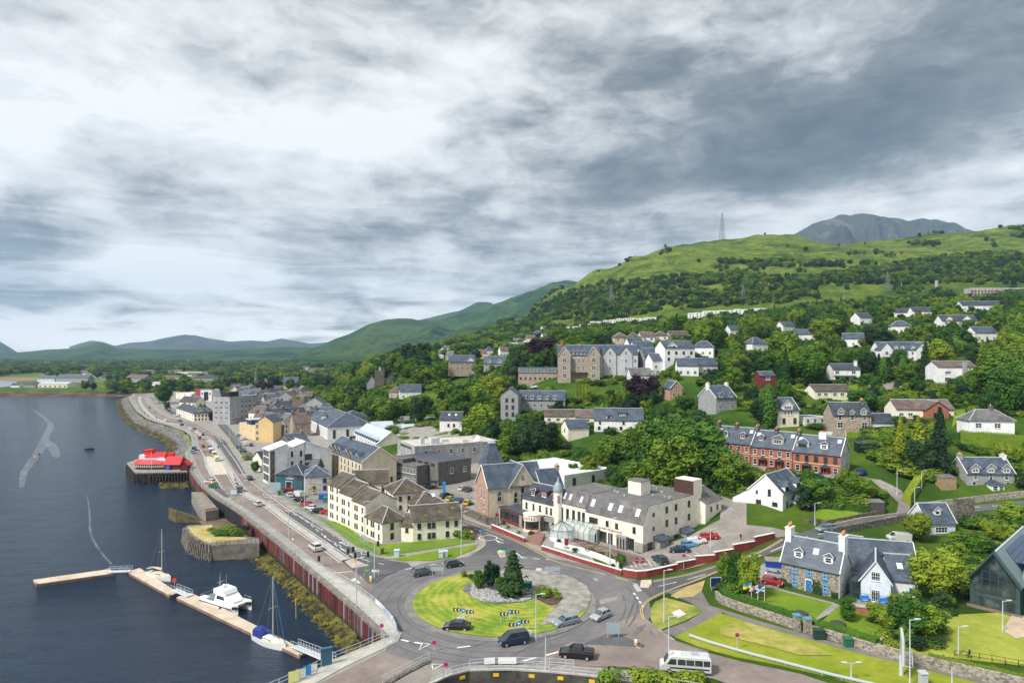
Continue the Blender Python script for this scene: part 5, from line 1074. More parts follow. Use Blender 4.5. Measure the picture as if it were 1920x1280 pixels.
# single storey dining room, rotunda and glass house
C,yw2,w=AB(Vec((-3.6,182.8,0)),Vec((2.7,173.6,0)));r_=bld('dining_room','low dining room with blue black flat roof and a long dark window over red panels','dining room',C,yw2,w,8.5,3.6,'flat',.2,mat('fascia_maroon',(.06,.03,.03),(.09,.05,.045),.5),FELT_B,[('f',1.0,[.17,.36,.55,.74],1.9,1.9,'d')])
bx('red_panel',paint('panel_red',(.30,.02,.02)),r_,-w/2+1,-.1,.4,w/2-.8,-.03,.98);m_=MB().box(-w/2-.15,-.3,-1,-w/2+.9,.2,3.4).box(w/2-.9,-.3,-1,w/2+.2,.2,3.4).out('pier',MAT['blockwork_grey'],r_)
r_=empty('rotunda',(5.3,171.6,0),0,'round cream hotel front with dark red HOTEL lettering and curved window','entrance rotunda')
n=22;m_=MB().cyl((0,0,-1),(0,0,.7),2.3,n=n,mi=0).cyl((0,0,2.9),(0,0,4.4),2.3,n=n,mi=0).cyl((0,0,4.4),(0,0,4.55),2.45,n=n,mi=0).out('rotunda_wall',CREAM,r_)
m_=MB().cyl((0,0,1.2),(0,0,2.9),2.2,n=n).out('curved_window',GLASS,r_);m_=MB().cyl((0,0,.7),(0,0,1.2),2.26,n=n).out('red_panel',paint('panel_red',(.30,.02,.02)),r_)
for a in(-150,-35,-120,-90,-62):
 m_=MB();x_,y_=2.25*cos(R(a)),2.25*sin(R(a));s_=.06 if a in(-120,-90,-62)else .2;m_.cyl((x_,y_,.7),(x_,y_,2.9),s_,n=4);m_.out('mullion',DF if s_<.1 else CREAM,r_)
for i,c_ in enumerate('HOTEL'):
 a=R(-112+(i-2)*17);stext(c_,.85,MAT['letter_maroon'],r_,(2.34*cos(a),2.34*sin(a),3.25),a+R(90),name='letter')
C,yw2,w=AB(Vec((7.6,172.2,0)),Vec((12.5,167.6,0)));bld('hotel_lobby','grey stone hotel lobby with dark doors right of the rotunda','lobby',C,yw2,w,6,3.5,'flat',.2,MAT['blockwork_grey'],FELT_B,[('f',.3,[.3,.7],1.6,2.3,'d')])
# conservatory
GLS=bpy.data.materials.new('conservatory_glass');GLS.use_nodes=1;_p=GLS.node_tree.nodes['Principled BSDF'];sv(_p,'Base Color',(.55,.65,.66,1));sv(_p,'Roughness',.12);sv(_p,'Alpha',.45)
r_=empty('conservatory',(0,0,0),0,'glass conservatory with octagonal end at the hotel entrance','conservatory')
oc=Vec((12.6,163.6,0));octp=[(oc.x+3.4*cos(R(a)),oc.y+3.4*sin(R(a)))for a in range(22,382,45)]
m_=MB().prism(octp,-1,.9).out('base_wall',WHITE,r_)
for i in range(8):
 a,c=octp[i],octp[(i+1)%8];m_=MB().add([(*a,.9),(*c,.9),(*c,2.7),(*a,2.7)],[(0,1,2,3)]).out('pane',GLS,r_)
 m_=MB().add([(*a,2.7),(*c,2.7),(oc.x,oc.y,4.5)],[(0,1,2)]).out('roof_pane',GLS,r_)
 m_=MB().cyl((*a,.9),(*a,2.75),.07,n=4).cyl((*a,2.75),(oc.x,oc.y,4.55),.06,n=4).cyl((*a,2.75),(*c,2.75),.07,n=4).out('glazing_bar',DF,r_)
gA,gB=Vec((14.2,166.2)),Vec((21.5,159.2));gd=(gB-gA).normalized();gn=Vec((-gd.y,gd.x));L_=(gB-gA).length
for i in range(6):
 a=gA+gd*L_*i/6;c=gA+gd*L_*(i+1)/6
 for lo,hi,zl,zh,nm_ in((-2.2,0,2.6,4.6,'roof_pane'),(2.2,0,2.6,4.6,'roof_pane')):
  m_=MB().add([(*(a+gn*lo),zl),(*(c+gn*lo),zl),(*(c+gn*hi),zh),(*(a+gn*hi),zh)],[(0,1,2,3)]).out(nm_,GLS,r_)
 m_=MB().add([(*(a-gn*2.2),.8),(*(c-gn*2.2),.8),(*(c-gn*2.2),2.6),(*(a-gn*2.2),2.6)],[(0,1,2,3)]).out('pane',GLS,r_)
 m_=MB().cyl((*(a-gn*2.2),0),(*(a-gn*2.2),2.65),.07,n=4).cyl((*(a-gn*2.2),2.65),(*a,4.65),.06,n=4).cyl((*a,4.65),(*(a+gn*2.2),2.65),.06,n=4).cyl((*a,4.62),(*c,4.62),.06,n=4).out('glazing_bar',DF,r_)
# boundary walls of the hotel: red with white coping
REDW=mat('wall_red_paint',(.25,.035,.033),(.33,.06,.05),.6,.8,streak=.25)
def wall(name,label,pts,th,ht,m,cope=None,zs=None,steps=None):
 r=empty(name,(*pts[0][:2],0),0,label,'wall');o=Vec((pts[0][0],pts[0][1],0));w=MB();c_=MB();P=[Vec((p[0],p[1]))for p in pts]
 Z=[TZ(p.x,p.y)for p in P]if zs is None else zs
 for i in range(len(P)-1):
  a,b_=P[i],P[i+1];d_=(b_-a);
  if d_.length<.05:continue
  d_.normalize();n_=Vec((-d_.y,d_.x))*th/2;t0=(Z[i]+ht)if not steps else max(Z[i],Z[i+1])+ht;t1=(Z[i+1]+ht)if not steps else t0
  q4=[tuple(p-o.xy)for p in(a-n_,b_-n_,b_+n_,a+n_)]
  w.prism(q4,[Z[i]-2.5,Z[i+1]-2.5,Z[i+1]-2.5,Z[i]-2.5],[t0,t1,t1,t0])
  if cope:
   n2=n_*1.35;q5=[tuple(p-o.xy)for p in(a-n2,b_-n2,b_+n2,a+n2)];c_.prism(q5,[t0+.003,t1+.003,t1+.003,t0+.003],[t0+.14,t1+.14,t1+.14,t0+.14])
 w.out('wall_body',m,r)
 if cope:c_.out('coping',cope,r)
 return r
WCOP=mat('coping_white',(.72,.71,.68),(.80,.79,.77),.5,.8)
wall('garden_wall','low red wall with white coping in front of the dining room',TS([(922,991),(952,1004),(984,1017)]),.35,1.1,REDW,WCOP)
wall('garden_wall','long red wall with white coping along the flower bed',TS([(1016,1031),(1053,1043),(1090,1055),(1128,1067),(1166,1079)]),.35,1.0,REDW,WCOP)
wall('garden_wall','tall curved red wall round the hotel car park',TS([(1169,1079),(1180,1082),(1196,1083),(1212,1082),(1240,1077),(1269,1070),(1304,1061),(1340,1052),(1375,1041),(1415,1027),(1452,1010)]),.4,1.35,REDW,WCOP,steps=1)
wall('garden_wall','white inner wall behind the clipped shrubs of the hotel',TS([(1040,1025),(1090,1037),(1130,1052),(1160,1066)]),.3,1.3,WHITE)
m_=MB()
for k_ in range(9):
 a=Vec(G(984+k_*1.2,1015-k_*1.6));c=Vec(G(1012+k_*1.0,1024-k_*1.9));d_=(c-a).normalized();n_=Vec((-d_.y,d_.x))*.4
 m_.prism([tuple(a),tuple(c),tuple(c+n_),tuple(a+n_)],-.5,.15+k_*.12)
tag(m_.out('entrance_steps',mat('brick_steps',(.22,.12,.10),(.30,.18,.15),.8)),'wide brick steps leading up to the hotel entrance','steps')
# the packed back streets of the old town
ro_=random.Random(9);n_h=0
for _ in range(900):
 if n_h>=42:break
 px,py=ro_.uniform(425,610),ro_.uniform(738,822);P=N0((px,py))
 if px<395+(py-738)*.95+25 or px>560+(py-738)*1.2 or any(abs(P.x-q[0])+abs(P.y+4-q[1]-q[5]/2)<17 for q in BFOOT):continue
 n_h+=1;wm=ro_.choice([GRAN,DST,CREAM,WHITE,TAN,GREYR,BEIGE]);h=ro_.uniform(5.5,8.5)
 bld('town_house','slate roofed old town house packed behind the yellow and grey blocks','house',P,ro_.choice([-.15,.1,-.9,.75]),ro_.uniform(10,15),9,h,ro_.choice(['gx','gx','gy']),4.2,wm,ro_.choice([SLATE,SLD,SLW,TILE_M]),[('f',z,3,1,1.5)for z in(1,4)],group='packed old town houses',chim=[(.06,.5,.9,1.8,1.3,DST)])
# == hillside and right hand houses
def hv(name,key,label,w,d,h,roof,rh,yaw,wm,rm,wins=(),cat='house',dz=0,**k):
 C=HILL[key]+Vec((0,0,dz));return bld(name,label,cat,C,R(yaw),w,d,h,roof,rh,wm,rm,wins,**k)
# red terrace: three stepped houses-in-a-row
a,b_=Vec((63.5,206,12.7)),Vec((91.3,181,12.3));u=(b_-a).normalized();yw=atan2(u.y,u.x);L_=(b_-a).xy.length
DOORR=paint('door_red',(.28,.02,.02));DOORB=paint('door_dark',(.03,.03,.03))
for i,(f0,f1,dz,lb)in enumerate(((0,.325,.5,'left third of the long red brick terrace, with a grey and a red dormer'),(.33,.655,.1,'middle third of the long red brick terrace, with a wide sandstone dormer'),(.66,1,-.3,'right third of the long red brick terrace, with a grey gable end'))):
 w=L_*(f1-f0);C=a+u*L_*(f0+f1)/2;C=Vec((C.x,C.y,12.5+dz));st=['w','m','d'][i]
 r_=bld('terraced_house',lb,'terraced house',C,yw,w,9.2,6.1,'gx',4.4,REDB,SLATE,[('f',3.7,[.1,.3,.5,.7,.9],1.05,1.6,['w','w','d'][i]),('f',.7,[.1,.5,.9],1.15,1.7,'w')]+([('r',3.6,[.3,.6],.9,1.4),('r',6.8,[.5],.8,1.3)]if i==2 else[]),rake=1,group='sections of the red brick terrace',door=[('f',.3,1.1,2.2,[DOORR,DOORR,DOORB][i]),('f',.7,1.1,2.2,DOORR)],chim=[(0.02,.5,1,2.2,1.3,DST)]+([(.55,.45,2,1,1.6,WHITE)]if i==2 else[(.5,.5,1,2,1.0,DST)]),dorm=[[(-.22,2,1.4,'h',GREYP,'w',.3),(.25,2,1.4,'h',RF,'w',.3)],[(-.3,2,1.3,'h',RF,'w',.35),(.12,3.6,1.7,'h',TAN,'w',.22)],[(-.32,3.6,1.5,'h',GREYR,'d',.25),(.14,2,1.5,'h',WHITE,'w',.25)]][i],sky=[(.1,.62),(.92,.65)])
 bx('string_course',mat('stone_band',(.58,.42,.22),(.66,.5,.3),1,.8),r_,-w/2,-.08,3.02,w/2,.0,3.25)
 for f_ in(.3,.7):
  x_=-w/2+w*f_;m_=MB().box(x_-.95,-1.2,0,x_-.8,0,2.6).box(x_+.8,-1.2,0,x_+.95,0,2.6);o_=m_.out('porch',RF,r_)
  m_=MB().add([(x_-1.2,-1.5,2.5),(x_,-1.5,3.4),(x_,0,3.4),(x_-1.2,0,2.5),(x_+1.2,-1.5,2.5),(x_+1.2,0,2.5)],[(0,1,2,3),(1,4,5,2),(0,4,1)]).out('porch_roof',SLATE,o_)
 if i==2:m_=MB().box(w/2,.0,-3,w/2+.06,9.1,5.9).add([(w/2+.06,0,5.9),(w/2+.06,9.1,5.9),(w/2+.06,4.6,10.2)],[(0,1,2)]).out('gable_render',GREYR,r_)
# white house with three gables by the car park
A=Vec((68.7,165.2,TZ(68.7,165.2)));B=Vec((78.0,174.2,A.z));C,yw,w=AB(A,B)
r_=bld('villa','white gabled house with slate roof at the corner of the hotel yard','house',C,yw,w,9,4.4,'gx',4.2,WHITE,SLATE,[('f',.8,[.2,.85],.9,1.5,'d'),('l',3.4,[.62],.8,1.7,'d'),('l',3.6,[.25],.5,.8,'d'),('l',1,[.3,.78],1.4,1.0,'d')],rake=1,dorm=[(-.27,2.6,1.5,'g',WHITE,'d',.02),(.27,2.6,1.5,'g',WHITE,'d',.02)],door=[('f',.55,1,2.1,DF)])
m_=MB().add([(-w/2-.01,9,-3),(-w/2-.01,13.5,-3),(-w/2-.01,13.5,1.6),(-w/2-.01,9,4.4),(w/2-3,9,-3),(w/2-3,13.5,-3),(w/2-3,13.5,1.6),(w/2-3,9,4.4)],[(1,0,3,2),(5,1,2,6),(4,5,6,7)],0)
m_.add([(-w/2-.2,8.9,4.45),(-w/2-.2,13.8,1.4),(w/2-2.8,13.8,1.4),(w/2-2.8,8.9,4.45),(-w/2-.2,8.9,4.6),(-w/2-.2,13.8,1.55),(w/2-2.8,13.8,1.55),(w/2-2.8,8.9,4.6)],[(0,1,2,3),(4,5,6,7),(0,1,5,4),(1,2,6,5)],1);m_.out('lean_to',[WHITE,SLATE],r_)
m_=MB().box(-1.0,-1.6,-1,1.0,0,2.2,0).add([(-1.4,-1.9,2.1),(0,-1.9,3.3),(0,0,3.3),(-1.4,0,2.1),(1.4,-1.9,2.1),(1.4,0,2.1)],[(0,1,2,3),(1,4,5,2)],1).out('porch',[WHITE,SLATE],r_)
# granite house, far right
hv('villa','granite','grey granite house with three pointed dormers and a white porch',12.4,8,5,'gx',3.6,-3,GRAN,SLATE,[('f',.8,[.14,.86],1,1.9),('f',3.2,[.17,.5,.83],.9,1.8)],rake=1,dorm=[(-.33,2.5,1.3,'g',GRAN,'w',.01),(0,2.5,1.3,'g',GRAN,'w',.01),(.33,2.5,1.3,'g',GRAN,'w',.01)],chim=[(.03,.5,.9,1.6,1.0,GRAN),(.97,.5,.9,1.6,1.0,WHITE)])
P=HILL['granite'];r_=empty('porch',P+Vec((0,-1.6,0)),R(-3),'white glazed porch with slate roof on the granite house','porch');bx('wall',WHITE,r_,-1.6,-1.2,-1,1.6,1.3,2.2)
m_=MB().add([(-1.9,-1.5,2.2),(1.9,-1.5,2.2),(1.9,1.5,2.2),(-1.9,1.5,2.2),(-.6,1.4,3.3),(.6,1.4,3.3)],[(0,1,5,4),(1,2,5),(3,0,4)]).out('roof',SLATE,r_);addw(r_,-.8,-1.2,.8,1.2,1.2);addw(r_,.8,-1.2,.8,1.2,1.2)
# lodge by the road
hv('lodge','lodge','small lodge with pale blue boards and a white dormer below the road',6.9,7,3.0,'gx',3.8,3,LBLUE,SLATE,[('f',.6,[.5],3,1.4,'w')],dorm=[(0,1.7,1.2,'g',WHITE,'w',.38)],rake=1)
# stone house with blue windows
A,B=Vec((*G(1465.5,1097),0)),Vec((*G(1573,1122),0));C,yw,w=AB(A,B)
sh=bld('stone_house','old rubble stone house with bright blue window surrounds and two glazed dormers','house',C,yw,w,7.4,5.0,'gx',4.3,RUBBLE,SLATE,[('f',3.0,[.23,.49,.77],1.15,1.75,'bs'),('f',.5,[.23,.77],1.15,1.9,'bs'),('r',.8,[.25],.8,1.6,'b'),('r',3.2,[.3],.7,1.5,'w')],rake=1,door=[('f',.49,1.2,2.3,paint('door_blue',(.04,.16,.40)))],dorm=[(-.22,1.7,1.35,'h',WHITE,'w',.22),(.30,1.7,1.35,'h',WHITE,'w',.22)],sky=[(.56,.45)])
m_=MB().box(w/2,.0,-3,w/2+.06,7.4,4.95).add([(w/2+.06,0,4.95),(w/2+.06,7.4,4.95),(w/2+.06,3.7,9.1)],[(0,1,2)]).out('gable_render',WHITE,sh)
for x_ in(-w/2+.35,w/2-.25):
 m_=MB().box(x_-.55,2.6,7,x_+.55,4.9,11.0).box(x_-.65,2.5,11.0,x_+.65,5.0,11.2);o_=m_.out('chimney',WHITE,sh)
 for k_ in range(3):m_=MB().cyl((x_,3.0+k_*.7,11.2),(x_,3.0+k_*.7,12.1),.2,.15,8).out('chimney_pot',CLAY,o_)
m_=MB();mm=[(.62,.3,1.2,2.6),(.66,.25,.9,1.5),(.93,.3,.9,1.1),(.02,.3,1.2,1.6),(.13,.25,.9,.9)]
rr=random.Random(12);v_,f_=[],[]
for u_,dp,ww,hh in mm:
 for _ in range(160):ql(v_,f_,Vec((-w/2+u_*w+rr.uniform(-ww,ww)*.6,-rr.random()*dp*2,rr.random()**1.3*hh)),Vec((rr.gauss(0,.4),-1,rr.gauss(.3,.4))),.13,rr)
m_.add(v_,f_);m_.out('climbing_plant',LEAFD,sh)['kind']='stuff'
def nb(name,label,a,b_,d,h,roof,rh,wm,rm,wins=(),z=0,**k):
 C,yw,w=AB(a,b_,z);return bld(name,label,'house wing',C,yw,w,d,h,roof,rh,wm,rm,wins,**k)
nb('house_wing','slate roofed rear wing with small white dormer behind the stone house',(1592,1098),(1722,1110),9,3.6,'gx',4.8,WHITE,SLATE,[('f',.6,[.75],.9,1.2,'b')],dorm=[(-.1,1.6,1.3,'g',WHITE,'w',.02)],rake=1)
nb('house_wing','white boarded gable wing with small paned windows and pergola',(1614,1124),(1670,1133),9,4.0,'gy',3.6,LBLUE,SLATE,[('f',4.0,[.5],1.5,1.7,'ws'),('f',.1,[.5],1.5,2.2,'ws')],rake=1)
nb('house_wing','low white wing with a rooflight right of the boarded gable',(1670,1118),(1716,1122),8,3.4,'gx',3.6,WHITE,SLATE,[('f',.8,[.85],.8,1.2,'b')],sky=[(.5,.4)])
nb('house_wing','furthest slate roof behind the stone house chimney',(1542,1070),(1612,1082),8,3.6,'gx',3.8,WHITE,SLATE,())
nb('house_wing','glass walled link with a slate lean-to roof',(1592,1118),(1613,1122),5,2.9,'flat',.2,GLASS,SLATE)
r_=empty('pergola',(*G(1650,1136),0),atan2(-2.4,4.2),'dark metal pergola frame on the terrace before the boarded gable','pergola');m_=MB()
for x_ in(-4.6,-1.5,1.5,4.6):m_.cyl((x_,-2.4,0),(x_,-2.4,2.6),.05,n=4);m_.cyl((x_,-2.4,2.6),(x_,.8,3.0),.04,n=4)
m_.cyl((-4.6,-2.4,2.6),(4.6,-2.4,2.6),.05,n=4);m_.out('frame',DF,r_);bx('deck',mat('deck_grey',(.22,.2,.19),(.3,.28,.26),1),r_,-4.8,-2.8,0,4.8,.6,.35)
BLUEP=paint('blue_paint',(.03,.22,.62))
for i,px in enumerate((1622,1657)):
 m_=MB().box(-.85,-.3,.38,.85,.3,.46).box(-.85,.22,.46,.85,.3,1.0).box(-.85,-.3,0,-.75,.3,.62).box(.75,-.3,0,.85,.3,.62)
 tag(m_.out('garden_bench',BLUEP,None,(*G(px,1130+i*5),.36)),'bright blue bench %s the glazed doors of the boarded gable'%('left of' if i==0 else 'right of'),'bench')
P=Vec((*G(1617,1150),0));r_=empty('brick_oven',P,-.4,'brick garden oven with white cap beside the terrace steps','oven');bx('body',REDB,r_,-1,-.6,0,1,.6,1.3);bx('slab',CONC,r_,-1.1,-.7,1.3,1.1,.7,1.45)
# modern green glass building
A,B=Vec((84.4,119.9,0)),Vec((89.4,114.5,0));C,yw,w=AB(A,B);GC=mat('cladding_green',(.025,.055,.06),(.04,.08,.085),.5,.6);RG=mat('roof_green_grey',(.12,.17,.18),(.19,.25,.26),2.2,.6,stretch=(1,1,6))
r_=bld('modern_hall','modern dark green hall with a glazed gable and solar panels on the roof','hall',C,yw,w,26,5.3,'gy',5.2,GC,RG,(),over=.2)
m_=MB();hw=w/2-.6;m_.add([(-hw,-.08,3.0),(hw,-.08,3.0),(hw,-.08,5.6),(0,-.08,9.4),(-hw,-.08,5.6)],[(0,1,2,3,4)]);m_.out('gable_glazing',GLASS,r_)
for x_ in[-hw+i*2*hw/5 for i in range(1,5)]:zt=5.6+(hw-abs(x_))/hw*3.8;bx('mullion',GC,r_,x_-.05,-.16,3.0,x_+.05,-.08,zt)
for z_ in(4.3,5.6,7):ww=hw*(1 if z_<=5.6 else(9.4-z_)/3.8);bx('transom',GC,r_,-ww,-.15,z_-.04,ww,-.08,z_+.04)
for i in range(4):m_=MB();x_=-hw+i*2*hw/4;m_.box(x_+.15,-.06,.5,x_+2*hw/4-.1,-.02,2.3);m_.out('ground_window',GLASS,r_)
for s_ in(-1,1):
 m_=MB().add([(s_*(w/2+.3),-1.0,5.0),(0,-1.0,10.6),(0,-1.0,11.0),(s_*(w/2+.3),-1.0,5.4),(s_*(w/2+.3),.1,5.0),(0,.1,10.6),(0,.1,11.0),(s_*(w/2+.3),.1,5.4)],[(0,1,2,3)[::s_],(0,4,5,1),(3,2,6,7)]).out('gable_hood',GC,r_)
SOL=mat('solar_blue',(.01,.022,.06),(.015,.03,.08),2,.15);s_=atan2(5.2,w/2)
for i in range(5):
 for j in range(9):
  m_=MB();m_.M=Matrix.Translation((0,6+j*1.75,10.5))@Matrix.Rotation(s_,4,'Y');m_.box(.7+i*1.02,0,.22,.7+i*1.02+.95,1.66,.28);m_.out('solar_panel',SOL,r_)
bx('plinth',mat('plinth_brown',(.16,.11,.08),(.24,.17,.12),1),r_,-w/2-.4,-.6,-1,w/2+.4,0,.45)
C2,yw2,w2=AB(Vec((91.5,116.6,0)),Vec((97,110.6,0)));bld('modern_wing','dark entrance wing with a lit green exit sign right of the glazed hall','wing',C2,yw2,w2,12,5,'gx',4,GC,RG,[('f',.3,3,1.2,2.6,'d')])
# stone house row and hillside villas
hv('villa','stone1','grey stone house with blinding white gable and clay chimney pots',9.2,11,5.2,'gx',4.2,20,GRAN,SLATE,[('f',.8,[.2,.8],1.3,1.7),('f',3.4,[.25,.75],1,1.4)],rake=1,dorm=[(-.24,1.9,1.1,'g',TAN,'w',.01),(.24,1.9,1.1,'g',TAN,'w',.01)],chim=[(.03,.5,.8,1.6,1.1,WHITE),(.97,.5,.8,1.6,1.1,WHITE)])
P=HILL['stone1'];d_=Vec((.35,0,0));m_=MB().box(4.62,.02,-3,4.7,11,5.1).add([(4.7,0,5.1),(4.7,11,5.1),(4.7,5.5,9.3)],[(0,1,2)]).out('gable_render',WHITE,THINGS[-1])
hv('villa','cream1','cream house with twin front gables and mullioned windows beside the tall cypress',8.5,9,5.4,'gx',4,12,CREAM,SLATE,[('f',.8,[.3,.8],1.2,1.9,'m'),('f',3.8,[.35,.5,.65],.6,1.5)],rake=1,dorm=[(-.02,4.2,1.6,'g',CREAM,'w',.01)])
hv('villa','brick1','reddish stone house with three slate dormers and a white glazed porch',12,9,5,'gx',3.8,-6,TAN,SLD,[('f',.7,[.18,.82],1.8,1.9),('f',3.3,[.18,.5,.82],1.1,1.6)],dorm=[(-.3,2.2,1.2,'g',TAN,'w',.01),(0,1.5,.9,'g',TAN,'w',.01),(.3,2.2,1.2,'g',TAN,'w',.01)],chim=[(.9,.5,1,2,1,DST)])
hv('garage','garage','low slate roofed garage with white gable beside the reddish house',9,6,2.6,'gx',2.6,-4,WHITE,SLD,(),cat='garage')
hv('bungalow','brown','brown roofed bungalow with a red brick gable in the middle',18,9,3.4,'gx',2.8,-6,CREAM,TILE_M,[('f',1,[.08,.24,.9],1.5,1.2)],plinth=(.3,REDB),foot=5)
C=HILL['brown']+Vec((2.5,-2.5,0));bld('house_wing','red brick front gable with a wide window on the brown roofed bungalow','house wing',C,R(-6),7,8,3.4,'gy',2.6,REDB,TILE_M,[('f',.8,[.5],2.6,1.6,'d')])
hv('bungalow','hipw','white bungalow with grey hipped roof and brick chimney at the right edge',12.2,7,3.8,'hip',2.8,-8,WHITE,SLW,[('f',1.5,[.2,.62],1.8,1.5),('r',1.5,1,1.4,1.4)],chim=[(.62,.5,.9,.9,1.2,DGREY)])
hv('bungalow','white2','wide cream house on a slope with an outside stair and balcony',15,8,5,'gx',2.2,4,CREAM,TILE_B,[('f',3,[.12,.3,.55,.75],1.6,1.2),('f',.4,[.2],3,1.6,'d'),('r',3,[.4],1,1.2)])
hv('villa','white3','tall white house with a square chimney and dark ground floor canopy',11.5,9,5.6,'gx',2.4,-4,WHITE,SLD,[('f',3.6,[.14,.75],1.8,1.4),('f',.6,[.15,.5,.8],1.8,1.6,'d')],chim=[(.92,.3,1.1,1.1,2.2,WHITE)])
m_=MB().box(-5.6,-1.4,2.6,3.5,0,2.85).out('canopy',SLD,THINGS[-1])
hv('care_home','longw','long white two storey building with small roof gables high on the slope',27,10,6,'gx',4,-2,WHITE,SLATE,[('f',3.4,9,1.2,1.5),('f',.7,9,1.2,1.6)],cat='building',dorm=[(u_,2.2,.9,'g',WHITE,'w',.01)for u_ in(-.2,-.08,.12,.36)])
for k_,x_ in enumerate((-11.5,6.5)):bld('house_wing','white front gable at the %s of the long white building'%('left end' if k_==0 else 'middle'),'house wing',HILL['longw']+Vec((x_,-2.2,0)),R(-2),6,6,6,'gy',3.4,WHITE,SLATE,[('f',3.4,[.5],1.6,1.6),('f',.6,[.5],1.6,1.8)])
r_=hv('flats','flats','grey and white block of flats with slanting roofs among tall conifers',14.5,10,7.4,'gx',2.2,-6,WHITE,TILE_M,[('f',4.6,[.25,.7],2.4,1.1),('f',1.6,[.25,.7],2.4,1.6)],cat='apartment block')
m_=MB().box(1.8,-.7,-4,3.4,.0,9.2).box(-7.3,-.15,-4,7.3,-.02,1.2).out('grey_bay',GREYR,r_)
hv('villa','w3','white three storey house with two broad gables above the bungalows',17,11,7.5,'gx',3.6,14,WHITE,SLATE,[('f',z,4,1.3,1.4,'d')for z in(1,4.2)]+[('f',7.2,[.3],1,1.2,'d')],dorm=[(-.25,5.5,.6,'g',WHITE,'d',.01)])
for k_,(wm_,rm_,lb)in zip(('b1','b2','b3','b4','b5'),((BEIGE,TILE_M,'maroon roofed bungalow, leftmost in the row above the grey hotel'),(CREAM,TILE_B,'brown hipped bungalow, second in the row above the grey hotel'),(WHITE,TILE_M,'white gabled bungalow in the middle of the row above the hotel'),(CREAM,TILE_B,'cream bungalow right of the white gabled one in the row'),(GREYR,TILE_B,'wide grey bungalow with dark roof, rightmost of the row'))):
 hv('bungalow',k_,lb,13 if k_=='b5' else 9,9,3.2,'gx' if k_ in('b3','b5')else 'hip',3,rr.uniform(-8,8),wm_,rm_,[('f',1,[.25,.75],1.8,1.3)])
hv('villa','w6','dark slate house with white gable just right of the grey hotel',12,9,5,'gx',4,10,GRAN,SLATE,[('f',1,3,1.2,1.5)])
hv('villa','w7','white house half hidden by trees with grey roof',13,9,4.6,'gx',3.4,8,WHITE,SLATE,[('f',1,3,1.4,1.5)])
hv('shed','shed','small maroon wooden chalet with blue grey roof in the trees',6.5,6,2.6,'gx',1.6,4,paint('wood_maroon',(.16,.03,.03)),SLATE,[('f',.8,[.5],1.8,1.2,'w')],cat='chalet')
hv('villa','sm1','white house behind the grey hotel chimneys',10,8,5,'gx',4,20,WHITE,SLATE,())
# the large grey hotel above the town
HS=mat('harl_grey',(.44,.45,.47),(.54,.55,.57),.2,.9,streak=.1)
r_=hv('grand_hotel','grand','large grey hotel with stone front gables and blue slate roof on the hillside',22,16,12.8,'gx',5.5,-4,TAN,SLATE,[('f',z,[.4,.5,.6],1.3,1.8)for z in(5.4,9)]+[('f',1,[.4,.5,.6],1.4,2.2,'d')],cat='hotel',dorm=[(u_,1.7,1.6,'g',SLATE,'w',.06)for u_ in(-.12,-.03,.06,.15)],chim=[(.1,.5,1.4,3,1.6,REDB),(.5,.6,3,1.4,1.2,REDB)])
P=HILL['grand']
for k_,x_ in enumerate((-7.6,7.6)):bld('hotel_bay','tan stone gabled bay at the %s of the grey hotel front'%('left end' if k_==0 else 'right'),'hotel bay',P+Vec((x_,-2.0,0)),R(-4),6.4,7,12.8,'gy',4.4,TAN,SLATE,[('f',z,[.5],2.0,2.1)for z in(1.2,5.2,9.2)]+[('f',12.6,[.5],1,1.5)],rake=1)
stext('HIGHLAND HOTEL',1.3,WPT,r_,(0,-.12,11.3),0,name='hotel_lettering')
bx('porch_canopy',DF,r_,-4.5,-2.2,3.6,4.5,0,4.0)
r2=hv('hotel_wing','grand_r','pale grey rendered wing of the hillside hotel with two gables',20,16,13.5,'gx',5,-4,HS,SLATE,[('f',z,[.12,.3,.55,.75,.93],1.1,1.9)for z in(1,5,9)]+[('f',13,[.18,.62],.9,1.6)],cat='hotel wing')
for x_ in(-4.6,3.8):m_=MB().add([(x_-3.2,-.6,-4),(x_+3.2,-.6,-4),(x_+3.2,-.6,13.5),(x_,-.6,17.4),(x_-3.2,-.6,13.5),(x_+3.2,0,-4),(x_+3.2,2,13.5),(x_,7,17.4),(x_-3.2,2,13.5),(x_-3.2,0,-4)],[(0,1,2,3,4),(1,5,6,2),(0,4,8,9)],0).add([(x_-3.5,-.9,13.2),(x_,-.9,17.7),(x_,7.5,17.7),(x_-3.5,3,13.2),(x_+3.5,-.9,13.2),(x_+3.5,3,13.2)],[(0,1,2,3),(1,4,5,2)],1);o_=m_.out('front_gable',[HS,SLATE],r2);[link('window',wmesh(1,1.8,'w',0)[0],o_,(x_,-.6,z))for z in(1,5,9,13.2)]
hv('hotel_wing','wing','long low stone wing with a strip of dormer windows left of the grey hotel',21,9,5,'flat',.2,-4,TAN,SLD,[('f',1.5,8,1,1.2,'d')],cat='hotel wing',dz=.5)
m_=MB().add([(-10.6,-.3,5),(10.6,-.3,5),(10.6,1.4,8),(-10.6,1.4,8),(-10.6,9,8),(10.6,9,8)],[(0,1,2,3),(3,2,5,4)]).add([(10.6,-.3,5),(10.6,9,5),(10.6,9,8),(10.6,1.4,8)],[(0,1,2,3)]);o_=m_.out('mansard_slope',SLATE,THINGS[-1])
for i in range(11):link('window',wmesh(1.0,1.3,'w',0)[0],o_,(-9.4+i*1.88,.1,5.7))
hv('flats','gflats','grey block of flats with small dark balconies under the grey hotel',8,12,10.6,'gy',3,-8,GRAN,SLATE,[('f',z,[.35,.7],1.2,1.8,'d')for z in(1,4.2,7.4)],cat='apartment block')
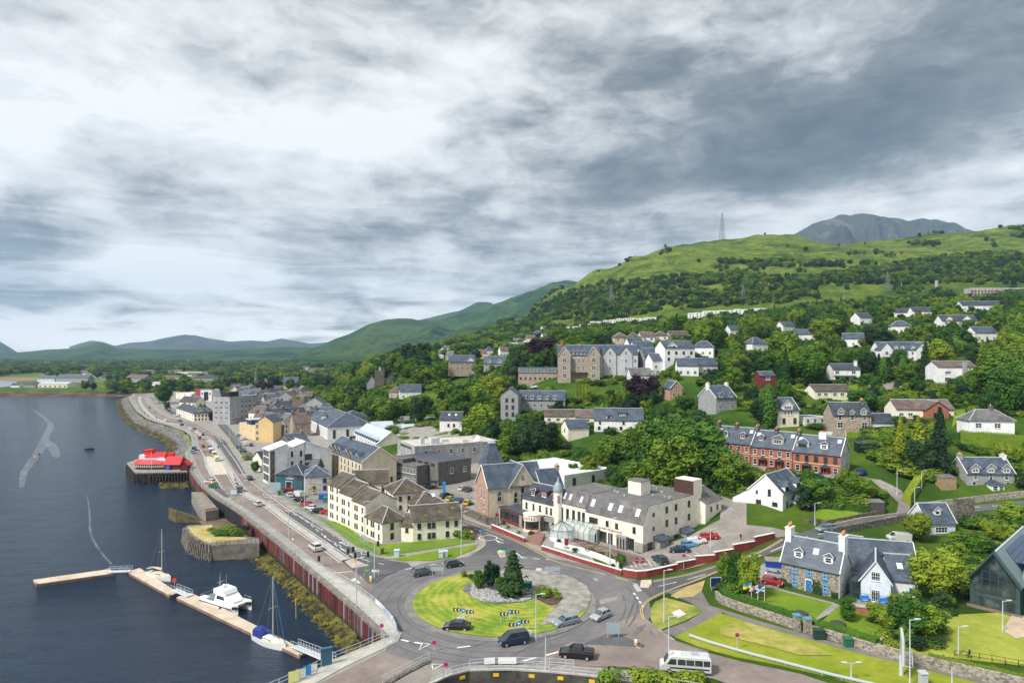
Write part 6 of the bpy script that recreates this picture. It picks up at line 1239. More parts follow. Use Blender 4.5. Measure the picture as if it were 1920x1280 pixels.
hv('flats','gflats_r','long grey flats with a row of dormers behind big trees',22,12,7.6,'gx',4,-8,GRAN,SLATE,[('f',z,7,1.1,1.6,'w')for z in(1,4.2)]+[('r',z,2,1,1.4,'w')for z in(1,4.2)],cat='apartment block',dorm=[(u_,1.8,1.3,'h',TAN,'w',.05)for u_ in(-.36,-.2,-.04,.12,.28)])
hv('bungalow','bung1','cream bungalow with a weathered brown roof left of the white semis',16,9,3,'gx',2.6,-5,CREAM,TILE_B,[('f',.9,4,1.6,1.3)])
hv('bungalow','bung2','second cream bungalow with lumpy maroon roof beside the white semis',14,9,3,'gx',2.8,-5,CREAM,TILE_M,[('f',.9,4,1.4,1.4)])
hv('semi_house','semi','pair of white houses with long slate roof and a wide dormer',20,10,4.8,'gx',4.4,-8,WHITE,SLATE,[('f',.8,[.1,.3,.55,.75,.92],1.1,1.3,'d'),('f',3,[.12,.6],.9,1.2,'d')],dorm=[(.08,3.8,1.2,'s',SLD,'w',.35),(-.2,2,1.2,'s',WHITE,'d',.1)])
hv('cottage','cott','small cream cottage with a grey gabled roof below the bungalows',9,8,3,'gx',2.8,16,CREAM,SLATE,[('l',1,1,1,1.2,'d')])
hv('cottage','wcott','white cottage with dark slate roof and orange fence at the wood edge',11,9,4.2,'gx',3.6,-4,WHITE,SLD,[('f',.8,[.4,.65],1.1,1.6,'m')],sky=[(.4,.5),(.7,.5)])
hv('villa','beech','white villa with tall windows partly behind the copper beech',15,9,5.2,'gx',3.4,4,WHITE,SLW,[('f',1,5,1.2,1.8,'d'),('f',3.8,[.1,.9],1.1,1.4,'w')],dorm=[(.3,2.4,1.2,'g',WHITE,'w',.02)])
hv('cottage','reds','narrow red sandstone gabled cottage standing alone among trees',6,8,4.6,'gy',3.2,12,PINK,SLATE,[('f',.8,[.3,.7],1,1.6),('f',4.2,[.5],1,1.4)],rake=1)
hv('villa','v1','stone villa with white gable on the slope left of the big beech',19,10,6.5,'gx',4.6,8,TAN,SLATE,[('f',z,5,1.2,1.6)for z in(1,4)],dorm=[(.3,5,.8,'g',WHITE,'w',.01)])
hv('villa','v2','grey villa with pointed gables right of the white gabled one',16,10,6,'gx',5,-6,GRAN,SLATE,[('f',z,4,1.2,1.8)for z in(.8,3.6)],dorm=[(-.25,3,1.2,'g',GRAN,'w',.01),(.2,4,1.2,'g',GRAN,'w',.01)])
# church on the slope
P=HILL['church'];r_=empty('stone_church',P,R(8),'dark stone parish church with square crenellated tower among trees','church');bx('tower',DST,r_,-4,-3,-8,4,4,15)
m_=MB().add([(-1.6,-1.5,15),(1.6,-1.5,15),(1.6,2,15),(-1.6,2,15),(0,0,19)],[(0,1,4),(1,2,4),(2,3,4),(3,0,4)]).out('tower_cap',GRAN,r_)
m_=MB()
for x_,y_ in((-4,-3),(-1.2,-3),(2.8,-3),(-4,3),(2.8,3),(1,-3)):m_.box(x_,y_,15,x_+1.2,y_+1,16.2)
m_.out('battlement',DST,r_)['kind']='stuff'
bld('church_nave','dark stone nave with steep gabled roof right of the square tower','church nave',P+Vec((9.5,-1,0)),R(8),13,14,6,'gy',7,DST,SLD,[('f',2,[.5],2,3.5,'d')],foot=9);bld('church_porch','grey gabled transept left of the square tower','church nave',P+Vec((-7,1,0)),R(8),8,12,5,'gy',6,GRAN,SLD,(),foot=9)
hv('cottage','ch2','brown roofed low house under the parish church',12,9,4,'hip',3.5,0,BEIGE,TILE_M,[('f',1,3,1.3,1.4)]);hv('cottage','ch3','white house with a big slate gable right of the brown low house',15,10,5.5,'gx',4.5,12,WHITE,SLATE,[('f',1,3,1.4,1.6)])
# small houses further up, each set on the slope
hs=[(835,660,18,'w'),(852,664,14,'c'),(870,655,14,'c'),(880,669,16,'c'),(893,662,12,'w'),(905,672,12,'y'),(918,666,14,'w'),(932,660,14,'g'),(946,668,12,'w'),(826,672,13,'w'),(842,675,14,'g'),(932,652,16,'w'),(955,655,12,'w'),(968,648,14,'w'),(976,657,12,'c'),(945,640,18,'w'),(975,636,20,'w'),(995,642,18,'w'),(1010,632,18,'w'),(1025,640,14,'w'),(1022,622,10,'w')]
for i,(px,py,w,t_)in enumerate(hs):
 P=T(px,py);w=w*P.y/F/1.0
 wn_={'w':'white','c':'cream','y':'yellow','g':'grey'}[t_];bld('hill_house','small %s house with grey roof on the far slope left of the grey hotel'%wn_,'house',P,rr.uniform(-.5,.5),max(8,w),8,5.4,'hip' if i%3==0 else 'gx',3.6,{'w':WHITE,'c':CREAM,'y':YELL,'g':GREYR}[t_],[SLATE,SLW,TILE_M][i%3],[('f',1,3,1.4,1.4)]if i<12 else(),group='houses on the far slope')
for i,(p0,p1,py0,py1,n)in enumerate(((935,1000,655,648,3),(1105,1180,612,604,6),(1180,1235,606,602,4),(1290,1345,597,590,4),(1345,1440,592,586,6),(1060,1110,622,614,4))):
 for k_ in range(n):
  px=p0+(p1-p0)*(k_+.5)/n;py=py0+(py1-py0)*(k_+.5)/n+(k_%2)*1.2;P=T(px,py);w=(p1-p0)/n*P.y/F*(.72+.2*(k_%2))
  bld('terrace_house','flat roofed white terrace house on the top edge of the town','house',P,R(-4),w,8,6.2,'flat',.3,WHITE,WRF,[('f',1,2,1.4,1.5,'d'),('f',3.8,2,1.4,1.3,'d')],group='white flat roofed terrace houses')
for key,lb,w,yw_ in(('crf1','white gabled house with dark roof, left of the upper right crescent',20,-8),('crf2','long dark roofed house in the upper right crescent',26,-4),('crf3','dark roofed white houses at the top right below the school',36,-4),('w8','white gabled pair alone in the upper woods',13,15)):
 hv('upper_house',key,lb,w,10,5,'gx',4,yw_,WHITE,SLD,[('f',1,max(2,int(w/5)),1.6,1.6)])
r_=hv('villa','con','white villa with a glazed conservatory high on the right',22,10,5.5,'gx',4,-6,WHITE,SLD,[('f',3.4,5,1.4,1.4)],dorm=[(.2,5,1,'g',WHITE,'w',.01),(-.3,4,1,'g',WHITE,'w',.01)]);bx('sun_room',GLS,r_,0,-4,-4,9,0,3);m_=MB();[m_.box(x_,-4.1,-4,x_+.25,-3.9,3.2)for x_ in range(0,10)];m_.out('sun_room_bars',WF,r_)['kind']='stuff'
for k_,(dx_,w_s)in enumerate(((-18,34),(22,36))):
 P=HILL['sch']+Vec((dx_,0,0));r_=bld('school','%s half of the long school with red posts and blue roof on the hill'%('left' if k_==0 else 'right'),'school',P,R(-3),w_s,14,6,'flat',3.0,GREYR,mat('roof_sheet_blue',(.18,.25,.38),(.25,.32,.45),.2,.4),[('f',z,9,2.4,1.6,'d')for z in(.8,3.8)])
 m_=MB();[m_.box(-w_s/2+i*w_s/8-.2,-.6,-2,-w_s/2+i*w_s/8+.2,-.1,7)for i in range(9)];m_.out('red_posts',paint('post_red',(.4,.03,.03)),r_)['kind']='stuff'
sheet('bare_bank',[T(*p)[:2]for p in((1822,556),(1925,553),(1925,561),(1830,562))],.8,mat('bare_earth',(.42,.30,.17),(.5,.38,.24),.05,.9),12)
# garden sheds, bins and outbuildings by the terrace
def bxt(name,label,cat,px,py,w,d,h,m,roofm=None,z=None,yaw=0,D=None):
 P=at(px,py,D)if D else(T(px,py)if z is None else Vec((*G(px,py,z),z)));r=empty(name,P,yaw,label,cat);q=MB().box(-w/2,-d/2,-1.2,w/2,d/2,h).out('body',m,r)
 q=MB().prism([(-w/2-.1,-d/2-.1),(w/2+.1,-d/2-.1),(w/2+.1,d/2+.1),(-w/2-.1,d/2+.1)],h+.003,[h+.12,h+.12,h+.12+d*.18,h+.12+d*.18]).out('lid' if h<1.8 and w<2 else 'roof',roofm or m,r);return r
bxt('garden_shed','teal garden shed right of the red terrace','shed',1658,868,2.6,2.2,2.4,mat('shed_teal',(.05,.20,.22),(.08,.26,.28),1),SLATE);bxt('garden_shed','brown wooden shed behind the red terrace end','shed',1630,846,3.4,2.4,2.3,WOODB,SLATE)
bxt('garden_shed','dark open shed behind the terrace with slate roof','shed',1614,845,3,2.4,2.3,BLACK,SLD);bxt('bus_shelter','low dark shelter with grey felt roof beside the garden hedge','shelter',1633,958,5.6,2.4,2.3,mat('shelter_dark',(.05,.05,.055),(.09,.09,.09),1),FELT)
bxt('garden_shed','tan timber shed beside the red fence of the granite house','shed',1773,912,4,3,2.6,mat('shed_tan',(.26,.19,.10),(.34,.26,.15),1),FELT);bxt('garage','small brick garage at the right edge of the slope','garage',1908,720,5,4,2.6,REDB,FELT)
for i,(px,py,c_,nm)in enumerate(((1452,871,(.02,.08,.35),'blue'),(1459,872,(.02,.08,.35),'blue'),(1467,873,(.03,.16,.05),'green'),(1472,874,(.02,.12,.4),'bright blue'),(1516,881,(.02,.2,.1),'green'),(1712,868,(.03,.2,.5),'blue'))):
 bxt('wheelie_bin','%s wheeled bin, number %s from the left along the red terrace'%(nm,['one','two','three','four','five','six'][i]),'bin',px,py,.7,.8,1.2,paint('bin_'+nm.replace(' ','_'),c_))
bxt('dumpster','big blue skip full of rubble beside the stone house','skip',1452,1063,3.6,1.9,1.3,paint('skip_blue',(.01,.05,.30)),mat('rubble_load',(.16,.15,.14),(.30,.28,.25),3),yaw=-.25)
# small buildings and clutter in the hotel yard and the pub yard
bxt('waste_container','blue plastic container beside the teal pub yard wall','container',606,936,2.4,1.6,1.5,paint('bin_blue',(.02,.10,.38)),z=0);bxt('waste_container','teal container beside the cream flats','container',612,941,1.8,1.6,1.4,paint('bin_teal',(.02,.16,.16)),z=0)
bxt('waste_container','dark green wheeled container outside the pub','container',527,928,1.6,1.2,1.3,paint('bin_darkgreen',(.02,.09,.03)),z=0);bxt('waste_container','maroon bin store beside the pub door','container',541,923,3.6,1.0,1.2,paint('bin_maroon',(.2,.02,.02)),z=0)
r_=empty('scaffold',Vec((*G(586,929),0)),-.2,'yellow and grey scaffold standing against the blue grey house','scaffold');m_=MB()
for x_ in(-2,0,2):
 for y_ in(0,1.4):m_.cyl((x_,y_,0),(x_,y_,5.5),.06,n=4)
for z_ in(1.8,3.6,5.2):m_.cyl((-2,0,z_),(2,0,z_),.05,n=4)
m_.out('scaffold_tube',mat('scaffold_yellow',(.62,.50,.10),(.7,.6,.3),2));bpy.data.objects['scaffold_tube'].parent=r_;m_=MB();[m_.box(-2.1,0,z_,2.1,1.4,z_+.07)for z_ in(1.8,3.6)];m_.out('scaffold_board',WOODB,r_)
for i,(px,py,w,rf)in enumerate(((1243,694,12,'gx'),(1318,668,11,'hip'),(1208,668,12,'gx'),(1528,798,9,'flat'),(1290,705,10,'gx'),(1510,640,13,'gx'),(1425,660,11,'hip'),(1600,650,12,'gx'),(1850,640,14,'gx'),(1480,622,13,'gx'),(1380,628,12,'gx'),(1690,625,12,'hip'))):bld('hill_house','small white house with slate roof half hidden in the hillside trees','house',T(px,py),rr.uniform(-.5,.4),w,8,5 if i!=3 else 2.8,rf,3.4 if i!=3 else .3,WHITE,SLATE,[('f',1,3,1.3,1.4)],group='small white houses in the hillside trees')
# == sea wall, quay and harbour
rw=random.Random(77)
def pilemat():
 m,bb,p=newmat('sheet_pile_steel');sv(p,'Roughness',.7)
 oi=bb.n('ShaderNodeObjectInfo');ge=bb.n('ShaderNodeNewGeometry');se=bb.n('ShaderNodeSeparateXYZ');bb.link(ge.outputs['Position'],se.inputs[0])
 c=bb.ramp(oi.outputs['Random'],[(0,(.15,.028,.032)),(.3,(.20,.045,.045)),(.45,(.08,.022,.028)),(.6,(.21,.06,.05)),(.72,(.13,.13,.17)),(.85,(.17,.04,.045)),(.93,(.27,.28,.33))],'CONSTANT')
 mp=bb.n('ShaderNodeMapping');sv(mp,'Scale',(2.5,2.5,.5));bb.link(ge.outputs['Position'],mp.inputs[0])
 c=bb.mix(bb.ramp(bb.noise(mp.outputs[0],1.2,6,.7),[(.60,(0,0,0)),(.68,(1,1,1))]),c,(.36,.34,.36));c=bb.mix(bb.ramp(bb.noise(mp.outputs[0],.7,6,.7),[(.60,(0,0,0)),(.70,(1,1,1))]),c,(.06,.03,.03))
 k=bb.n('ShaderNodeMapRange');bb.link(bb.m('ADD',se.outputs[2],bb.m('MULTIPLY',bb.noise(ge.outputs['Position'],.8,3),1.2)),k.inputs[0]);sv(k,1,-2.2);sv(k,2,-3.2)
 c=bb.mix(k.outputs[0],c,(.035,.04,.018));bb.link(c,p.inputs['Base Color']);return m
PM=pilemat();PD=mat('pile_black',(.018,.02,.03),(.05,.05,.06),1.5,.7)
pil=empty('sheet_pile_wall',(*WALL[0],0),0,'long ribbed sea wall of rusty red steel piles below the promenade','sea wall')
pu=MB();pu.loft([[(0,0,z),(.18,-.02,z),(.30,-.34,z),(.60,-.34,z),(.72,-.02,z),(.9,0,z),(.9,.1,z),(0,.1,z)]for z in(-7,-.25)],caps=1);pu.mi=[1 if k in(0,4,5)else 0 for k in range(len(pu.f))];PMESH=pu.mesh('pile',[PM,mat('pile_recess_shade_grime',(.035,.010,.012),(.09,.03,.03),1.2,.8)]);PMESH2=pu.mesh('pile',PD)  # recess faces: dark paint and grime, plus shade painted in so ribs show
WL=[Vec(p)for p in WALL];tot=0
def walk(P,step):
 out=[];pos=0
 for a,c in zip(P,P[1:]):
  L=(c-a).length;d=(c-a)/L;t=-pos if pos else 0;t=(step-pos)%step
  while t<L:out.append((a+d*t,d,a));t+=step
  pos=(L-t+step)%step
 return out
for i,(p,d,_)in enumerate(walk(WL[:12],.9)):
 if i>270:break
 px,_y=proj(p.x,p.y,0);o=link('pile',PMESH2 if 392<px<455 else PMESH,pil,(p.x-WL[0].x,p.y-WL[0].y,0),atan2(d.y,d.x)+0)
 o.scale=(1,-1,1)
m_=MB();P_=offl(WALL[:13],.12);Q_=offl(WALL[:13],-.7)
for i in range(12):m_.prism([P_[i],P_[i+1],Q_[i+1],Q_[i]],-.6,.42)
o=m_.out('coping_beam',mat('coping_dark',(.14,.12,.10),(.26,.24,.21),.6,.9),pil);o.location=(-WL[0].x,-WL[0].y,0)
# boulder embankment of the bend
def embank():
 top=[Vec(p)for p in WALL[12:]];bot=[Vec(p)for p in SHORE];n=60;m=12;v,f=[],[]
 def res(P):
  L=[0];
  for a,c in zip(P,P[1:]):L.append(L[-1]+(c-a).length)
  return[P[max(0,min(len(P)-2,int(np.searchsorted(L,s)-1)))].lerp(P[max(1,min(len(P)-1,int(np.searchsorted(L,s))))],(s-L[max(0,min(len(P)-2,int(np.searchsorted(L,s)-1)))])/max(1e-6,(L[max(1,min(len(P)-1,int(np.searchsorted(L,s))))]-L[max(0,min(len(P)-2,int(np.searchsorted(L,s)-1)))])))for s in np.linspace(0,L[-1]-1e-3,n)]
 A,B=res(top),res(bot)
 for i in range(n):
  for j in range(m):
   t=j/(m-1);p=A[i].lerp(B[i]+(B[i]-A[i])*.12,t);z=-.8-5.2*t**1.1+(rw.random()-.5)*.5;v.append((p.x+rw.uniform(-.4,.4),p.y+rw.uniform(-.5,.5),z))
 for i in range(n-1):
  for j in range(m-1):f.append((i*m+j,i*m+j+1,(i+1)*m+j+1,(i+1)*m+j))
 return v,f,A,B
ev,ef,EA,EB=embank()
def shoremat():
 m,bb,p=newmat('shore_rock');sv(p,'Roughness',.9)
 ge=bb.n('ShaderNodeNewGeometry');se=bb.n('ShaderNodeSeparateXYZ');bb.link(ge.outputs['Position'],se.inputs[0])
 rock=bb.ramp(bb.noise(ge.outputs['Position'],.5,8,.8),[(.35,(.06,.055,.06)),(.5,(.15,.14,.15)),(.65,(.26,.24,.24))]);weed=bb.ramp(bb.noise(ge.outputs['Position'],.25,7,.8),[(.38,(.014,.012,.006)),(.52,(.05,.04,.010)),(.64,(.17,.16,.012))])
 z=bb.m('ADD',se.outputs[2],bb.m('MULTIPLY',bb.m('SUBTRACT',bb.noise(ge.outputs['Position'],.3,4),.5),2.2));k=bb.mr(z,-2.7,-3.4)
 g=bb.mr(z,-1.5,-.9)
 c=bb.mix(g.outputs[0],rock,bb.ramp(bb.noise(ge.outputs['Position'],.12,6,.7),[(.45,(.16,.14,.13)),(.52,(.15,.22,.03)),(.62,(.28,.27,.06))]));c=bb.mix(k.outputs[0],c,weed);bb.link(c,p.inputs['Base Color']);return m
SH=shoremat();mb_=MB();mb_.add(ev,ef);struct('shore_bank',mb_,SH)
def rocks(name,fn,n,s0,s1,m,flat=.7):
 v,f=[],[]
 for _ in range(n):
  p=fn();s=rw.uniform(s0,s1);o=len(v);a0=rw.random()*6
  pts=[(cos(a0+i*1.2566),sin(a0+i*1.2566))for i in range(5)]
  for zz,q in((-.3,1),(.45,.75)):
   for x,y in pts:k=q*s*rw.uniform(.75,1.2);v.append((p[0]+x*k,p[1]+y*k,p[2]+zz*s*flat+rw.uniform(-.1,.1)*s))
  v.append((p[0],p[1],p[2]+s*flat*.75))
  for i in range(5):f.append((o+i,o+(i+1)%5,o+5+(i+1)%5,o+5+i));f.append((o+5+i,o+5+(i+1)%5,o+10))
 mb=MB();mb.add(v,f);ob=mb.out(name,m);ob['kind']='stuff';return ob
def emb_pt():
 i=rw.randrange(59);t=rw.random()**.8;p=EA[i].lerp(EA[i+1],rw.random()).lerp(EB[i].lerp(EB[i+1],rw.random()),t);return(p.x,p.y,-.8-4.9*t)
rocks('shore_boulders',emb_pt,2600,.5,1.3,SH)
# weedy toe along the pile wall
TOE=[(430,1046,452,1020),(470,1066,490,1010),(520,1100,540,1062),(560,1150,585,1110),(600,1180,625,1150),(640,1222,662,1195),(668,1240,690,1222)]
TL=[(Vec(G(a,b_,-5.2)),Vec(G(c,d,-4.0)))for a,b_,c,d in TOE]
def toe_pt():
 i=rw.randrange(len(TL)-1);s=rw.random();a=TL[i][0].lerp(TL[i+1][0],s);c=TL[i][1].lerp(TL[i+1][1],s);t=rw.random();p=a.lerp(c,t);return(p.x+rw.gauss(0,.3),p.y+rw.gauss(0,.3),-5.35+1.2*t)
WEED=mat('seaweed',(.010,.010,.004),(.17,.155,.012),.5,.8,f=(.38,.70),bump=.8)
m_=MB();vv=[]
for i in range(len(TL)-1):
 for s_ in range(4):
  s=s_/4;a=TL[i][0].lerp(TL[i+1][0],s);c=TL[i][1].lerp(TL[i+1][1],s)
  vv.append([(a.lerp(c,t/5).x+rw.gauss(0,.25),a.lerp(c,t/5).y+rw.gauss(0,.25),-5.5+1.5*t/5)for t in range(7)])
m_.add([p for r in vv for p in r],[(i*7+j,i*7+j+1,(i+1)*7+j+1,(i+1)*7+j)for i in range(len(vv)-1)for j in range(6)]);struct('weedy_foreshore',m_,WEED)
rocks('seaweed_rocks',toe_pt,1500,.2,.7,WEED,.6)
# weed by the red pier
rocks('seaweed_rocks',lambda:(*G(rw.uniform(300,352),rw.uniform(898,915),-5),-5.2+rw.random()*.6),260,.4,1.2,WEED,.5)
sheet('foreshore_mud',[(*p,)for p in[G(a,b_,-4.5)for a,b_ in((372,978),(440,965),(470,985),(480,1000),(470,1010),(400,1000))]],-4.3,mat('mud_brown',(.10,.065,.045),(.18,.13,.09),.3),60)
# slipway beside the wall
sl_=MB();sl_.prism([G(359,922,-1.2),G(381,922,-1.2),G(410,954,-1.2),G(386,958,-1.2),G(372,945,-1.2)],-6,-1.2)
pa_,pb_=[G(386,955,-1.2),G(374,950,-1.2)],[G(318,975,-5),G(330,979,-5)]
so_=empty('slipway',(0,0,0),0,'concrete slipway bending down into the water beside the sea wall','slipway');sl_.out('landing',mat('slip_concrete',(.17,.15,.12),(.27,.25,.21),.4,.9),so_)
m_=MB();q4=[G(372,946,-1.2),G(387,957,-1.2),G(330,979,-5),G(316,973,-5)];m_.prism(q4,-7,[-1.2,-1.2,-5.0,-5.0]);m_.out('ramp',mat('slip_weed',(.06,.05,.02),(.16,.12,.05),.5),so_)
m_=MB().prism([G(386,956.5,-1.2),G(410,953,-1.2),G(409,951,-1.2),G(386,954,-1.2)],-6,-1.1).out('side_wall',PM,so_)
# old stone pier with timber fenders
OPP=[(344,990),(352,984),(396,981),(414,998),(486,1008),(486,1017),(396,1022),(378,1018),(358,1006)];OP=GS(OPP,-1.2)
op=empty('old_pier',(0,0,0),0,'derelict stone pier with dry grass on top and leaning timber fender piles','pier');m_=MB().prism(OP,-7,-1.2).out('stonework',mat('pier_stone',(.08,.075,.06),(.24,.22,.19),.35,.9,.5),op)
m_=MB();OG=GS([(352,988),(396,984),(412,1001),(470,1010),(396,1017),(382,1014),(364,1003)],-1.15);m_.prism(OG,-1.3,-1.05);m_.out('grass_top',mat('grass_golden',(.34,.28,.06),(.46,.40,.20),.3,.95,.4),op)
TM=mat('timber_grey',(.07,.06,.05),(.26,.24,.21),1.2,.9);k=0
for a,c in((OP[8],OP[0]),(OP[7],OP[8]),(OP[6],OP[7])):
 a,c=Vec(a),Vec(c);n=int((c-a).length/.95)
 for i in range(n):
  p=a.lerp(c,(i+.5)/n);m_=MB();q=(p-Vec((sum(x[0]for x in OP)/9,sum(x[1]for x in OP)/9))).normalized()*.5;m_.cyl((p.x+q.x*2.2,p.y+q.y*2.2,-6),(p.x+q.x*.5,p.y+q.y*.5,-.9+rw.uniform(-.2,.3)),.24,.2,6);m_.out('fender_pile',TM,op)
m_=MB();pr_=[Vec(x)for x in(OP[6],OP[5])]
for i in range(12):p=pr_[0].lerp(pr_[1],i/11);m_.cyl((p.x,p.y+.5,-1.2),(p.x,p.y+.5,-.1),.05,n=4)
for z_ in(-.6,-.15):m_.cyl((pr_[0].x,pr_[0].y+.5,z_),(pr_[1].x,pr_[1].y+.5,z_),.035,n=4)
m_.out('railing',mat('rust',(.10,.04,.02),(.2,.08,.03),2),op)
for i,(px,py,w,h)in enumerate(((415,1003,4,2),(428,1004,5,2.4),(440,1003,5,2.6),(450,1004,4,2),(405,999,3.5,1.6),(395,994,3,1.2),(452,996,5,2.2),(425,992,6,1.5))):bush('broad' if i!=6 else 'purple',(*G(px,py,-1.2),-1.3),w,h,'scrubby bush growing on the derelict stone pier','bushes on the old pier')
# pontoons
PC=mat('pontoon_deck',(.48,.38,.29),(.60,.52,.43),.35,.85);PF=mat('pontoon_side',(.14,.09,.06),(.26,.18,.13),.5,.9);pz=-4.35
def pontoon(label,pts):
 P=GS(pts,pz);r=empty('pontoon',(*P[0],pz),0,label,'pontoon');o=Vec(P[0]);P=[tuple(Vec(p)-o)for p in P];m=MB().prism(P,-1.2,-.14).out('float',PF,r)
 c=Vec((sum(p[0]for p in P)/len(P),sum(p[1]for p in P)/len(P)));m=MB().prism([tuple(c+(Vec(p)-c)*1.004)for p in P],-.14,0).out('deck',PC,r)
 for i in range(len(P)):m=MB().cyl((P[i][0],P[i][1],0),(P[i][0],P[i][1],.3),.09,n=6).out('bollard',BLACK,r)
 return r
pontoon('outer pontoon lying alone furthest out on the water',[(62,1086),(205,1066),(218,1073),(68,1094)]);pontoon('short middle pontoon beside the small white yacht',[(239,1071),(262,1064),(334,1110),(318,1115)])
pontoon('long inner pontoon with the catamaran and blue covered yacht',[(331,1119),(358,1110),(576,1220),(562,1228)])
def gang(label,a,c,wd=1.3):
 a,c=Vec(a),Vec(c);d=(c-a);L=d.length;r=empty('gangway',a,atan2(d.y,d.x),label,'gangway');zt=c.z-a.z;LL=d.xy.length;m=MB()
 m.add([(0,-wd/2,0),(LL,-wd/2,zt),(LL,wd/2,zt),(0,wd/2,0),(0,-wd/2,.12),(LL,-wd/2,zt+.12),(LL,wd/2,zt+.12),(0,wd/2,.12)],[(0,3,2,1),(4,5,6,7),(0,1,5,4),(1,2,6,5),(2,3,7,6),(3,0,4,7)]);m.out('walkway',mat('alu_deck',(.55,.58,.62),(.65,.68,.72),3),r)
 for s in(-1,1):
  m=MB();n=max(4,int(LL/1.4))
  for i in range(n+1):t=i/n;m.cyl((LL*t,s*wd/2,zt*t),(LL*t,s*wd/2,zt*t+1.15),.035,n=4)
  for h in(.6,1.15):m.cyl((0,s*wd/2,h),(LL,s*wd/2,zt+h),.035,n=4)
  m.out('handrail',GALV,r)
gang('small white rail bridge linking the outer and middle pontoons',(*G(203,1073,pz),pz+.1),(*G(246,1071,pz),pz+.1));gang('short curved railing bridge by the red lifebuoy',(*G(326,1106,pz),pz+.1),(*G(356,1118,pz),pz+.1));gang('long aluminium gangway from the pontoon up to the quay',(*G(552,1212,pz),pz+.1),(*G(622,1240,-.2),-.2))
P=Vec((*G(327,1100,pz),pz));r_=empty('lifebuoy_post',P,0,'round red lifebuoy holder on the pontoon','lifebuoy');m_=MB().cyl((0,0,0),(0,0,1.2),.05).out('post',METAL,r_);m_=MB().cyl((0,-.1,1.5),(0,.1,1.5),.45,n=12).out('holder',paint('lifebuoy_red',(.65,.04,.02)),r_)
# boats
GEL=mat('hull_white',(.78,.79,.80),rough=.25);NAVY=paint('canvas_navy',(.012,.03,.20),.8);DECKC=mat('deck_cream',(.62,.56,.44),rough=.6)
def hull(L,B,fb,dr,n=14,flare=.85,transom=.55):
 secs=[]
 for i in range(n+1):
  t=i/n;x=-L/2+L*t;w=B/2*(transom+(1-transom)*sin(min(1,t/.45)*pi/2)if t<.45 else cos((t-.45)/.55*pi/2)**.75);w=max(w,.02);sh=fb*(1+.35*(t-.4)**2*3);k=1-.8*max(0,t-.6)
  secs.append([(x,-w,sh),(x+.0,-w*flare,.0),(x-.0,-w*.35,-dr*k),(x,w*.35,-dr*k),(x,w*flare,.0),(x,w,sh)])
 return secs
def stay(m,a,c,r=.02):m.cyl(a,c,r,n=3)
def yacht(label,loc,yaw,L,mast,canopy,sailm,boom_up,cabin=WPT):
 r=empty('sailing_yacht',loc,yaw,label,'yacht');B=L*.3;s=hull(L,B,.95,.6);m=MB().loft(s).out('hull',GEL,r,smooth=0)
 m=MB();dk=[(q[0][0],q[0][1]*.96,q[0][2]+.01)for q in s]+[(q[5][0],q[5][1]*.96,q[5][2]+.01)for q in s[::-1]];m.add(dk,[(i,i+1,len(dk)-2-i,len(dk)-1-i)for i in range(len(s)-1)]);m.out('deck',DECKC,r)
 m=MB().loft([[(x,-w,.95),(x,-w*.8,.95+h),(x,w*.8,.95+h),(x,w,.95)]for x,w,h in((-L*.12,B*.30,.5),(L*.05,B*.30,.48),(L*.2,B*.2,.35),(L*.27,B*.1,.12))]).out('cabin',cabin,r)
 for sx in(-1,1):
  for k in range(3):m=MB();x=-L*.08+k*L*.08;m.box(x,sx*B*.285-.02,1.12,x+L*.05,sx*B*.285+.02,1.3);m.out('porthole',GLASS,r)
 m=MB().cyl((L*.1,0,1),(L*.1,0,mast),.09,.06,6).cyl((L*.1,-.9,mast*.55),(L*.1,.9,mast*.55),.03,n=4).out('mast',mat('mast_alu',(.62,.60,.55),rough=.4),r)
 m=MB().cyl((L*.1,0,2.0),(-L*.3,0,2.2),.07,n=6).out('boom',MAT['mast_alu'],r)
 m=MB().loft([[(x,-.02-q,2.12),(x,-q,2.12+q*2),(x,q,2.12+q*2),(x,.02+q,2.12)]for x,q in((L*.1,.2),(0,.2),(-L*.15,.16),(-L*.29,.08))]).out('furled_sail',sailm,r)
 m=MB().cyl((L*.48,0,1.2),(L*.1,0,mast*.97),.07,.05,5).out('furled_jib',paint('sail_blue',(.02,.16,.42),.7)if canopy else NAVY,r)
 m=MB();
 for a,c in(((L*.1,0,mast),(-L*.49,0,1)),((L*.1,0,mast),(L*.08,B*.48,1)),((L*.1,0,mast),(L*.08,-B*.48,1))):stay(m,a,c,.012)
 m.out('stay',METAL,r)
 m=MB()
 for i in range(9):
  q=s[1+i+(i>5)];
  for e in(0,5):m.cyl(q[e],(q[e][0],q[e][1],q[e][2]+.6),.02,n=3)
 m.out('stanchion',METAL,r)
 if canopy:
  m=MB().loft([[(x,-w,.95),(x,-w*.9,.95+h*.8),(x,-w*.4,.95+h),(x,w*.4,.95+h),(x,w*.9,.95+h*.8),(x,w,.95)]for x,w,h in((-L*.42,B*.36,1.35),(-L*.35,B*.38,1.6),(-L*.2,B*.38,1.55),(-L*.12,B*.34,.9))]).out('cockpit_canopy',NAVY,r)
  m=MB().lathe([(.28,-.1),(.42,0),(.28,.1)],12);o=m.out('lifebuoy',paint('lifebuoy_yellow',(.75,.6,.02)),r,(-L*.5,0,1.3));o.rotation_euler=(0,R(90),0)
 else:
  m=MB().box(-L*.47,-B*.3,1.9,-L*.36,B*.3,2.0).cyl((-L*.46,-B*.3,1),(-L*.46,-B*.3,1.9),.03,n=4).cyl((-L*.46,B*.3,1),(-L*.46,B*.3,1.9),.03,n=4).out('spray_arch',METAL,r)
 return r
def pt2(a,c,z):A,B=Vec((*G(*a,z),z)),Vec((*G(*c,z),z));d=B-A;return(A+B)/2,atan2(d.y,d.x),d.xy.length
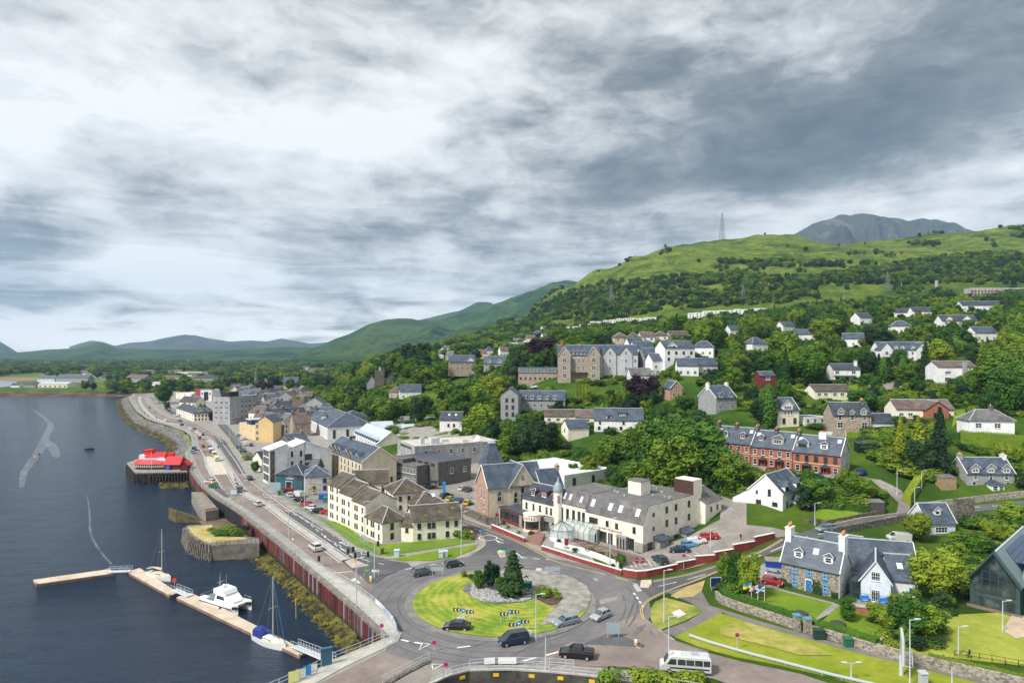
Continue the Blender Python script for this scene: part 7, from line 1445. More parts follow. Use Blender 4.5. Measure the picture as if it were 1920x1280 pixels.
C,yw,L_=pt2((479,1196),(534,1219),-5);yacht('white sailing yacht with dark blue cockpit canopy moored at the long pontoon',C,yw,9.0,12.2,1,NAVY,0)
C,yw,L_=pt2((281,1079),(318,1089),-5);yacht('small white sailing yacht with cream furled sail beside the middle pontoon',C,yw,8.2,11.5,0,mat('sail_cream',(.6,.5,.34),rough=.8),0,DECKC)
C,yw,L_=pt2((386,1125),(466,1150),-5);r_=empty('catamaran',C,yw,'white catamaran workboat with wheelhouse and aerials moored at the long pontoon','catamaran');L_=11.5
for s_ in(-1.55,1.55):m_=MB();sc=hull(L_,1.5,1.5,.5,transom=.8);m_.loft([[(x,y+s_,z)for x,y,z in q]for q in sc]);m_.out('hull',GEL,r_)
bx('deck',GEL,r_,-L_/2+.1,-2.2,1.15,L_/2-1.2,2.2,1.55);bx('aft_deck',mat('deck_grey_paint',(.16,.19,.21),rough=.7),r_,-L_/2+.2,-2.0,1.56,-1.4,2.0,1.6)
m_=MB().loft([[(x,-w,z0),(x+dx_,-w*.86,z1),(x+dx_,w*.86,z1),(x,w,z0)]for x,w,z0,z1,dx_ in((-1.5,1.8,1.5,2.9,.2),(1.8,1.8,1.5,2.9,-.2),(3.6,1.5,1.5,1.9,0))]).out('wheelhouse',GEL,r_)
m_=MB().loft([[(x,-w,z0),(x,-w,z1),(x,w,z1),(x,w,z0)]for x,w,z0,z1 in((-2.0,1.6,2.95,3.9),(1.0,1.5,2.95,3.8),(1.6,1.4,2.95,3.1))]).out('flybridge',GEL,r_)
for sx in(-1,1):m_=MB().add([(-.9,sx*1.72,2.1),(1.6,sx*1.72,2.1),(1.3,sx*1.62,2.75),(-.8,sx*1.62,2.75)],[(0,1,2,3)]).out('side_window',GLASS,r_)
m_=MB().add([(2.3,-1.35,2.2),(2.3,1.35,2.2),(1.75,1.3,2.85),(1.75,-1.3,2.85)],[(0,1,2,3)]).out('windscreen',GLASS,r_)
m_=MB().cyl((-1.9,0,3.9),(-1.9,0,6.9),.05,.02,5).cyl((-1.2,.8,3.8),(-1.2,.8,6.2),.03,n=4).cyl((-1.2,-.8,3.8),(-1.2,-.8,6.4),.03,n=4).cyl((-1.9,-.9,4.8),(-1.9,.9,4.8),.05,n=4).cyl((-2.4,0,3.9),(-1.9,0,5.2),.05,n=4).out('aerial_mast',METAL,r_)
m_=MB().lathe([(.01,4.0),(.35,4.1),(.4,4.3),(.25,4.5),(.01,4.55)],10,c=(-.8,0)).out('radar_dome',WPT,r_)
m_=MB();pts=[(L_/2-3,-2.2,2.3),(L_/2-.7,-1.9,2.4),(L_/2-.3,0,2.4),(L_/2-.7,1.9,2.4),(L_/2-3,2.2,2.3)];m_.tube(pts,.03,4);[m_.cyl(p,(p[0],p[1],1.5),.025,n=3)for p in pts];m_.tube([(-L_/2+.2,-2.1,2.2),(-2,-2.1,2.2)],.03,4);m_.tube([(-L_/2+.2,2.1,2.2),(-2,2.1,2.2)],.03,4);m_.tube([(-L_/2+.2,-2.1,2.2),(-L_/2+.2,2.1,2.2)],.03,4);m_.out('guard_rail',METAL,r_)
for s_ in(-1.55,1.55):m_=MB().cyl((L_/2-.9,s_-.7,1.4),(L_/2-.1,s_,1.35),.28,n=7).cyl((L_/2-.1,s_,1.35),(L_/2-.9,s_+.7,1.4),.28,n=7).out('bow_fender',BLACK,r_)
m_=MB().box(-L_/2,-2.32,.95,L_/2-1.4,-2.25,1.1).box(-L_/2,2.25,.95,L_/2-1.4,2.32,1.1).out('rubbing_strake',BLACK,r_);m_=MB().cyl((1.2,-2.4,.2),(1.2,-2.4,1.1),.16,n=7).out('fender',paint('fender_blue',(.02,.1,.35)),r_)
for px,py,c_,lb,s_ in((168,842,(.02,.02,.025),'dark dinghy with two crew far out on the water',3.4),(66,858,(.7,.35,.03),'orange buoy nearest the left edge of the water',1.0),(73,852,(.01,.10,.09),'dark green buoy behind the orange one',1.2)):
 P=Vec((*G(px,py,-5),-5))
 if s_>2:
  r_=empty('dinghy',P,.2,lb,'boat');m_=MB().loft(hull(s_*1.3,1.8,.5,.3)).out('hull',paint('dinghy_black',c_),r_)
  for x_ in(-.5,.7):m_=MB().lathe([(.01,.3),(.3,.35),(.32,.9),(.14,1.15),(.17,1.3),(.01,1.45)],8,c=(x_,0));o_=m_.out('sitting_crew',paint('oilskin_dark',(.03,.03,.04)),r_)
 else:m_=MB().lathe([(.01,-.4),(.5*s_,-.1),(.6*s_,.3),(.3*s_,.7),(.08,.8),(.08,1.3),(.01,1.3)],10);tag(m_.out('buoy',paint('buoy%d'%px,c_),None,P),lb,'buoy')
m_=MB();P=G(555,1158,-5);m_.cyl((*P,-5.5),(*P,-2.2),.1,n=6);m_.cyl((*P,-2.2),(*P,-1.3),.16,n=6);tag(m_.out('marker_post',mat('post_yellow',(.45,.33,.04),(.5,.4,.1),1)),'yellow topped marker post standing in the weed below the wall','post')
# foam track on the water
FO=bpy.data.materials.new('foam');FO.use_nodes=1;t=FO.node_tree;bb=NB(t);p_=t.nodes['Principled BSDF'];sv(p_,'Base Color',(.62,.70,.76,1));ge=bb.n('ShaderNodeNewGeometry')
bb.link(bb.ramp(bb.noise(ge.outputs['Position'],.22,7,.75),[(.38,(0,0,0)),(.75,(.42,.42,.42))]),p_.inputs['Alpha'])
for pts,wd in(([(62,768),(80,780),(95,797),(88,812),(82,828),(75,843),(60,865),(45,885),(40,915)],4.5),([(84,822),(100,840),(106,858)],5),([(163,925),(168,960),(170,1000),(190,1035),(210,1058)],.6)):
 l=sml(GS(pts,-5),6);n=len(l);m_=MB();ws=[wd*(.35+.65*sin(pi*(i+.5)/n))for i in range(n)];lf=offl(l,.5);m_.add([(p[0]+(q[0]-p[0])*w,p[1]+(q[1]-p[1])*w,-4.96)for p,q,w in zip(l,lf,ws)]+[(p[0]-(q[0]-p[0])*w,p[1]-(q[1]-p[1])*w,-4.96)for p,q,w in zip(l,lf,ws)],[(i,i+1,n+i+1,n+i)for i in range(n-1)])
 o=m_.out('boat_wake',FO);o['kind']='structure'
# red roofed restaurant on its timber pier
RP=[G(*p,-.4)for p in((237,868),(253,886),(351,884),(350,868),(300,862),(262,858))];rp_=empty('timber_pier',(0,0,0),0,'dark timber pier on many posts carrying the red roofed restaurant','pier')
m_=MB().prism(RP,-.9,-.4).out('deck',mat('pier_deck',(.20,.19,.18),(.32,.30,.28),.5),rp_);BT=mat('timber_black',(.02,.016,.013),(.06,.05,.04),1)
for a,c in zip((RP[0],RP[1]),(RP[1],RP[2])):
 a,c=Vec(a),Vec(c);n=int((c-a).length/1.1)
 for i in range(n+1):p=a.lerp(c,i/n);bx('pier_post',BT,rp_,p.x-.17,p.y-.17,-7,p.x+.17,p.y+.17,-.5)
m_=MB();
for i in range(60):x_,y_=rw.random(),rw.random();a=Vec(RP[1]).lerp(Vec(RP[2]),x_).lerp(Vec(RP[5]).lerp(Vec(RP[3]),x_),.15+.8*y_);m_.box(a.x-.15,a.y-.15,-7,a.x+.15,a.y+.15,-.9)
m_.out('inner_posts',BT,rp_)['kind']='stuff'
m_=MB();a,c=Vec(RP[1]),Vec(RP[2])
for i in range(5):p,q=a.lerp(c,i*.08),a.lerp(c,(i+1)*.08);m_.cyl((p.x,p.y-.25,-1),(q.x,q.y-.25,-5),.1,n=4);m_.cyl((q.x,q.y-.25,-1),(p.x,p.y-.25,-5),.1,n=4)
m_.out('cross_bracing',BT,rp_)
RED=mat('roof_bright_red',(.62,.012,.018),(.70,.02,.03),.5,.55);C0=Vec((*G(282,880,-.4),-.4));rs=empty('restaurant',C0,.03,'boat shaped restaurant with bright red roofs and a white window band on the pier','restaurant');Wd=15.0
def oval(w,d,k=16,p=.6):return[(w/2*copysign(abs(cos(a))**p,cos(a)),d/2+d/2*copysign(abs(sin(a))**p,sin(a)))for a in[2*pi*i/k for i in range(k)]]
m_=MB().prism(oval(Wd,9),0,1.0).out('lower_wall',mat('hull_maroon',(.07,.015,.015),rough=.6),rs);m_=MB().prism(oval(Wd-.1,8.9),1.0,2.4).out('window_band',WHITE,rs)
for i in range(15):x_=-Wd/2+1.3+i*.88;link('window',wmesh(.66,1.0,'w',0)[0],rs,(x_,-.03+(abs(x_)/(Wd/2))**6*1.2,1.2))
oa,ob_=oval(Wd+1.4,10.4),oval(Wd-1.6,7.2);m_=MB();n=len(oa);m_.add([(x,y-.7,2.3)for x,y in oa]+[(x,y+.9,3.9)for x,y in ob_],[(i,(i+1)%n,n+(i+1)%n,n+i)for i in range(n)]);m_.out('skirt_roof',RED,rs)
m_=MB().prism([(x,y+.9)for x,y in ob_],3.6,3.8).out('flat_roof',FELT_B,rs);m_=MB().box(-3.4,2.0,3.7,4.6,6.5,5.0).box(-6,2.6,3.7,-3.4,6.5,5.6).out('upper_wall',WHITE,rs)
m_=MB().add([(-3.6,1.7,4.9),(4.9,1.7,4.9),(4.4,4.4,6.5),(-2.0,4.4,6.5),(-3.6,6.8,4.9),(4.9,6.8,4.9)],[(0,1,2,3),(3,2,5,4),(1,5,2),(4,0,3)]).out('upper_roof',RED,rs)
m_=MB().box(-4.6,3.4,5.0,-1.2,6.6,7.2,1).prism([(-4.8,3.2),(-1.0,3.2),(-1.0,6.8),(-4.8,6.8)],7.2,[7.3,7.8,7.8,7.3],0).out('wheel_room',[RED,RED],rs)
m_=MB().cyl((1.0,-1.2,0),(1.0,-1.2,7.5),.06,n=5).out('flagpole',WPT,rs);bx('blue_hoarding',paint('hoarding_blue',(.02,.12,.5)),rs,6.8,-1.1,0,8.2,-.3,1.7)
C1=Vec((*G(322,880,-.4),-.4));r_=bld('restaurant_wing','red roofed single storey wing right of the boat shaped restaurant','restaurant wing',C1,.03,6.2,6,2.2,'gx',2.6,mat('hull_maroon',(.07,.015,.015)),RED,(),foot=.3,cap=0)
bx('white_link',WHITE,r_,-6.5,1,-.3,-3.2,4,4.0);bx('red_dormer',RED,r_,-3.8,4,3,-1.4,6,6.2)
C1=Vec((*G(345,882,-.4),-.4));bld('gate_hut','small dark hut with red gable roof at the pier entrance','hut',C1,.05,3.0,3.4,2.4,'gy',1.3,mat('hut_dark',(.09,.012,.015)),RED,(),foot=.3,cap=0)
# == railings
def rails(name,label,pts,ht=1.1,sp=2.4,rails_=(.55,1.1),m=GALV,r=.035,cat='railing',z=None,lift=0.0,panel=None):
 P=[Vec((p[0],p[1]))for p in pts];o=P[0];z0=TZ(o.x,o.y)+lift if z is None else z;rt=empty(name,(o.x,o.y,z0),0,label,cat);W=walk(P,sp)
 pm=MB();pm.cyl((0,0,-.3),(0,0,ht),r*1.35,n=5);me=pm.mesh('post',m);rm_=MB();prev=None;pn=MB()
 for p,d,_ in W+[(P[-1],Vec((1,0)),None)]:
  z_=(TZ(p.x,p.y)+lift if z is None else z);q=(p.x-o.x,p.y-o.y,z_-z0);link('post',me,rt,q)
  if prev:
   for h in rails_:rm_.cyl((prev[0],prev[1],prev[2]+h),(q[0],q[1],q[2]+h),r,n=4,cap=0)
   if panel:n_=10;[pn.cyl((prev[0]+(q[0]-prev[0])*i/n_,prev[1]+(q[1]-prev[1])*i/n_,prev[2]+.1),(prev[0]+(q[0]-prev[0])*i/n_,prev[1]+(q[1]-prev[1])*i/n_,prev[2]+ht),.012,n=3,cap=0)for i in range(1,n_)]
  prev=q
 rm_.out('rail',m,rt)
 if panel:pn.out('rail_bars',m,rt)['kind']='stuff'
 return rt
rails('railing','grey railing along the outer edge of the sea wall promenade',offl(WALL[:12],-.45),z=.42,ht=1.0,sp=3.0)
rails('railing','railing along the sea side bend beyond the red restaurant',offl(WALL[12:],-.5),z=.2,ht=1.0,sp=5)
rails('guard_rail','guard rail between promenade and road down to the roundabout',GS([(598,1067),(655,1097),(700,1131),(735,1167),(744,1190),(738,1203),(720,1213)]),z=.17,panel=1)
rails('railing','pale blue railing along the quay behind the information boards',GS([(720,1199),(675,1219),(625,1238),(597,1254),(550,1277),(440,1325)]),z=.17)
rails('guard_rail','grey pedestrian barrier bending round the bottom of the roundabout',GS([(880,1252),(910,1248),(951,1246),(1000,1247),(1060,1250),(1076,1252)]),z=.1,panel=1)
rails('railing','long white railing on top of the dark retaining wall',GS([(812,1283),(848,1266),(880,1258),(951,1256),(1020,1260),(1086,1266),(1140,1272),(1195,1279),(1330,1301)]),z=.2,sp=1.8)
rails('railing','railing beside the ramp going down at the bottom left',GS([(718,1283),(806,1238)]),z=.2,sp=1.8)
rails('fence','green mesh fence between the dual carriageway and cream flats',GS([(500,908),(541,940),(560,953),(600,978),(640,1003),(680,1027),(706,1042)]),z=.1,ht=1.4,sp=2.6,rails_=(.2,1.4),m=mat('mesh_green',(.20,.32,.26),rough=.5),panel=1)
rails('railing','low green railing along the path on the flats lawn',GS([(712,1041),(780,1034),(850,1024),(894,1016)]),z=.15,m=MAT['mesh_green'],sp=2.5)
rails('fence','black railing around the lowered garden at the right edge',TS([(1790,1232),(1850,1240),(1925,1254)]),m=BLACK,sp=1.6)
# crash barrier beside the slip road
BP=TS([(1292,1197),(1330,1210),(1400,1230),(1500,1256),(1560,1272),(1640,1292)]);r_=empty('crash_barrier',BP[0],0,'galvanised crash barrier along the grass verge of the main road','barrier');m_=MB();o=BP[0]
for a,c in zip(BP,BP[1:]):
 a,c=a-o,c-o
 for z0_,z1_,y_ in((.42,.58,0),(.58,.64,.06),(.64,.8,0)):m_.add([(a.x,a.y-y_,a.z+z0_),(c.x,c.y-y_,c.z+z0_),(c.x,c.y-y_,c.z+z1_),(a.x,a.y-y_,a.z+z1_),(a.x,a.y+.1,a.z+z0_),(c.x,c.y+.1,c.z+z0_),(c.x,c.y+.1,c.z+z1_),(a.x,a.y+.1,a.z+z1_)],[(0,1,2,3),(7,6,5,4),(3,2,6,7),(0,4,5,1)])
m_.out('beam',GALV,r_);pm=MB();pm.box(-.06,-.06,-.3,.06,.06,.7);me=pm.mesh('post',METAL)
for p,d,_ in walk([Vec(p[:2])for p in BP],2.5):link('post',me,r_,(p.x-o.x,p.y+.12-o.y,TZ(p.x,p.y)-o.z))
# retaining wall of the underpass at the bottom, with yellow plates
PW=GS([(780,1300),(812,1283),(845,1268),(880,1259),(950,1257),(1020,1261),(1086,1267),(1140,1273),(1195,1280),(1330,1302),(1420,1325)]);r_=empty('retaining_wall',(0,0,0),0,'dark stained retaining wall with yellow plates at the bottom edge','wall');m_=MB();c_=MB();Q_=offl(PW,.5)
for i in range(len(PW)-1):m_.prism([PW[i],PW[i+1],Q_[i+1],Q_[i]],-5,.1);c_.prism([PW[i],PW[i+1],Q_[i+1],Q_[i]],.103,.3)
m_.out('wall_body',mat('wall_black_stain',(.03,.03,.032),(.10,.095,.085),.5,.9,.5),r_);c_.out('coping',KERB,r_)
YP=paint('plate_yellow',(.78,.50,.02))
for px in(867,930,997,1051,1110,1169):
 i=max(k for k in range(len(PW))if proj(*PW[k],0)[0]<=px);a,c=Vec(PW[i]),Vec(PW[i+1]);ax,cx_=proj(*a,0)[0],proj(*c,0)[0];p=a.lerp(c,(px-ax)/(cx_-ax));d=(c-a).normalized();m_=MB().box(-.42,-.06,-.75,.42,-.02,-.25);link('warning_plate',m_.mesh('plate',YP),r_,(p.x,p.y,0),atan2(d.y,d.x))
rp2=wall('retaining_wall','dark rough stone wall under the ramp railing at the bottom left',GS([(716,1290),(760,1264),(806,1241)]),.5,.3,DST,zs=[0,0,0])
sheet('footway',GS([(812,1281),(845,1266),(880,1257),(951,1254),(1086,1263),(1195,1275),(1330,1297),(1420,1315),(1420,1300),(1300,1280),(1195,1262),(1100,1252),(1000,1247),(880,1249),(840,1258),(806,1274)]),.2,PAVE,60,side=.2)
# banners tied to the guard rail
BN=mat('banner_blue',(.10,.30,.50),(.62,.70,.76),1.1,.6,f=(.42,.58))
for i,(a,c)in enumerate((((704,1135),(716,1146)),((717,1147),(727,1157)),((728,1158),(737,1170)),((738,1172),(744,1188)))):
 A,B=Vec(G(*a)),Vec(G(*c));d=B-A;m_=MB().box(0,-.03,.35,d.length,.03,1.15);tag(m_.out('banner',BN if i else WPT,None,(A.x,A.y,.17)),['plain white banner tied to the guard rail, highest up','blue and white banner just below the plain white one','third banner from the top of the bending guard rail','lowest banner at the corner of the guard rail'][i],'banner').rotation_euler=(0,0,atan2(d.y,d.x))
for i,(a,c)in enumerate((((908,1250),(928,1249)),((934,1249),(968,1249)))):
 A,B=Vec(G(*a)),Vec(G(*c));d=B-A;m_=MB().box(0,-.05,.3,d.length,.02,1.2);tag(m_.out('banner',WPT,None,(A.x,A.y,.15)),['short white banner on the bottom pedestrian barrier','long white banner on the bottom pedestrian barrier'][i],'banner').rotation_euler=(0,0,atan2(d.y,d.x))
# garden wall with hedge of the stone house
GWL=TS([(1343,1122),(1352,1132),(1380,1143),(1430,1158),(1492,1180)]);wall('garden_wall','curving rubble wall below the clipped hedge left of the gate',GWL,.5,1.5,RUBBLE)
GWR=TS([(1515,1187),(1560,1200),(1640,1226)]);wall('garden_wall','rubble wall below the hedge right of the gate',GWR,.5,1.5,RUBBLE)
wall('garden_wall','long stained stone wall of the park running to the right edge',TS([(1644,1228),(1700,1243),(1800,1266),(1900,1290),(1960,1305)]),.5,1.7,RUBBLE);wall('garden_wall','short tan wall running back from the hedge corner',TS([(1640,1228),(1660,1202)]),.4,1.3,TAN)
hedge('clipped_hedge',offl(GWL,1.3),1.6,2.2,LEAF,'clipped green hedge curving round the flagpole lawn',zf=TZ);hedge('clipped_hedge',offl(GWR,1.3),1.6,2.1,LEAF,'clipped hedge on the right of the garden gate',zf=TZ)
hedge('clipped_hedge',offl(TS([(1740,1252),(1800,1264),(1900,1288),(1950,1300)]),1.2),1.3,1.6,LEAF,'ragged hedge behind the long park wall',zf=TZ)
for i,(px,py)in enumerate(((1494,1181),(1514,1187))):P=T(px,py);m_=MB().box(-.5,-.5,-1,.5,.5,2.4,0).box(-.6,-.6,2.4,.6,.6,2.65,1);tag(m_.out('gate_pillar',[RUBBLE,mat('cap_blue',(.10,.25,.36))],None,P),'stone gate pillar with blue cap, %s side of the gate'%('left' if i==0 else 'right'),'gate pillar')
# == street furniture
def lamp(px,py,top,label,z=None,arm=1,double=0,D=None):
 P=T(px,py)if z is None else Vec((*G(px,py,z),z));h=(py-top)*P.y/F;r=empty('street_lamp',P,0,label,'street lamp',None);m=MB().cyl((0,0,-.3),(0,0,1.2),.13,.12,8).cyl((0,0,1.2),(0,0,h),.105,.06,8).out('pole',GALV,r)
 if arm:
  for s in((1,-1)if double else(1,)):m=MB().cyl((0,0,h-.05),(s*.9,-.1,h+.1),.045,n=5).out('arm',GALV,r);m=MB().loft([[(s*.7,-.28,h+.08),(s*.7,.12,h+.08),(s*.7,.12,h+.2),(s*.7,-.28,h+.2)],[(s*1.45,-.22,h+.14),(s*1.45,.06,h+.14),(s*1.45,.06,h+.2),(s*1.45,-.22,h+.2)]]).out('lamp_head',mat('lamp_head',(.55,.56,.58),rough=.4),r)
 return r
for px,py,top,lb in((1245,1169,1070,'tall street lamp on the small round lawn with the white slab'),(1254,1262,1155,'tall street lamp standing in front of the white minibus'),(1005,1203,1115,'street lamp on the front edge of the roundabout lawn'),(865,1042,960,'street lamp at the right corner of the cream flats'),(1144,1068,972,'street lamp before the dark windows of the cream hotel'),(702,1084,984,'street lamp on the dark triangular traffic island'),(668,1144,1047,'street lamp on the promenade above the yacht basin'),(541,1034,958,'street lamp on the promenade level with the old stone pier'),(683,1026,940,'street lamp in the lawn in front of the cream flats'),(456,962,901,'street lamp by the road above the slipway'),(378,914,809,'tallest lamp beside the parked white car near the pier'),(352,858,812,'street lamp at the bend beside the red restaurant'),(431,829,784,'street lamp between road and town street'),(571,951,888,'street lamp rising from the pub car park'),(345,802,772,'small lamp in front of the long cream row'),(1528,986,944,'white lamp post on the lawn beside the low shelter'),(1715,958,914,'dark lamp post where the hillside lane meets the road'),(1682,931,884,'bare lamp post beside the hillside lane'),(1728,918,883,'lamp post behind the hedge of the hillside lane'),(1797,1230,1176,'grey park lamp in the lawn before the glass hall'),(1880,1186,1127,'dark park lamp beside the sandy path'),(1596,1278,1242,'twin headed lamp on the grass beside the crash barrier'),(1332,1030,992,'thin lamp post in the middle of the hotel yard'),(385,878,842,'lamp post in the narrow wall beside the pale bus bay'),(448,850,800,'lamp post at the foot of the town street')):lamp(px,py,top,lb,double='twin' in lb)
lamp(1706,1290,1163,'tallest white lamp post beside the billboard at the bottom right',arm=1);lamp(1023,1258,1195,'headless white pole on the bottom retaining wall',arm=0);lamp(1785,1296,1252,'thin white post at the bottom right edge',arm=0)
TG=paint('signal_green_black',(.01,.05,.045));AMB=paint('box_orange',(.75,.32,.01))
for i,(px,py,top)in enumerate(((598,1062,1043),(653,1054,1029),(662,1049,1026),(666,1062,1037),(690,1060,1035),(709,1041,1015),(385,862,845),(409,852,836))):
 P=Vec((*G(px,py),.1));h=(py-top)*P.y/F;r_=empty('traffic_light',P,0,['traffic light on the promenade edge of the red carriageway','traffic light furthest left on the concrete median','middle traffic light at the median crossing','traffic light with a small orange box below it','traffic light nearest the dark triangle island','traffic light at the corner of the flats lawn','traffic light beside the pale bus bay','green backed traffic light before the town street'][i],'traffic light')
 m_=MB().cyl((0,0,-.2),(0,0,h-.2),.06,n=6).out('pole',GALV,r_);bx('backing_board',TG,r_,-.28,-.05,h-1.15,.28,.0,h+.1);bx('signal_head',BLACK,r_,-.15,-.25,h-1.05,.15,-.05,h)
 if i in(0,3):bx('push_button_box',AMB,r_,-.16,-.22,1.0,.12,-.07,1.9)
NB_=paint('sign_blue',(.01,.06,.45));SR=paint('sign_red',(.65,.01,.015));SB=paint('sign_back_grey',(.30,.38,.44));SGN=paint('sign_green',(.0,.22,.09));SBL=paint('sign_mid_blue',(.02,.25,.62));PUR=paint('sign_violet_blue',(.07,.03,.35))
def disc(parent,x,z,r,m1,m2,y=-.08):
 m=MB().cyl((x,y,z),(x,y-.03,z),r,n=16).out('sign_disc',m1,parent)
 m=MB().cyl((x,y-.031,z),(x,y-.04,z),r*.72,n=16).out('sign_face',m2,parent)
def rsign(px,py,top,m1,m2,label,red_bar=0):
 P=T(px,py);h=(py-top)*P.y/F;r=empty('road_sign',P,0,label,'road sign');m=MB().cyl((0,0,-.2),(0,0,h),.045,n=5).out('post',GALV,r);disc(r,0,h-.35,.34 if m2 is PUR else .42,m1,m2)
 if red_bar:m=MB();m.M=Matrix.Translation((0,-.125,h-.35))@Matrix.Rotation(R(45),4,'Y');m.box(-.3,0,-.04,.3,.01,.04);m.out('red_bar',SR,r)
 return r
rsign(549,1033,1008,SR,WPT,'red ringed white sign left on the red carriageway');rsign(610,1030,1003,SR,WPT,'red ringed white sign on the median strip');rsign(676,1022,1000,SBL,WPT,'round blue sign on the grass by the flats fence')
for px,py,top,lb in((716,1204,1168,'at the corner of the quay railing'),(814,1222,1200,'right of the give way triangle'),(836,1268,1240,'on the bottom retaining wall'),(893,1022,1003,'at the corner of the lawn near the street'),(1382,1220,1186,'standing in the verge behind the crash barrier'),(1282,1069,1039,'rising over the tall red wall'),(1290,1266,1240,'in front of the minibus')):
 rsign(px,py,top,SR,PUR,'small blue and red no stopping disc '+lb,1)
rsign(884,1008,994,SR,WPT,'round speed limit sign beside the flats hedge');rsign(901,1006,993,SBL,SBL,'round blue arrow sign at the street mouth')
def board(px,py,top,w,h,m,label,name='road_sign',cat='road sign',legs=2,face=None,txt=None,yaw=0,zc=None,tm=None,ts=.3):
 P=T(px,py);H=(py-top)*P.y/F;r=empty(name,P,yaw,label,cat);q=MB()
 for s in((-1,1)if legs==2 else(0,)):q.cyl((s*w*.4,.05,-.2),(s*w*.4,.05,H),.05,n=5)
 q.out('legs' if legs==2 else 'leg',GALV,r);q=MB().box(-w/2,-.04,H-h,w/2,.0,H).out('panel',m,r)
 if face:q=MB().box(-w/2+.08,-.055,H-h+.08,w/2-.08,-.041,H-.08).out('face',face,r)
 if txt:
  for i,t in enumerate(txt.split('|')):stext(t,ts,tm or WPT,r,(0,-.06,H-h*(i+.8)/(len(txt.split('|'))+.3)),0)
 return r
BW=1.35
def chevrons(px,py,top,label):
 P=Vec((*G(px,py,.3),.3));H=(py-top)*P.y/F;r=empty('chevron_sign',P,0,label,'chevron sign');q=MB()
 for s in(-1,1):q=MB().cyl((s*BW*.42,.03,0),(s*BW*.42,.03,H),.04,n=5).out('leg',GALV,r)
 q=MB().box(-BW/2,-.03,H-.62,BW/2,0,H).out('panel',BLACK,r)
 for k in range(2):
  x=-BW*.26+k*BW*.44;q=MB();zc=H-.31;q.add([(x-.12,-.04,zc),(x+.14,-.04,zc+.26),(x+.34,-.04,zc+.26),(x+.08,-.04,zc),(x+.34,-.04,zc-.26),(x+.14,-.04,zc-.26)],[(0,3,2,1),(0,5,4,3)]);q.out('chevron',WPT,r)
for px,py,top,lb in((857,1160,1139,'left board of the upper left chevron pair'),(881,1165,1143,'right board of the upper left chevron pair'),(945,1167,1147,'left board of the middle chevron pair'),(966,1163,1143,'right board of the middle chevron pair'),(962,1188,1167,'left board of the chevron pair nearest the van'),(984,1182,1161,'right board of the chevron pair nearest the van')):chevrons(px,py,top,'black and white chevron board, '+lb)
for px,py,top,lb in((869,1163,1140,'upper left'),(956,1160,1142,'middle'),(973,1188,1164,'lower right')):
 P=Vec((*G(px,py,.3),.3));H=(py-top)*P.y/F;r_=empty('keep_left_sign',P,0,'round blue arrow sign between the %s chevron boards'%lb,'road sign');q=MB().cyl((0,0,0),(0,0,H),.05,n=5).out('post',WPT,r_);disc(r_,0,H-.3,.4,SBL,SBL);q=MB().add([(-.25,-.14,H-.3),(0,-.14,H-.12),(0,-.14,H-.24),(.25,-.14,H-.24),(.25,-.14,H-.36),(0,-.14,H-.36),(0,-.14,H-.48)],[(0,2,1),(0,6,5),(0,5,2),(2,5,4,3)]).out('arrow',WPT,r_)
board(864,1168,1157,1.3,.7,WPT,'low white sponsor board under the upper left chevrons',face=paint('board_grey_blue',(.45,.52,.62)),name='notice_board',cat='board');board(989,1192,1181,1.3,.7,WPT,'low white board right of the nearest chevrons',face=MAT['board_grey_blue'],name='notice_board',cat='board')
board(820,1083,1063,2.6,.8,SB,'back of a wide sign on the upper left rim of the roundabout');board(1036,1081,1062,3.2,.8,SB,'back of a wide sign on the gravel rim of the roundabout');board(1010,1072,1065,1.2,.5,WPT,'small white plate on the upper gravel rim',legs=1)
board(1150,1198,1167,2.2,1.8,SB,'large grey blue back of a direction sign on the dark island');board(688,1083,1067,1.5,.6,SGN,'small green direction sign on the dark triangular island',face=mat('sign_yellowgreen',(.05,.30,.05)),txt='A 82',ts=.4,tm=paint('letter_yellow',(.8,.7,.05)));board(704,1083,1068,1.5,.5,WPT,'white direction sign beside the green one')
board(942,1040,1027,1.8,.6,SGN,'green direction sign on the island of the town street');board(438,930,919,2.0,1.4,paint('sign_pale_blue',(.45,.60,.70)),'pale blue sign between the slip road and carriageway');board(516,926,904,3.6,2.6,SB,'large grey sign back before the teal pub')
board(551,1283,1258,1.5,1.6,mat('board_yellow',(.65,.62,.12)),'yellow information board on the quay, leftmost','notice_board','board',face=paint('paper_yellow',(.72,.70,.30)),yaw=.5);board(564,1276,1252,1.5,1.5,SGN,'map board with green frame on the quay','notice_board','board',face=mat('paper_map',(.5,.6,.6),(.75,.75,.65),3),yaw=.5)
board(576,1270,1247,1.1,1.4,SBL,'bright blue arched board on the quay','notice_board','board',yaw=.5);board(587,1266,1243,1.3,1.2,SGN,'white notice board with dark frame on the quay, rightmost','notice_board','board',face=WPT,yaw=.5)
board(1200,1066,1046,1.8,1.1,mat('sign_maroon',(.22,.012,.03)),'maroon hotel sign in the corner of the car park','hotel_sign','sign',txt='MUTHU|FORT WILLIAM|HOTEL',ts=.24);board(1062,1040,1010,.9,1.6,MAT['sign_maroon'],'upright maroon sign at the glass conservatory','hotel_sign','sign',legs=1);board(932,987,962,.9,1.0,MAT['sign_maroon'],'maroon sign on a post left of the dining room','hotel_sign','sign',legs=1)
board(1342,1108,1083,2.2,1.9,WPT,'navy sign in a white frame under the trees','property_sign','sign',face=paint('sign_navy',(.01,.02,.12)),yaw=.1)
r_=bxt('information_pillar','tall blue sign pillar in the church car park','sign',833,930,.9,.4,4.4,SBL,z=0);bxt('name_board','teal name board on the promenade landing','board',612,1248,1.6,.3,2.6,paint('board_teal2',(.03,.12,.17)),z=0,yaw=.5)
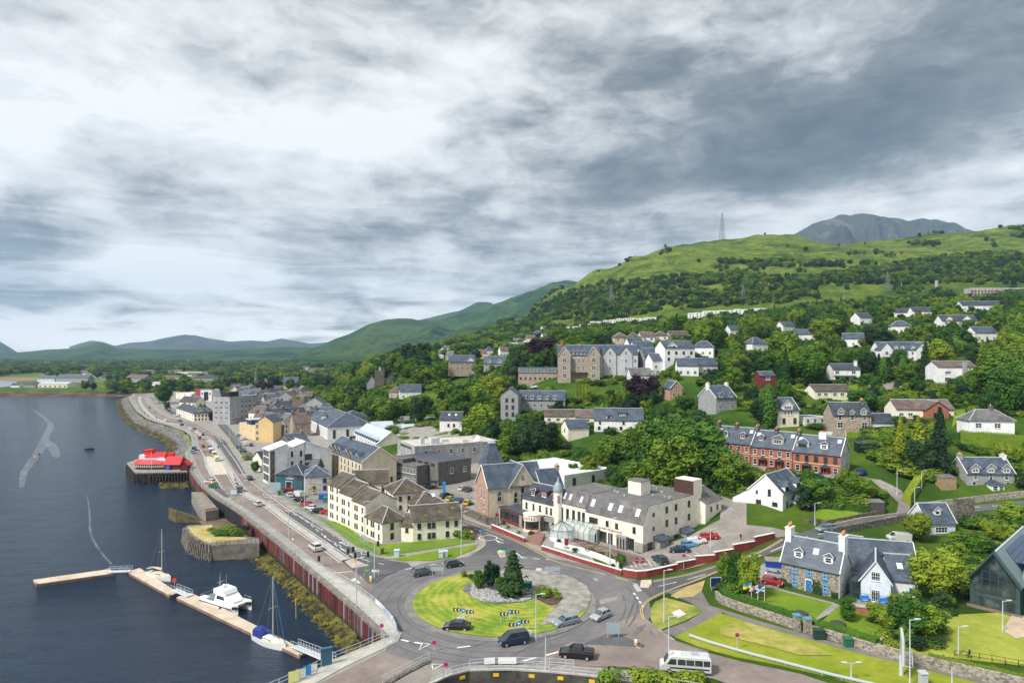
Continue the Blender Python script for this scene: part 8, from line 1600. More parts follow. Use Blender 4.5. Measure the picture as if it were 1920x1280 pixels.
for px,py,lb in((695,1091,'on the dark triangular island'),(1192,1213,'at the tip of the right hand dark island'),(1219,1101,'at the crossing by the tall red wall'),(938,1041,'at the mouth of the town street')):
 P=Vec((*G(px,py),.2));r_=empty('bollard',P,0,'yellow and white bollard '+lb,'bollard');q=MB().box(-.22,-.15,0,.22,.15,.65).out('base',paint('bollard_yellow',(.8,.5,.02)),r_);q=MB().box(-.22,-.15,.65,.22,.15,1.05).out('top',WPT,r_)
for px,py,w,h,lb,c in((744,1043,1.1,1.4,'pale utility cabinet at the left end of the flats path',(.45,.55,.60)),(827,1044,1.0,1.2,'left of two pale utility cabinets on the front lawn',(.42,.52,.57)),(835,1043,1.0,1.2,'right of two pale utility cabinets on the front lawn',(.42,.52,.57)),(989,1103,1.7,1.1,'green metal box beside the fir on the roundabout',(.01,.16,.12)),(1535,1200,1.6,1.6,'dark green cabinet against the wall beside the gate',(.01,.05,.03)),(1590,1213,1.2,1.4,'small green cabinet against the right garden wall',(.02,.13,.07)),(1731,1290,.9,2.0,'tall grey cabinet at the bottom right',(.42,.46,.5)),(717,1037,.6,.9,'small brown litter bin by the flats lawn',(.08,.03,.02))):
 bxt('utility_cabinet',lb,'cabinet',px,py,w,.8,h,paint('cab%d'%px,c),z=.15 if px<1300 else None)
# flagpoles
def flag(px,py,top,kind,label):
 P=T(px,py);h=(py-top)*P.y/F;r=empty('flagpole',P,0,label,'flagpole');q=MB().cyl((0,0,-.2),(0,0,h),.055,.035,6).out('pole',WPT,r);n=8
 def cloth(name,u0,u1,v0,v1,m,off=0,skew=None):
  q=MB();k=8
  def pt(u,v):x=.06+u*1.5;return(-x,sin(u*7)*.10+off,h-.1-(1-v)*.95-u*.35)
  if skew:P4=skew
  else:P4=[(u0,v0),(u1,v0),(u1,v1),(u0,v1)]
  vs=[]
  for i in range(k+1):
   t=i/k;a=(P4[0][0]+(P4[1][0]-P4[0][0])*t,P4[0][1]+(P4[1][1]-P4[0][1])*t);c=(P4[3][0]+(P4[2][0]-P4[3][0])*t,P4[3][1]+(P4[2][1]-P4[3][1])*t);vs+=[pt(*a),pt(*c)]
  q.add(vs,[(2*i,2*i+2,2*i+3,2*i+1)for i in range(k)]);return q.out(name,m,r)
 FB,FW,FR,FY=paint('flag_blue',(.02,.16,.55)),WPT,paint('flag_red',(.6,.02,.04)),paint('flag_yellow',(.8,.65,.03))
 if kind=='ua':cloth('flag',0,1,0,.5,FY);cloth('flag_upper',0,1,.5,1,paint('flag_sky',(.03,.30,.60)))
 elif kind=='sc':cloth('flag',0,1,0,1,FB);[cloth('cross',0,1,0,1,FW,-.02*s,sk)for s,sk in((1,[(0,0),(1,.8),(1,1),(0,.2)]),(1.1,[(0,.8),(1,0),(1,.2),(0,1)]))]
 else:
  cloth('flag',0,1,0,1,paint('flag_navy',(.01,.03,.28)));[cloth('cross',0,1,0,1,FW,-.02*s,sk)for s,sk in((1,[(0,0),(1,.8),(1,1),(0,.2)]),(1.1,[(0,.8),(1,0),(1,.2),(0,1)]),(1.2,[(0,.35),(1,.35),(1,.65),(0,.65)]),(1.3,[(.38,0),(.62,0),(.62,1),(.38,1)]))]
  [cloth('cross',0,1,0,1,FR,-.03*s,sk)for s,sk in((1,[(0,.42),(1,.42),(1,.58),(0,.58)]),(1.1,[(.44,0),(.56,0),(.56,1),(.44,1)]))]
flag(1409,1131,1092,'ua','flagpole with a blue and yellow flag, leftmost of three');flag(1421,1134,1096,'uk','flagpole with the union flag, middle of three');flag(1433.5,1137,1099,'sc','flagpole with the blue saltire, rightmost of three')
# round covered tables on the lawns
for px,py,lb in((1501,1153,'round dark octagonal cover on the flagpole lawn'),(1571,1173,'round dark octagonal cover on the lawn right of the gate path')):m_=MB().cyl((0,0,0),(0,0,.45),1.35,1.3,8).cyl((0,0,.45),(0,0,.85),1.35,.35,8);tag(m_.out('octagonal_table',mat('cover_dark',(.03,.04,.035),(.06,.07,.06),2),None,T(px,py)),lb,'garden table')
m_=MB();A_=[Vec(T(*p))for p in((1260,1151),(1274,1145),(1287,1154),(1272,1160))];m_.prism([tuple(p.xy)for p in A_],-.5,A_[1].z+.3);tag(m_.out('memorial_slab',mat('slab_pale',(.56,.55,.53),(.66,.65,.62),1)),'flat white slab with a faint red mark on the small round lawn','slab')
# the big sign gantry seen from behind
P=T(1690,1268);r_=empty('billboard',P,0,'big pale billboard seen edge on with a maintenance frame behind','billboard');q=MB().cyl((0,0,-1),(0,0,3),.28,n=10).out('column',GALV,r_)
q=MB();q.M=Matrix.Rotation(R(62),4,'Z');q.box(-2.2,-.25,2.4,2.2,.05,6.2);q.out('panel',mat('panel_pale',(.5,.54,.58),rough=.4),r_);q=MB();q.M=Matrix.Rotation(R(62),4,'Z')
for x_ in(-2,-.7,.7,2):q.cyl((x_,-.3,2.4),(x_,-1.3,2.4),.05,n=4);q.cyl((x_,-1.3,2.4),(x_,-1.3,3.5),.04,n=4);q.cyl((x_,-.3,6.1),(x_,-.3,2.4),.06,n=4)
for z_ in(2.4,3.0,3.5):q.cyl((-2.1,-1.3,z_),(2.1,-1.3,z_),.05,n=4)
q.out('service_frame',GALV,r_)
# masts and pylons
def lattice(name,label,cat,P,h,w,arms=()):
 r=empty(name,P,.4,label,cat);q=MB();n=max(6,int(h/5));t_=w*.06
 for k in range(n):
  z0,z1=h*k/n,h*(k+1)/n;a,c=w*(1-.88*z0/h),w*(1-.88*z1/h)
  for i in range(4):
   s=[(-1,-1),(1,-1),(1,1),(-1,1)];p,q2=s[i],s[(i+1)%4];q.cyl((p[0]*a,p[1]*a,z0),(p[0]*c,p[1]*c,z1),t_,n=3,cap=0);q.cyl((p[0]*a,p[1]*a,z0),(q2[0]*c,q2[1]*c,z1),t_*.6,n=3,cap=0);q.cyl((q2[0]*a,q2[1]*a,z0),(p[0]*c,p[1]*c,z1),t_*.6,n=3,cap=0)
 q.out('lattice',mat('mast_steel',(.16,.18,.20),rough=.6),r)
 for z,L in arms:q=MB().cyl((-L,0,z),(L,0,z),t_,n=3).cyl((-L,0,z),(0,0,z+L*.4),t_*.6,n=3).cyl((L,0,z),(0,0,z+L*.4),t_*.6,n=3).out('crossarm',MAT['mast_steel'],r)
 return r
P=T(1354,452);P=at(1354,446,1600);lattice('radio_mast','tall lattice radio mast on the skyline of the green hill','radio mast',P-Vec((0,0,4)),66,5.5)
for px,py,top,lb in((1393,568,535,'pylon standing before the dark wood in the middle'),(1664,548,510,'pylon on the slope right of the middle'),(1146,572,534,'faint pylon at the left end of the hill wood')):P=T(px,py);h=(py-top)*P.y/F;lattice('pylon',lb,'pylon',P,h,h*.12,[(h*.6,h*.2),(h*.75,h*.17),(h*.9,h*.13)])
P=T(1756,540);m_=MB().cyl((0,0,-2),(0,0,10),2.2,2,10);tag(m_.out('concrete_post',CONC,None,P),'stubby grey tower on the slope below the summit woods','tower')
for px,py,top in((1690,548,530),(1583,562,553),(1450,575,568)):P=T(px,py);h=(py-top)*P.y/F;m_=MB().cyl((0,0,0),(0,0,h),.35,n=5);tag(m_.out('wooden_pole',mat('pole_pale',(.4,.38,.34)),None,P),'thin pale pole on the open hillside','pole','poles on the hillside')
for px,py,top,lb in((1214,757,738,'in front of the white semis'),(1092,757,741,'above the cream bungalow'),(1288,808,790,'in the trees right of the semis'),(1630,800,776,'beside the reddish stone house'),(1818,755,738,'beside the flats drive'),(1562,722,690,'left of the tall white house')):P=T(px,py+6);h=(py+6-top)*P.y/F;m_=MB().cyl((0,0,0),(0,0,h),.12,.09,5);tag(m_.out('telegraph_pole',WOODB,None,P),'telegraph pole '+lb,'pole')
# == vehicles
TYRE=paint('tyre',(.015,.015,.016),.8);RIM=paint('rim',(.35,.36,.38),.35);HL=paint('headlight_glass',(.75,.78,.80),.1);TL_=paint('tail_light',(.45,.01,.01),.3);PLY=paint('number_plate_yellow',(.75,.55,.03));PLW=paint('number_plate_white',(.75,.75,.72))
WH=MB();WH.cyl((0,-.11,0),(0,.11,0),.33,n=12);WHM=WH.mesh('wheel',TYRE);WH=MB();WH.cyl((0,-.12,0),(0,.12,0),.2,n=8);RIMM=WH.mesh('rim',RIM)
SPEC={'hatch':(4.0,1.75,[(-2,.35),(-1.98,.95),(-1.75,1.0),(1.0,1.0),(1.75,.82),(2,.62),(2,.3)],[(-1.85,1.0),(-1.45,1.46),(.25,1.48),(1.05,1.0)]),'saloon':(4.7,1.82,[(-2.35,.38),(-2.33,.92),(-2.1,1.02),(1.2,.98),(2.1,.82),(2.35,.6),(2.35,.3)],[(-1.75,1.02),(-1.0,1.42),(.35,1.44),(1.25,.98)]),'estate':(4.7,1.82,[(-2.35,.38),(-2.33,.95),(-2.2,1.02),(1.2,.98),(2.1,.82),(2.35,.6),(2.35,.3)],[(-2.2,1.02),(-1.85,1.46),(.35,1.47),(1.25,.98)]),'suv':(4.5,1.9,[(-2.25,.42),(-2.22,1.1),(-2.0,1.18),(1.1,1.12),(1.95,1.0),(2.25,.75),(2.25,.38)],[(-2.05,1.18),(-1.7,1.68),(.3,1.7),(1.15,1.12)]),'mpv':(4.9,1.95,[(-2.45,.4),(-2.42,1.15),(-2.35,1.2),(1.5,1.15),(2.2,1.0),(2.45,.75),(2.45,.35)],[(-2.35,1.2),(-2.2,1.92),(.7,1.94),(1.65,1.15)]),'pickup':(5.3,1.95,[(-2.65,.5),(-2.62,1.1),(-1.0,1.15),(1.1,1.15),(2.3,1.05),(2.65,.8),(2.65,.42)],[(-1.05,1.15),(-.75,1.78),(.5,1.8),(1.3,1.15)]),'van':(4.9,1.95,[(-2.45,.4),(-2.45,2.0),(.9,2.0),(1.1,1.95),(1.2,1.25),(2.2,1.05),(2.45,.8),(2.45,.35)],[(.55,1.2),(.6,1.9),(1.05,1.92),(1.85,1.15)]),'smallvan':(4.3,1.8,[(-2.15,.4),(-2.15,1.75),(.2,1.78),(.35,1.1),(1.2,1.05),(1.95,.9),(2.15,.7),(2.15,.35)],[(-.1,1.1),(0,1.7),(.35,1.74),(1.15,1.05)])}
_cm={}
def car_meshes(kind,far):
 if(kind,far)in _cm:return _cm[(kind,far)]
 L,W,low,cab=SPEC[kind];m=MB();hw=W/2
 ring=low;n=len(ring)
 rows=[]
 for y,s,dz in((-hw,.0,.0),(-hw*.93,1,0),(hw*.93,1,0),(hw,0,0)):
  rr_=[]
  for x,z in ring:
   if s==0:x2=x*.965;z2=z-(.07 if z>.7 else-.04)
   else:x2,z2=x,z
   rr_.append((x2,y,z2))
  rows.append(rr_)
 m.loft([r for r in rows]);m.box(-L/2+.4,-hw*.8,.18,L/2-.4,hw*.8,.42)
 wb=L*.31
 (x0,z0),(x1,z1),(x2,z2),(x3,z3)=cab;ti=hw*.78;bi=hw*.93
 m.box(x1+.05,-ti,z1-.02,x2-.02,ti,z2+.03)if abs(z1-z2)<.1 else None
 for s in(-1,1):
  for(xa,za,xb,zb)in((x0,z0,x1,z1),(x3,z3,x2,z2),((x0+x3)/2-.1,z0,(x1+x2)/2-.1,z1)):m.cyl((xa,s*bi,za),(xb,s*ti,zb),.05,n=4,cap=0)
 body=m
 g=MB();g.loft([[(x0+.03,-bi*.98,z0-.02),(x0+.03,bi*.98,z0-.02),(x3-.03,bi*.98,z3-.02),(x3-.03,-bi*.98,z3-.02)],[(x1+.05,-ti*.98,z1),(x1+.05,ti*.98,z1),(x2-.04,ti*.98,z2),(x2-.04,-ti*.98,z2)]])
 if kind=='pickup':body.box(-2.55,-.9,1.1,-1.15,.9,1.32)
 _cm[(kind,far)]=(body,g,L,W,wb);return _cm[(kind,far)]
_bm={}
def carpaint(name,c,metal=.3):
 k='car_'+name
 if k in MAT:return MAT[k]
 m=bpy.data.materials.new(k);m.use_nodes=1;p=m.node_tree.nodes['Principled BSDF'];sv(p,'Base Color',(*c,1));sv(p,'Metallic',metal);sv(p,'Roughness',.32);sv(p,'Coat Weight',.6);sv(p,'Coat Roughness',.08);MAT[k]=m;return m
CC={'white':(.72,.73,.74),'black':(.012,.013,.016),'dark blue':(.012,.03,.075),'silver':(.42,.45,.47),'silver blue':(.26,.34,.40),'red':(.48,.012,.015),'blue':(.02,.10,.38),'light blue':(.12,.35,.62),'grey':(.12,.14,.16),'yellow':(.75,.50,.02),'lime':(.5,.58,.08),'teal':(.02,.16,.18),'olive':(.13,.14,.07),'dark red':(.16,.02,.02),'dark green blue':(.015,.06,.07)}
def car(kind,col,tail,nose,label,group=None,far=None,z=None):
 A,B=(T(*tail),T(*nose));C=(A+B)/2;d=B-A;yaw=atan2(d.y,d.x);far=C.y>240 if far is None else far;zz=TZ(C.x,C.y)+(.13 if z is None else z);pitch=-atan2(d.z,d.xy.length)
 body,g,L,W,wb=car_meshes(kind,far);cp=carpaint(col,CC[col]);names={'suv':'parked_suv','van':'delivery_van','smallvan':'small_van','pickup':'pickup_truck','mpv':'people_carrier'};r=empty(names.get(kind,'car'),(C.x,C.y,zz),yaw,label,'van' if 'van' in kind else 'car',group);r.rotation_euler=(0,pitch if abs(pitch)<.3 else 0,yaw)
 key=(kind,col)
 if key not in _bm:
  hb_=MB();hw=W/2;hb_.box(L/2-.12,-hw*.9,.6,L/2+.015,-hw*.55,.76);hb_.box(L/2-.12,hw*.55,.6,L/2+.015,hw*.9,.76);tb_=MB();zt=.85 if kind not in('van','smallvan')else 1.0
  tb_.box(-L/2-.015,-hw*.92,zt-.15,-L/2+.1,-hw*.62,zt+.05);tb_.box(-L/2-.015,hw*.62,zt-.15,-L/2+.1,hw*.92,zt+.05);pb=MB();pb.box(-L/2-.02,-.26,.5,-L/2+.02,.26,.62)
  _bm[key]=(body.mesh('car_body',cp),g.mesh('car_windows',GLASS),hb_.mesh('headlight',HL),tb_.mesh('tail_light',TL_),pb.mesh('number_plate',PLY))
 b_,gl,hl,tl,pl=_bm[key];link('car_body',b_,r);link('car_windows',gl,r)
 if not far:link('headlights',hl,r);link('tail_lights',tl,r);link('number_plate',pl,r)
 for sx in(-1,1):
  for sy in(-1,1):
   w_=link('wheel',WHM,r,(sx*wb,sy*(W/2-.1),.33))
   if not far:link('rim',RIMM,w_)
 return r
for a in(('saloon','black',(881,1182),(832,1180),'black saloon driving left on the front of the roundabout'),('mpv','dark blue',(985,1204),(941,1211),'dark navy people carrier in front of the nearest chevron boards'),('pickup','black',(1110,1236),(1053,1232),'dark pickup truck entering at the bottom of the roundabout'),('estate','silver blue',(1082,1168),(1040,1177),'silver estate car on the right side of the roundabout'),('hatch','silver',(1138,1156),(1115,1165),'small silver hatchback behind the silver estate'),('suv','grey',(777,1081),(806,1076),'grey crossover with a black roof on the upper left of the roundabout'),('hatch','dark green blue',(837,1064),(864,1061),'dark hatchback in front of the flats lawn corner'),('suv','white',(597,1036),(585,1028),'white car driving away beside the pile wall, nearest the lights'),('hatch','white',(487,951),(480,946),'white hatchback driving away above the slipway'),('mpv','grey',(452,926),(446,918),'dark grey people carrier driving away near the pale blue sign'),('hatch','black',(465,897),(472,903),'black hatchback coming down the right carriageway'),('suv','white',(400,908),(387,907),'white and grey car standing at the roadworks near the tall lamp'),('van','yellow',(400,850),(404,862),'yellow and white ambulance coming past the bus bay'),('hatch','silver',(405,862),(410,868),'pale car behind the ambulance on the bus bay'),('hatch','olive',(394,845),(398,852),'olive grey car before the ambulance'),('hatch','dark blue',(393,844),(394,838),'navy car in the queue above the bus bay'),('hatch','red',(381,842),(380,836),'lower of two red cars on the sea road'),('hatch','white',(387,827),(384,821),'white car beside the upper red one'),('hatch','red',(376,826),(374,820),'upper red car on the sea road'),('hatch','dark red',(382,820),(379,815),'maroon car just above the white one'),('hatch','white',(378,814),(373,809),'white car in the bend beyond the maroon one'),('hatch','silver',(422,834),(417,829),'pale car alone on the dark patch of road'),('hatch','black',(366,808),(361,804),'dark car beyond the white ones in the bend'),('hatch','white',(363,810),(358,806),'white car left of the dark one in the bend'),('hatch','white',(353,802),(347,799),'white car in front of the long cream row'),('hatch','black',(344,799),(338,797),'black car in front of the long cream row'),('hatch','blue',(334,790),(341,791),'blue car near the corner of the cream row'),('van','white',(315,792),(307,790),'white van far along the sea road'),('hatch','white',(293,775),(289,772),'white car near the far car park'),('hatch','light blue',(282,768),(279,764),'light blue car furthest along the sea road'),('mpv','blue',(362,848),(365,841),'blue van parked at the pier entrance'),('hatch','silver',(360,853),(362,847),'silver car parked behind the blue van at the pier'),('suv','black',(410,795),(413,790),'black car alone on the town street'),('van','white',(458,839),(462,832),'white van parked by the yellow building'),('van','white',(452,826),(459,823),'second white van behind the one by the yellow building'),('hatch','blue',(446,843),(450,838),'blue car at the foot of the town street'),('hatch','blue',(447,821),(449,817),'blue car parked at the ochre block'),('hatch','light blue',(450,825),(453,820),'pale blue car parked next to the white vans'),('suv','olive',(453,849),(458,845),'olive car at the foot of the town street'),('hatch','blue',(470,840),(472,833),'blue car under the yellow gable'),('van','white',(573,936),(546,929),'large white van in the pub car park'),('hatch','black',(569,942),(552,940),'black car in front of the large white van'),('hatch','white',(546,935),(540,929),'white car left of the large white van'),('hatch','red',(583,950),(562,949),'bright red car in the pub car park, left of two'),('hatch','white',(593,957),(572,955),'white hatchback between the red cars'),('hatch','black',(602,962),(584,962),'black hatchback left of the right hand red car'),('hatch','red',(620,966),(602,962),'red car half hidden by the cream flats'),('hatch','white',(860,922),(874,917),'white car in the church car park'),('hatch','dark blue',(872,924),(884,918),'dark car next to the white one at the church'),('suv','dark blue',(828,936),(846,932),'dark blue car beside the tall blue pillar'),('hatch','lime',(838,942),(853,937),'lime green car in the church car park'),('hatch','blue',(853,945),(868,939),'bright blue car next to the lime one'),('hatch','yellow',(870,951),(882,943),'yellow car next to the church wall'),('saloon','black',(799,918),(815,916),'black car under the canopy of the brown office'),('suv','dark green blue',(1245,1061),(1230,1051),'dark teal car alone in the striped hotel bays'),('saloon','dark blue',(1289,1036),(1259,1036),'dark blue saloon parked at the hotel side door'),('hatch','light blue',(1284,1027),(1303,1024),'light blue hatchback beside the hotel'),('smallvan','white',(1297,1022),(1320,1019),'small white van beside the hotel'),('suv','red',(1320,1014),(1342,1011),'red car furthest along the hotel side'),('hatch','red',(1434,1094),(1461,1099),'small red hatchback beside the stone house'),('hatch','silver',(1444,1083),(1464,1087),'silver car behind the red hatchback'),('estate','silver blue',(1562,994),(1536,998),'blue grey car driving on the road past the white gabled house'),('van','white',(1702,1017),(1668,1013),'white rescue van with dark red stripes in the rear yard'),('suv','teal',(1722,1009),(1704,1010),'teal car behind the rescue van'),('hatch','red',(1444,887),(1456,885),'red car at the left end of the red terrace'),('hatch','blue',(1520,899),(1545,899),'blue car half hidden below the terrace'),('hatch','blue',(1608,891),(1622,887),'blue car at the right end of the terrace'),('hatch','blue',(1496,794),(1510,790),'bright blue car in the drive of the cream house'),('hatch','black',(1545,806),(1560,803),'black car in the gateway left of the reddish house'),('suv','white',(994,729),(1010,728),'white car parked before the low stone wing'),('hatch','blue',(960,729),(972,728),'blue car furthest left before the stone wing'),('hatch','blue',(976,726),(984,724),'second blue car before the stone wing'),('van','white',(1044,767),(1056,765),'white van right of the grey flats'),('van','white',(740,792),(753,791),'white van behind the old worn roof'),('hatch','red',(706,796),(716,797),'red car beside the blue roofed hall')):car(*a)
# minibus
A,B=T(1322,1264),T(1247,1257);C=(A+B)/2;d=B-A;r_=empty('minibus',(C.x,C.y,TZ(C.x,C.y)+.13),atan2(d.y,d.x),'white minibus with tinted windows leaving the roundabout at the bottom','minibus');L_,W_=7.2,2.0;low=[(-3.6,.4),(-3.58,2.3),(-3.3,2.55),(2.0,2.55),(2.3,2.4),(2.95,1.35),(3.45,1.15),(3.6,.8),(3.6,.38)];m_=MB();wp=carpaint('white',CC['white'])
m_.loft([[(x*.985,-1.0,z-(.12 if z>2 else 0))for x,z in low],[(x,-.92,z)for x,z in low],[(x,.92,z)for x,z in low],[(x*.985,1.0,z-(.12 if z>2 else 0))for x,z in low]]);m_.out('bus_body',wp,r_)
for s_ in(-1,1):
 for x0_,x1_ in((-3.4,-2.5),(-2.4,-1.3),(-1.2,-.1),(0,1.1)):q=MB().box(x0_,s_*1.005-.01,1.3,x1_,s_*1.005+.01,2.1).out('window',GLASS,r_)
 q=MB().add([(1.3,s_*1.01,1.3),(2.6,s_*1.01,1.3),(2.1,s_*1.01,2.1),(1.3,s_*1.01,2.1)],[(0,1,2,3)]).out('cab_window',GLASS,r_);q=MB().box(-3.3,s_*1.01-.01,.75,2.2,s_*1.01+.01,.95).out('side_stripe',BLACK,r_)
q=MB().add([(2.42,-.85,2.3),(2.42,.85,2.3),(3.0,.85,1.38),(3.0,-.85,1.38)],[(0,1,2,3)]).out('windscreen',GLASS,r_);q=MB().box(-3.62,-.75,1.3,-3.57,.75,2.1).out('rear_window',GLASS,r_);q=MB().box(-1.8,-.4,2.55,-.9,.4,2.72).out('roof_hatch',METAL,r_);q=MB().box(.6,-.5,2.55,1.5,.5,2.7).out('roof_vent',WPT,r_)
for sx in(-2.3,2.3):
 for sy in(-.92,.92):w_=link('wheel',WHM,r_,(sx,sy,.36));link('rim',RIMM,w_)
q=MB().box(-3.63,-.95,1.0,-3.55,-.8,1.5).box(-3.63,.8,1.0,-3.55,.95,1.5).out('tail_lights',TL_,r_)
# ambulance / rescue markings
for th in list(THINGS):
 if 'rescue van' in th.get('label',''):q=MB().add([(-2.0,-.985,.6),(-1.2,-.985,.6),(-.2,-.985,1.8),(-1.0,-.985,1.8)],[(0,1,2,3)]).box(-2.47,-.9,.8,-2.44,.9,1.1).out('red_stripe',paint('stripe_maroon',(.28,.01,.03)),th)
 if 'ambulance' in th.get('label',''):q=MB().box(-2.5,-.985,1.3,1.0,.985,2.06).out('white_upper_body',WPT,th)
# cars in the far car park
cols=['white','silver','silver','white','grey','red','dark blue','white','light blue','silver','black'];rc=random.Random(4)
for i in range(20):t=(i//2)/9;px=282+t*46+(i%2)*9-(9 if t>.5 else 0)*0;py=746+t*34+rc.uniform(-1,1);col=rc.choice(cols);car('hatch',col,(px-1.5,py),(px+1.5,py+.4),'%s car in the crowded car park beside the far end of the sea road'%col,'cars in the far car park',far=1)
# motorbikes on the sea road
for i,(px,py)in enumerate(((271,776),(278,781),(293,786))):
 P=T(px,py);r_=empty('motorcycle',P+Vec((0,0,.1)),R(110),'%s of three motorcycles riding along the sea road'%['furthest','middle','nearest'][i],'motorcycle');q=MB().cyl((.75,-.06,.33),(.75,.06,.33),.33,n=10).cyl((-.7,-.06,.33),(-.7,.06,.33),.33,n=10).out('wheels',TYRE,r_);q=MB().loft([[(x,-w,z),(x,-w,z+h),(x,w,z+h),(x,w,z)]for x,w,z,h in((-.8,.1,.7,.2),(-.2,.2,.5,.4),(.4,.2,.6,.5),(.7,.08,.7,.3))]).out('frame',BLACK,r_);q=MB().lathe([(.02,.9),(.24,.95),(.28,1.4),(.12,1.55),(.16,1.7),(.02,1.88)],8,c=(-.15,0)).out('rider',paint('leathers',(.02,.02,.022)),r_)
# == people
_pm={}
def person(px,py,label,top,leg,yaw=0):
 P=T(px,py)+Vec((0,0,.15))
 if 'walk' not in _pm:
  J={0:(0,0,.95),1:(0,0,1.2),2:(0,0,1.42),3:(0,.02,1.52),4:(0,.03,1.68),5:(.1,0,.9),6:(.12,.16,.5),7:(.12,.08,.08),8:(.12,.24,.04),9:(-.1,0,.9),10:(-.12,-.02,.5),11:(-.12,-.26,.12),12:(-.12,-.14,.04),13:(.2,0,1.4),14:(.25,-.12,1.13),15:(.24,.02,.9),16:(-.2,0,1.4),17:(-.25,.1,1.14),18:(-.24,.26,.96),19:(.24,.05,.82),20:(-.24,.32,.9)}
  E=[(0,1),(1,2),(2,3),(3,4),(0,5),(5,6),(6,7),(7,8),(0,9),(9,10),(10,11),(11,12),(2,13),(13,14),(14,15),(15,19),(2,16),(16,17),(17,18),(18,20)]
  RD=[.15,.15,.15,.06,.115,.1,.065,.05,.04,.1,.065,.05,.04,.07,.05,.04,.07,.05,.04,.035,.035]
  me=bpy.data.meshes.new('person');me.from_pydata([J[i]for i in range(21)],E,[]);o=bpy.data.objects.new('t',me);COL.objects.link(o);o.modifiers.new('s','SKIN');sv=me.skin_vertices[0].data
  for i,r in enumerate(RD):sv[i].radius=(r,r*.85)
  sv[0].use_root=1;o.modifiers.new('d','SUBSURF').levels=1;dg=bpy.context.evaluated_depsgraph_get();me2=bpy.data.meshes.new_from_object(o.evaluated_get(dg));bpy.data.objects.remove(o);_pm['walk']=me2
 me=_pm['walk'].copy();me.materials.clear();[me.materials.append(m)for m in(paint('skin',(.45,.27,.19)),paint('top%s'%(top,),top,.9),paint('leg%s'%(leg,),leg,.9),paint('hair',(.05,.03,.02)),paint('shoe',(.02,.02,.02)))]
 for f in me.polygons:
  c=f.center;f.material_index=3 if c.z>1.7 or(c.z>1.6 and c.y<.0)else(0 if c.z>1.47 or(abs(c.x)>.19 and c.z<.96 and c.z>.7)else(1 if c.z>.97 or abs(c.x)>.2 and c.z>.8 else(2 if c.z>.12 else 4)))
 r=link('person',me,None,P,yaw);return tag(r,label,'person')
person(1818,1236,'person in dark clothes walking in the lowered garden by the park wall',(.02,.02,.03),(.02,.02,.03),yaw=1.2);person(1389,1014,'person in black with a red bag crossing the hotel yard',(.015,.015,.02),(.03,.03,.05),yaw=.4)
person(1408,1029,'person in a dark jacket walking along the red wall, left of the pair',(.02,.03,.08),(.03,.03,.05),yaw=1.4);person(1421,1024,'person in a blue jacket walking along the red wall, right of the pair',(.03,.08,.28),(.02,.02,.05),yaw=1.4)
for i,(px,py,c_,lb)in enumerate(((357,872,(.6,.62,.7),'in white'),(360,876,(.5,.05,.06),'in red'),(362,871,(.55,.58,.65),'in pale grey'),(358,882,(.05,.08,.25),'in navy'),(361,886,(.1,.12,.2),'in dark blue standing nearest'),(466,853,(.6,.6,.6),'in white at the street corner'),(470,855,(.03,.03,.04),'in black at the street corner'))):
 person(px,py,'pedestrian %s%s'%(lb,' beside the pier entrance' if i<5 else ''),c_,(.03,.03,.06),yaw=i)
# roadworks planter
r_=bxt('flower_tub','planter with yellow flowers and red barrier at the roadworks','planter',398,915,2.6,1.2,.7,paint('tub_teal',(.02,.25,.22)),z=.1);bush('light',(*G(398,915),.6),3,1.4,'yellow flowering plants in the roadside tub',None,'flower_bush');m_=MB();[m_.box(-1.2,-.03,z_,1.2,.03,z_+.25)for z_ in(.4,.85)];m_.out('road_barrier',paint('barrier_red',(.6,.05,.02)),None,(*G(389,910),.1));tag(bpy.data.objects['road_barrier'],'small red road barrier left of the flower tub','barrier')
# == trees and planting
rt=random.Random(2024)
def tr(kind,px,py,top,w=1.0,label=None,v=None,name=None,z=None):
 P=T(px,py)if z is None else Vec((*G(px,py,z),z));return tree(kind,P-Vec((0,0,.15)),(py-top)*P.y/F,w,label,None,v,name)
tr('conifer',962,1118,1028,1.8,'tallest fir on the roundabout, dark with spreading branches',1);tr('dark',920,1110,1049,.85,'shorter bushy evergreen on the roundabout left of the tallest',0);tr('broad',898,1106,1064,1.0,'small leafy tree left of the roundabout firs',4);tr('broad',940,1112,1080,1.1,'low leafy tree between the two roundabout firs',3)
for i,(px,py,w,h,k)in enumerate(((869,1079,1.6,1.5,'light'),(884,1082,1.2,1.0,'dark'),(893,1087,1.8,1.4,'broad'),(905,1094,2,1.3,'broad'),(985,1096,2.2,1.2,'dark'),(1009,1116,1.9,1.7,'light'),(1018,1108,1.7,1.7,'light'),(1023,1120,2,1.8,'light'),(1015,1104,1.4,1.3,'light'),(1030,1112,1.7,1.5,'light'),(1042,1114,1.8,1.6,'light'),(1047,1121,1.5,1.2,'light'),(893,1090,1.5,1.0,'broad'))):
 bush(k,(*G(px,py,.4),.35),w,h,('low %s shrub on the left rim bed of the roundabout' if px<950 else 'round %s shrub in the dark soil bed of the roundabout')%{'light':'bright green','dark':'dark','broad':'green'}[k],'shrubs on the roundabout')
rocks('bed_stones',lambda:(*next(p for p in iter(lambda:(rt.uniform(-8,3.5),rt.uniform(121,133)),None)if in_poly(np.array([p[0]]),np.array([p[1]]),BED)[0]),.42),1500,.12,.34,mat('bed_stone',(.20,.20,.21),(.48,.47,.47),2.5,.9),.6)
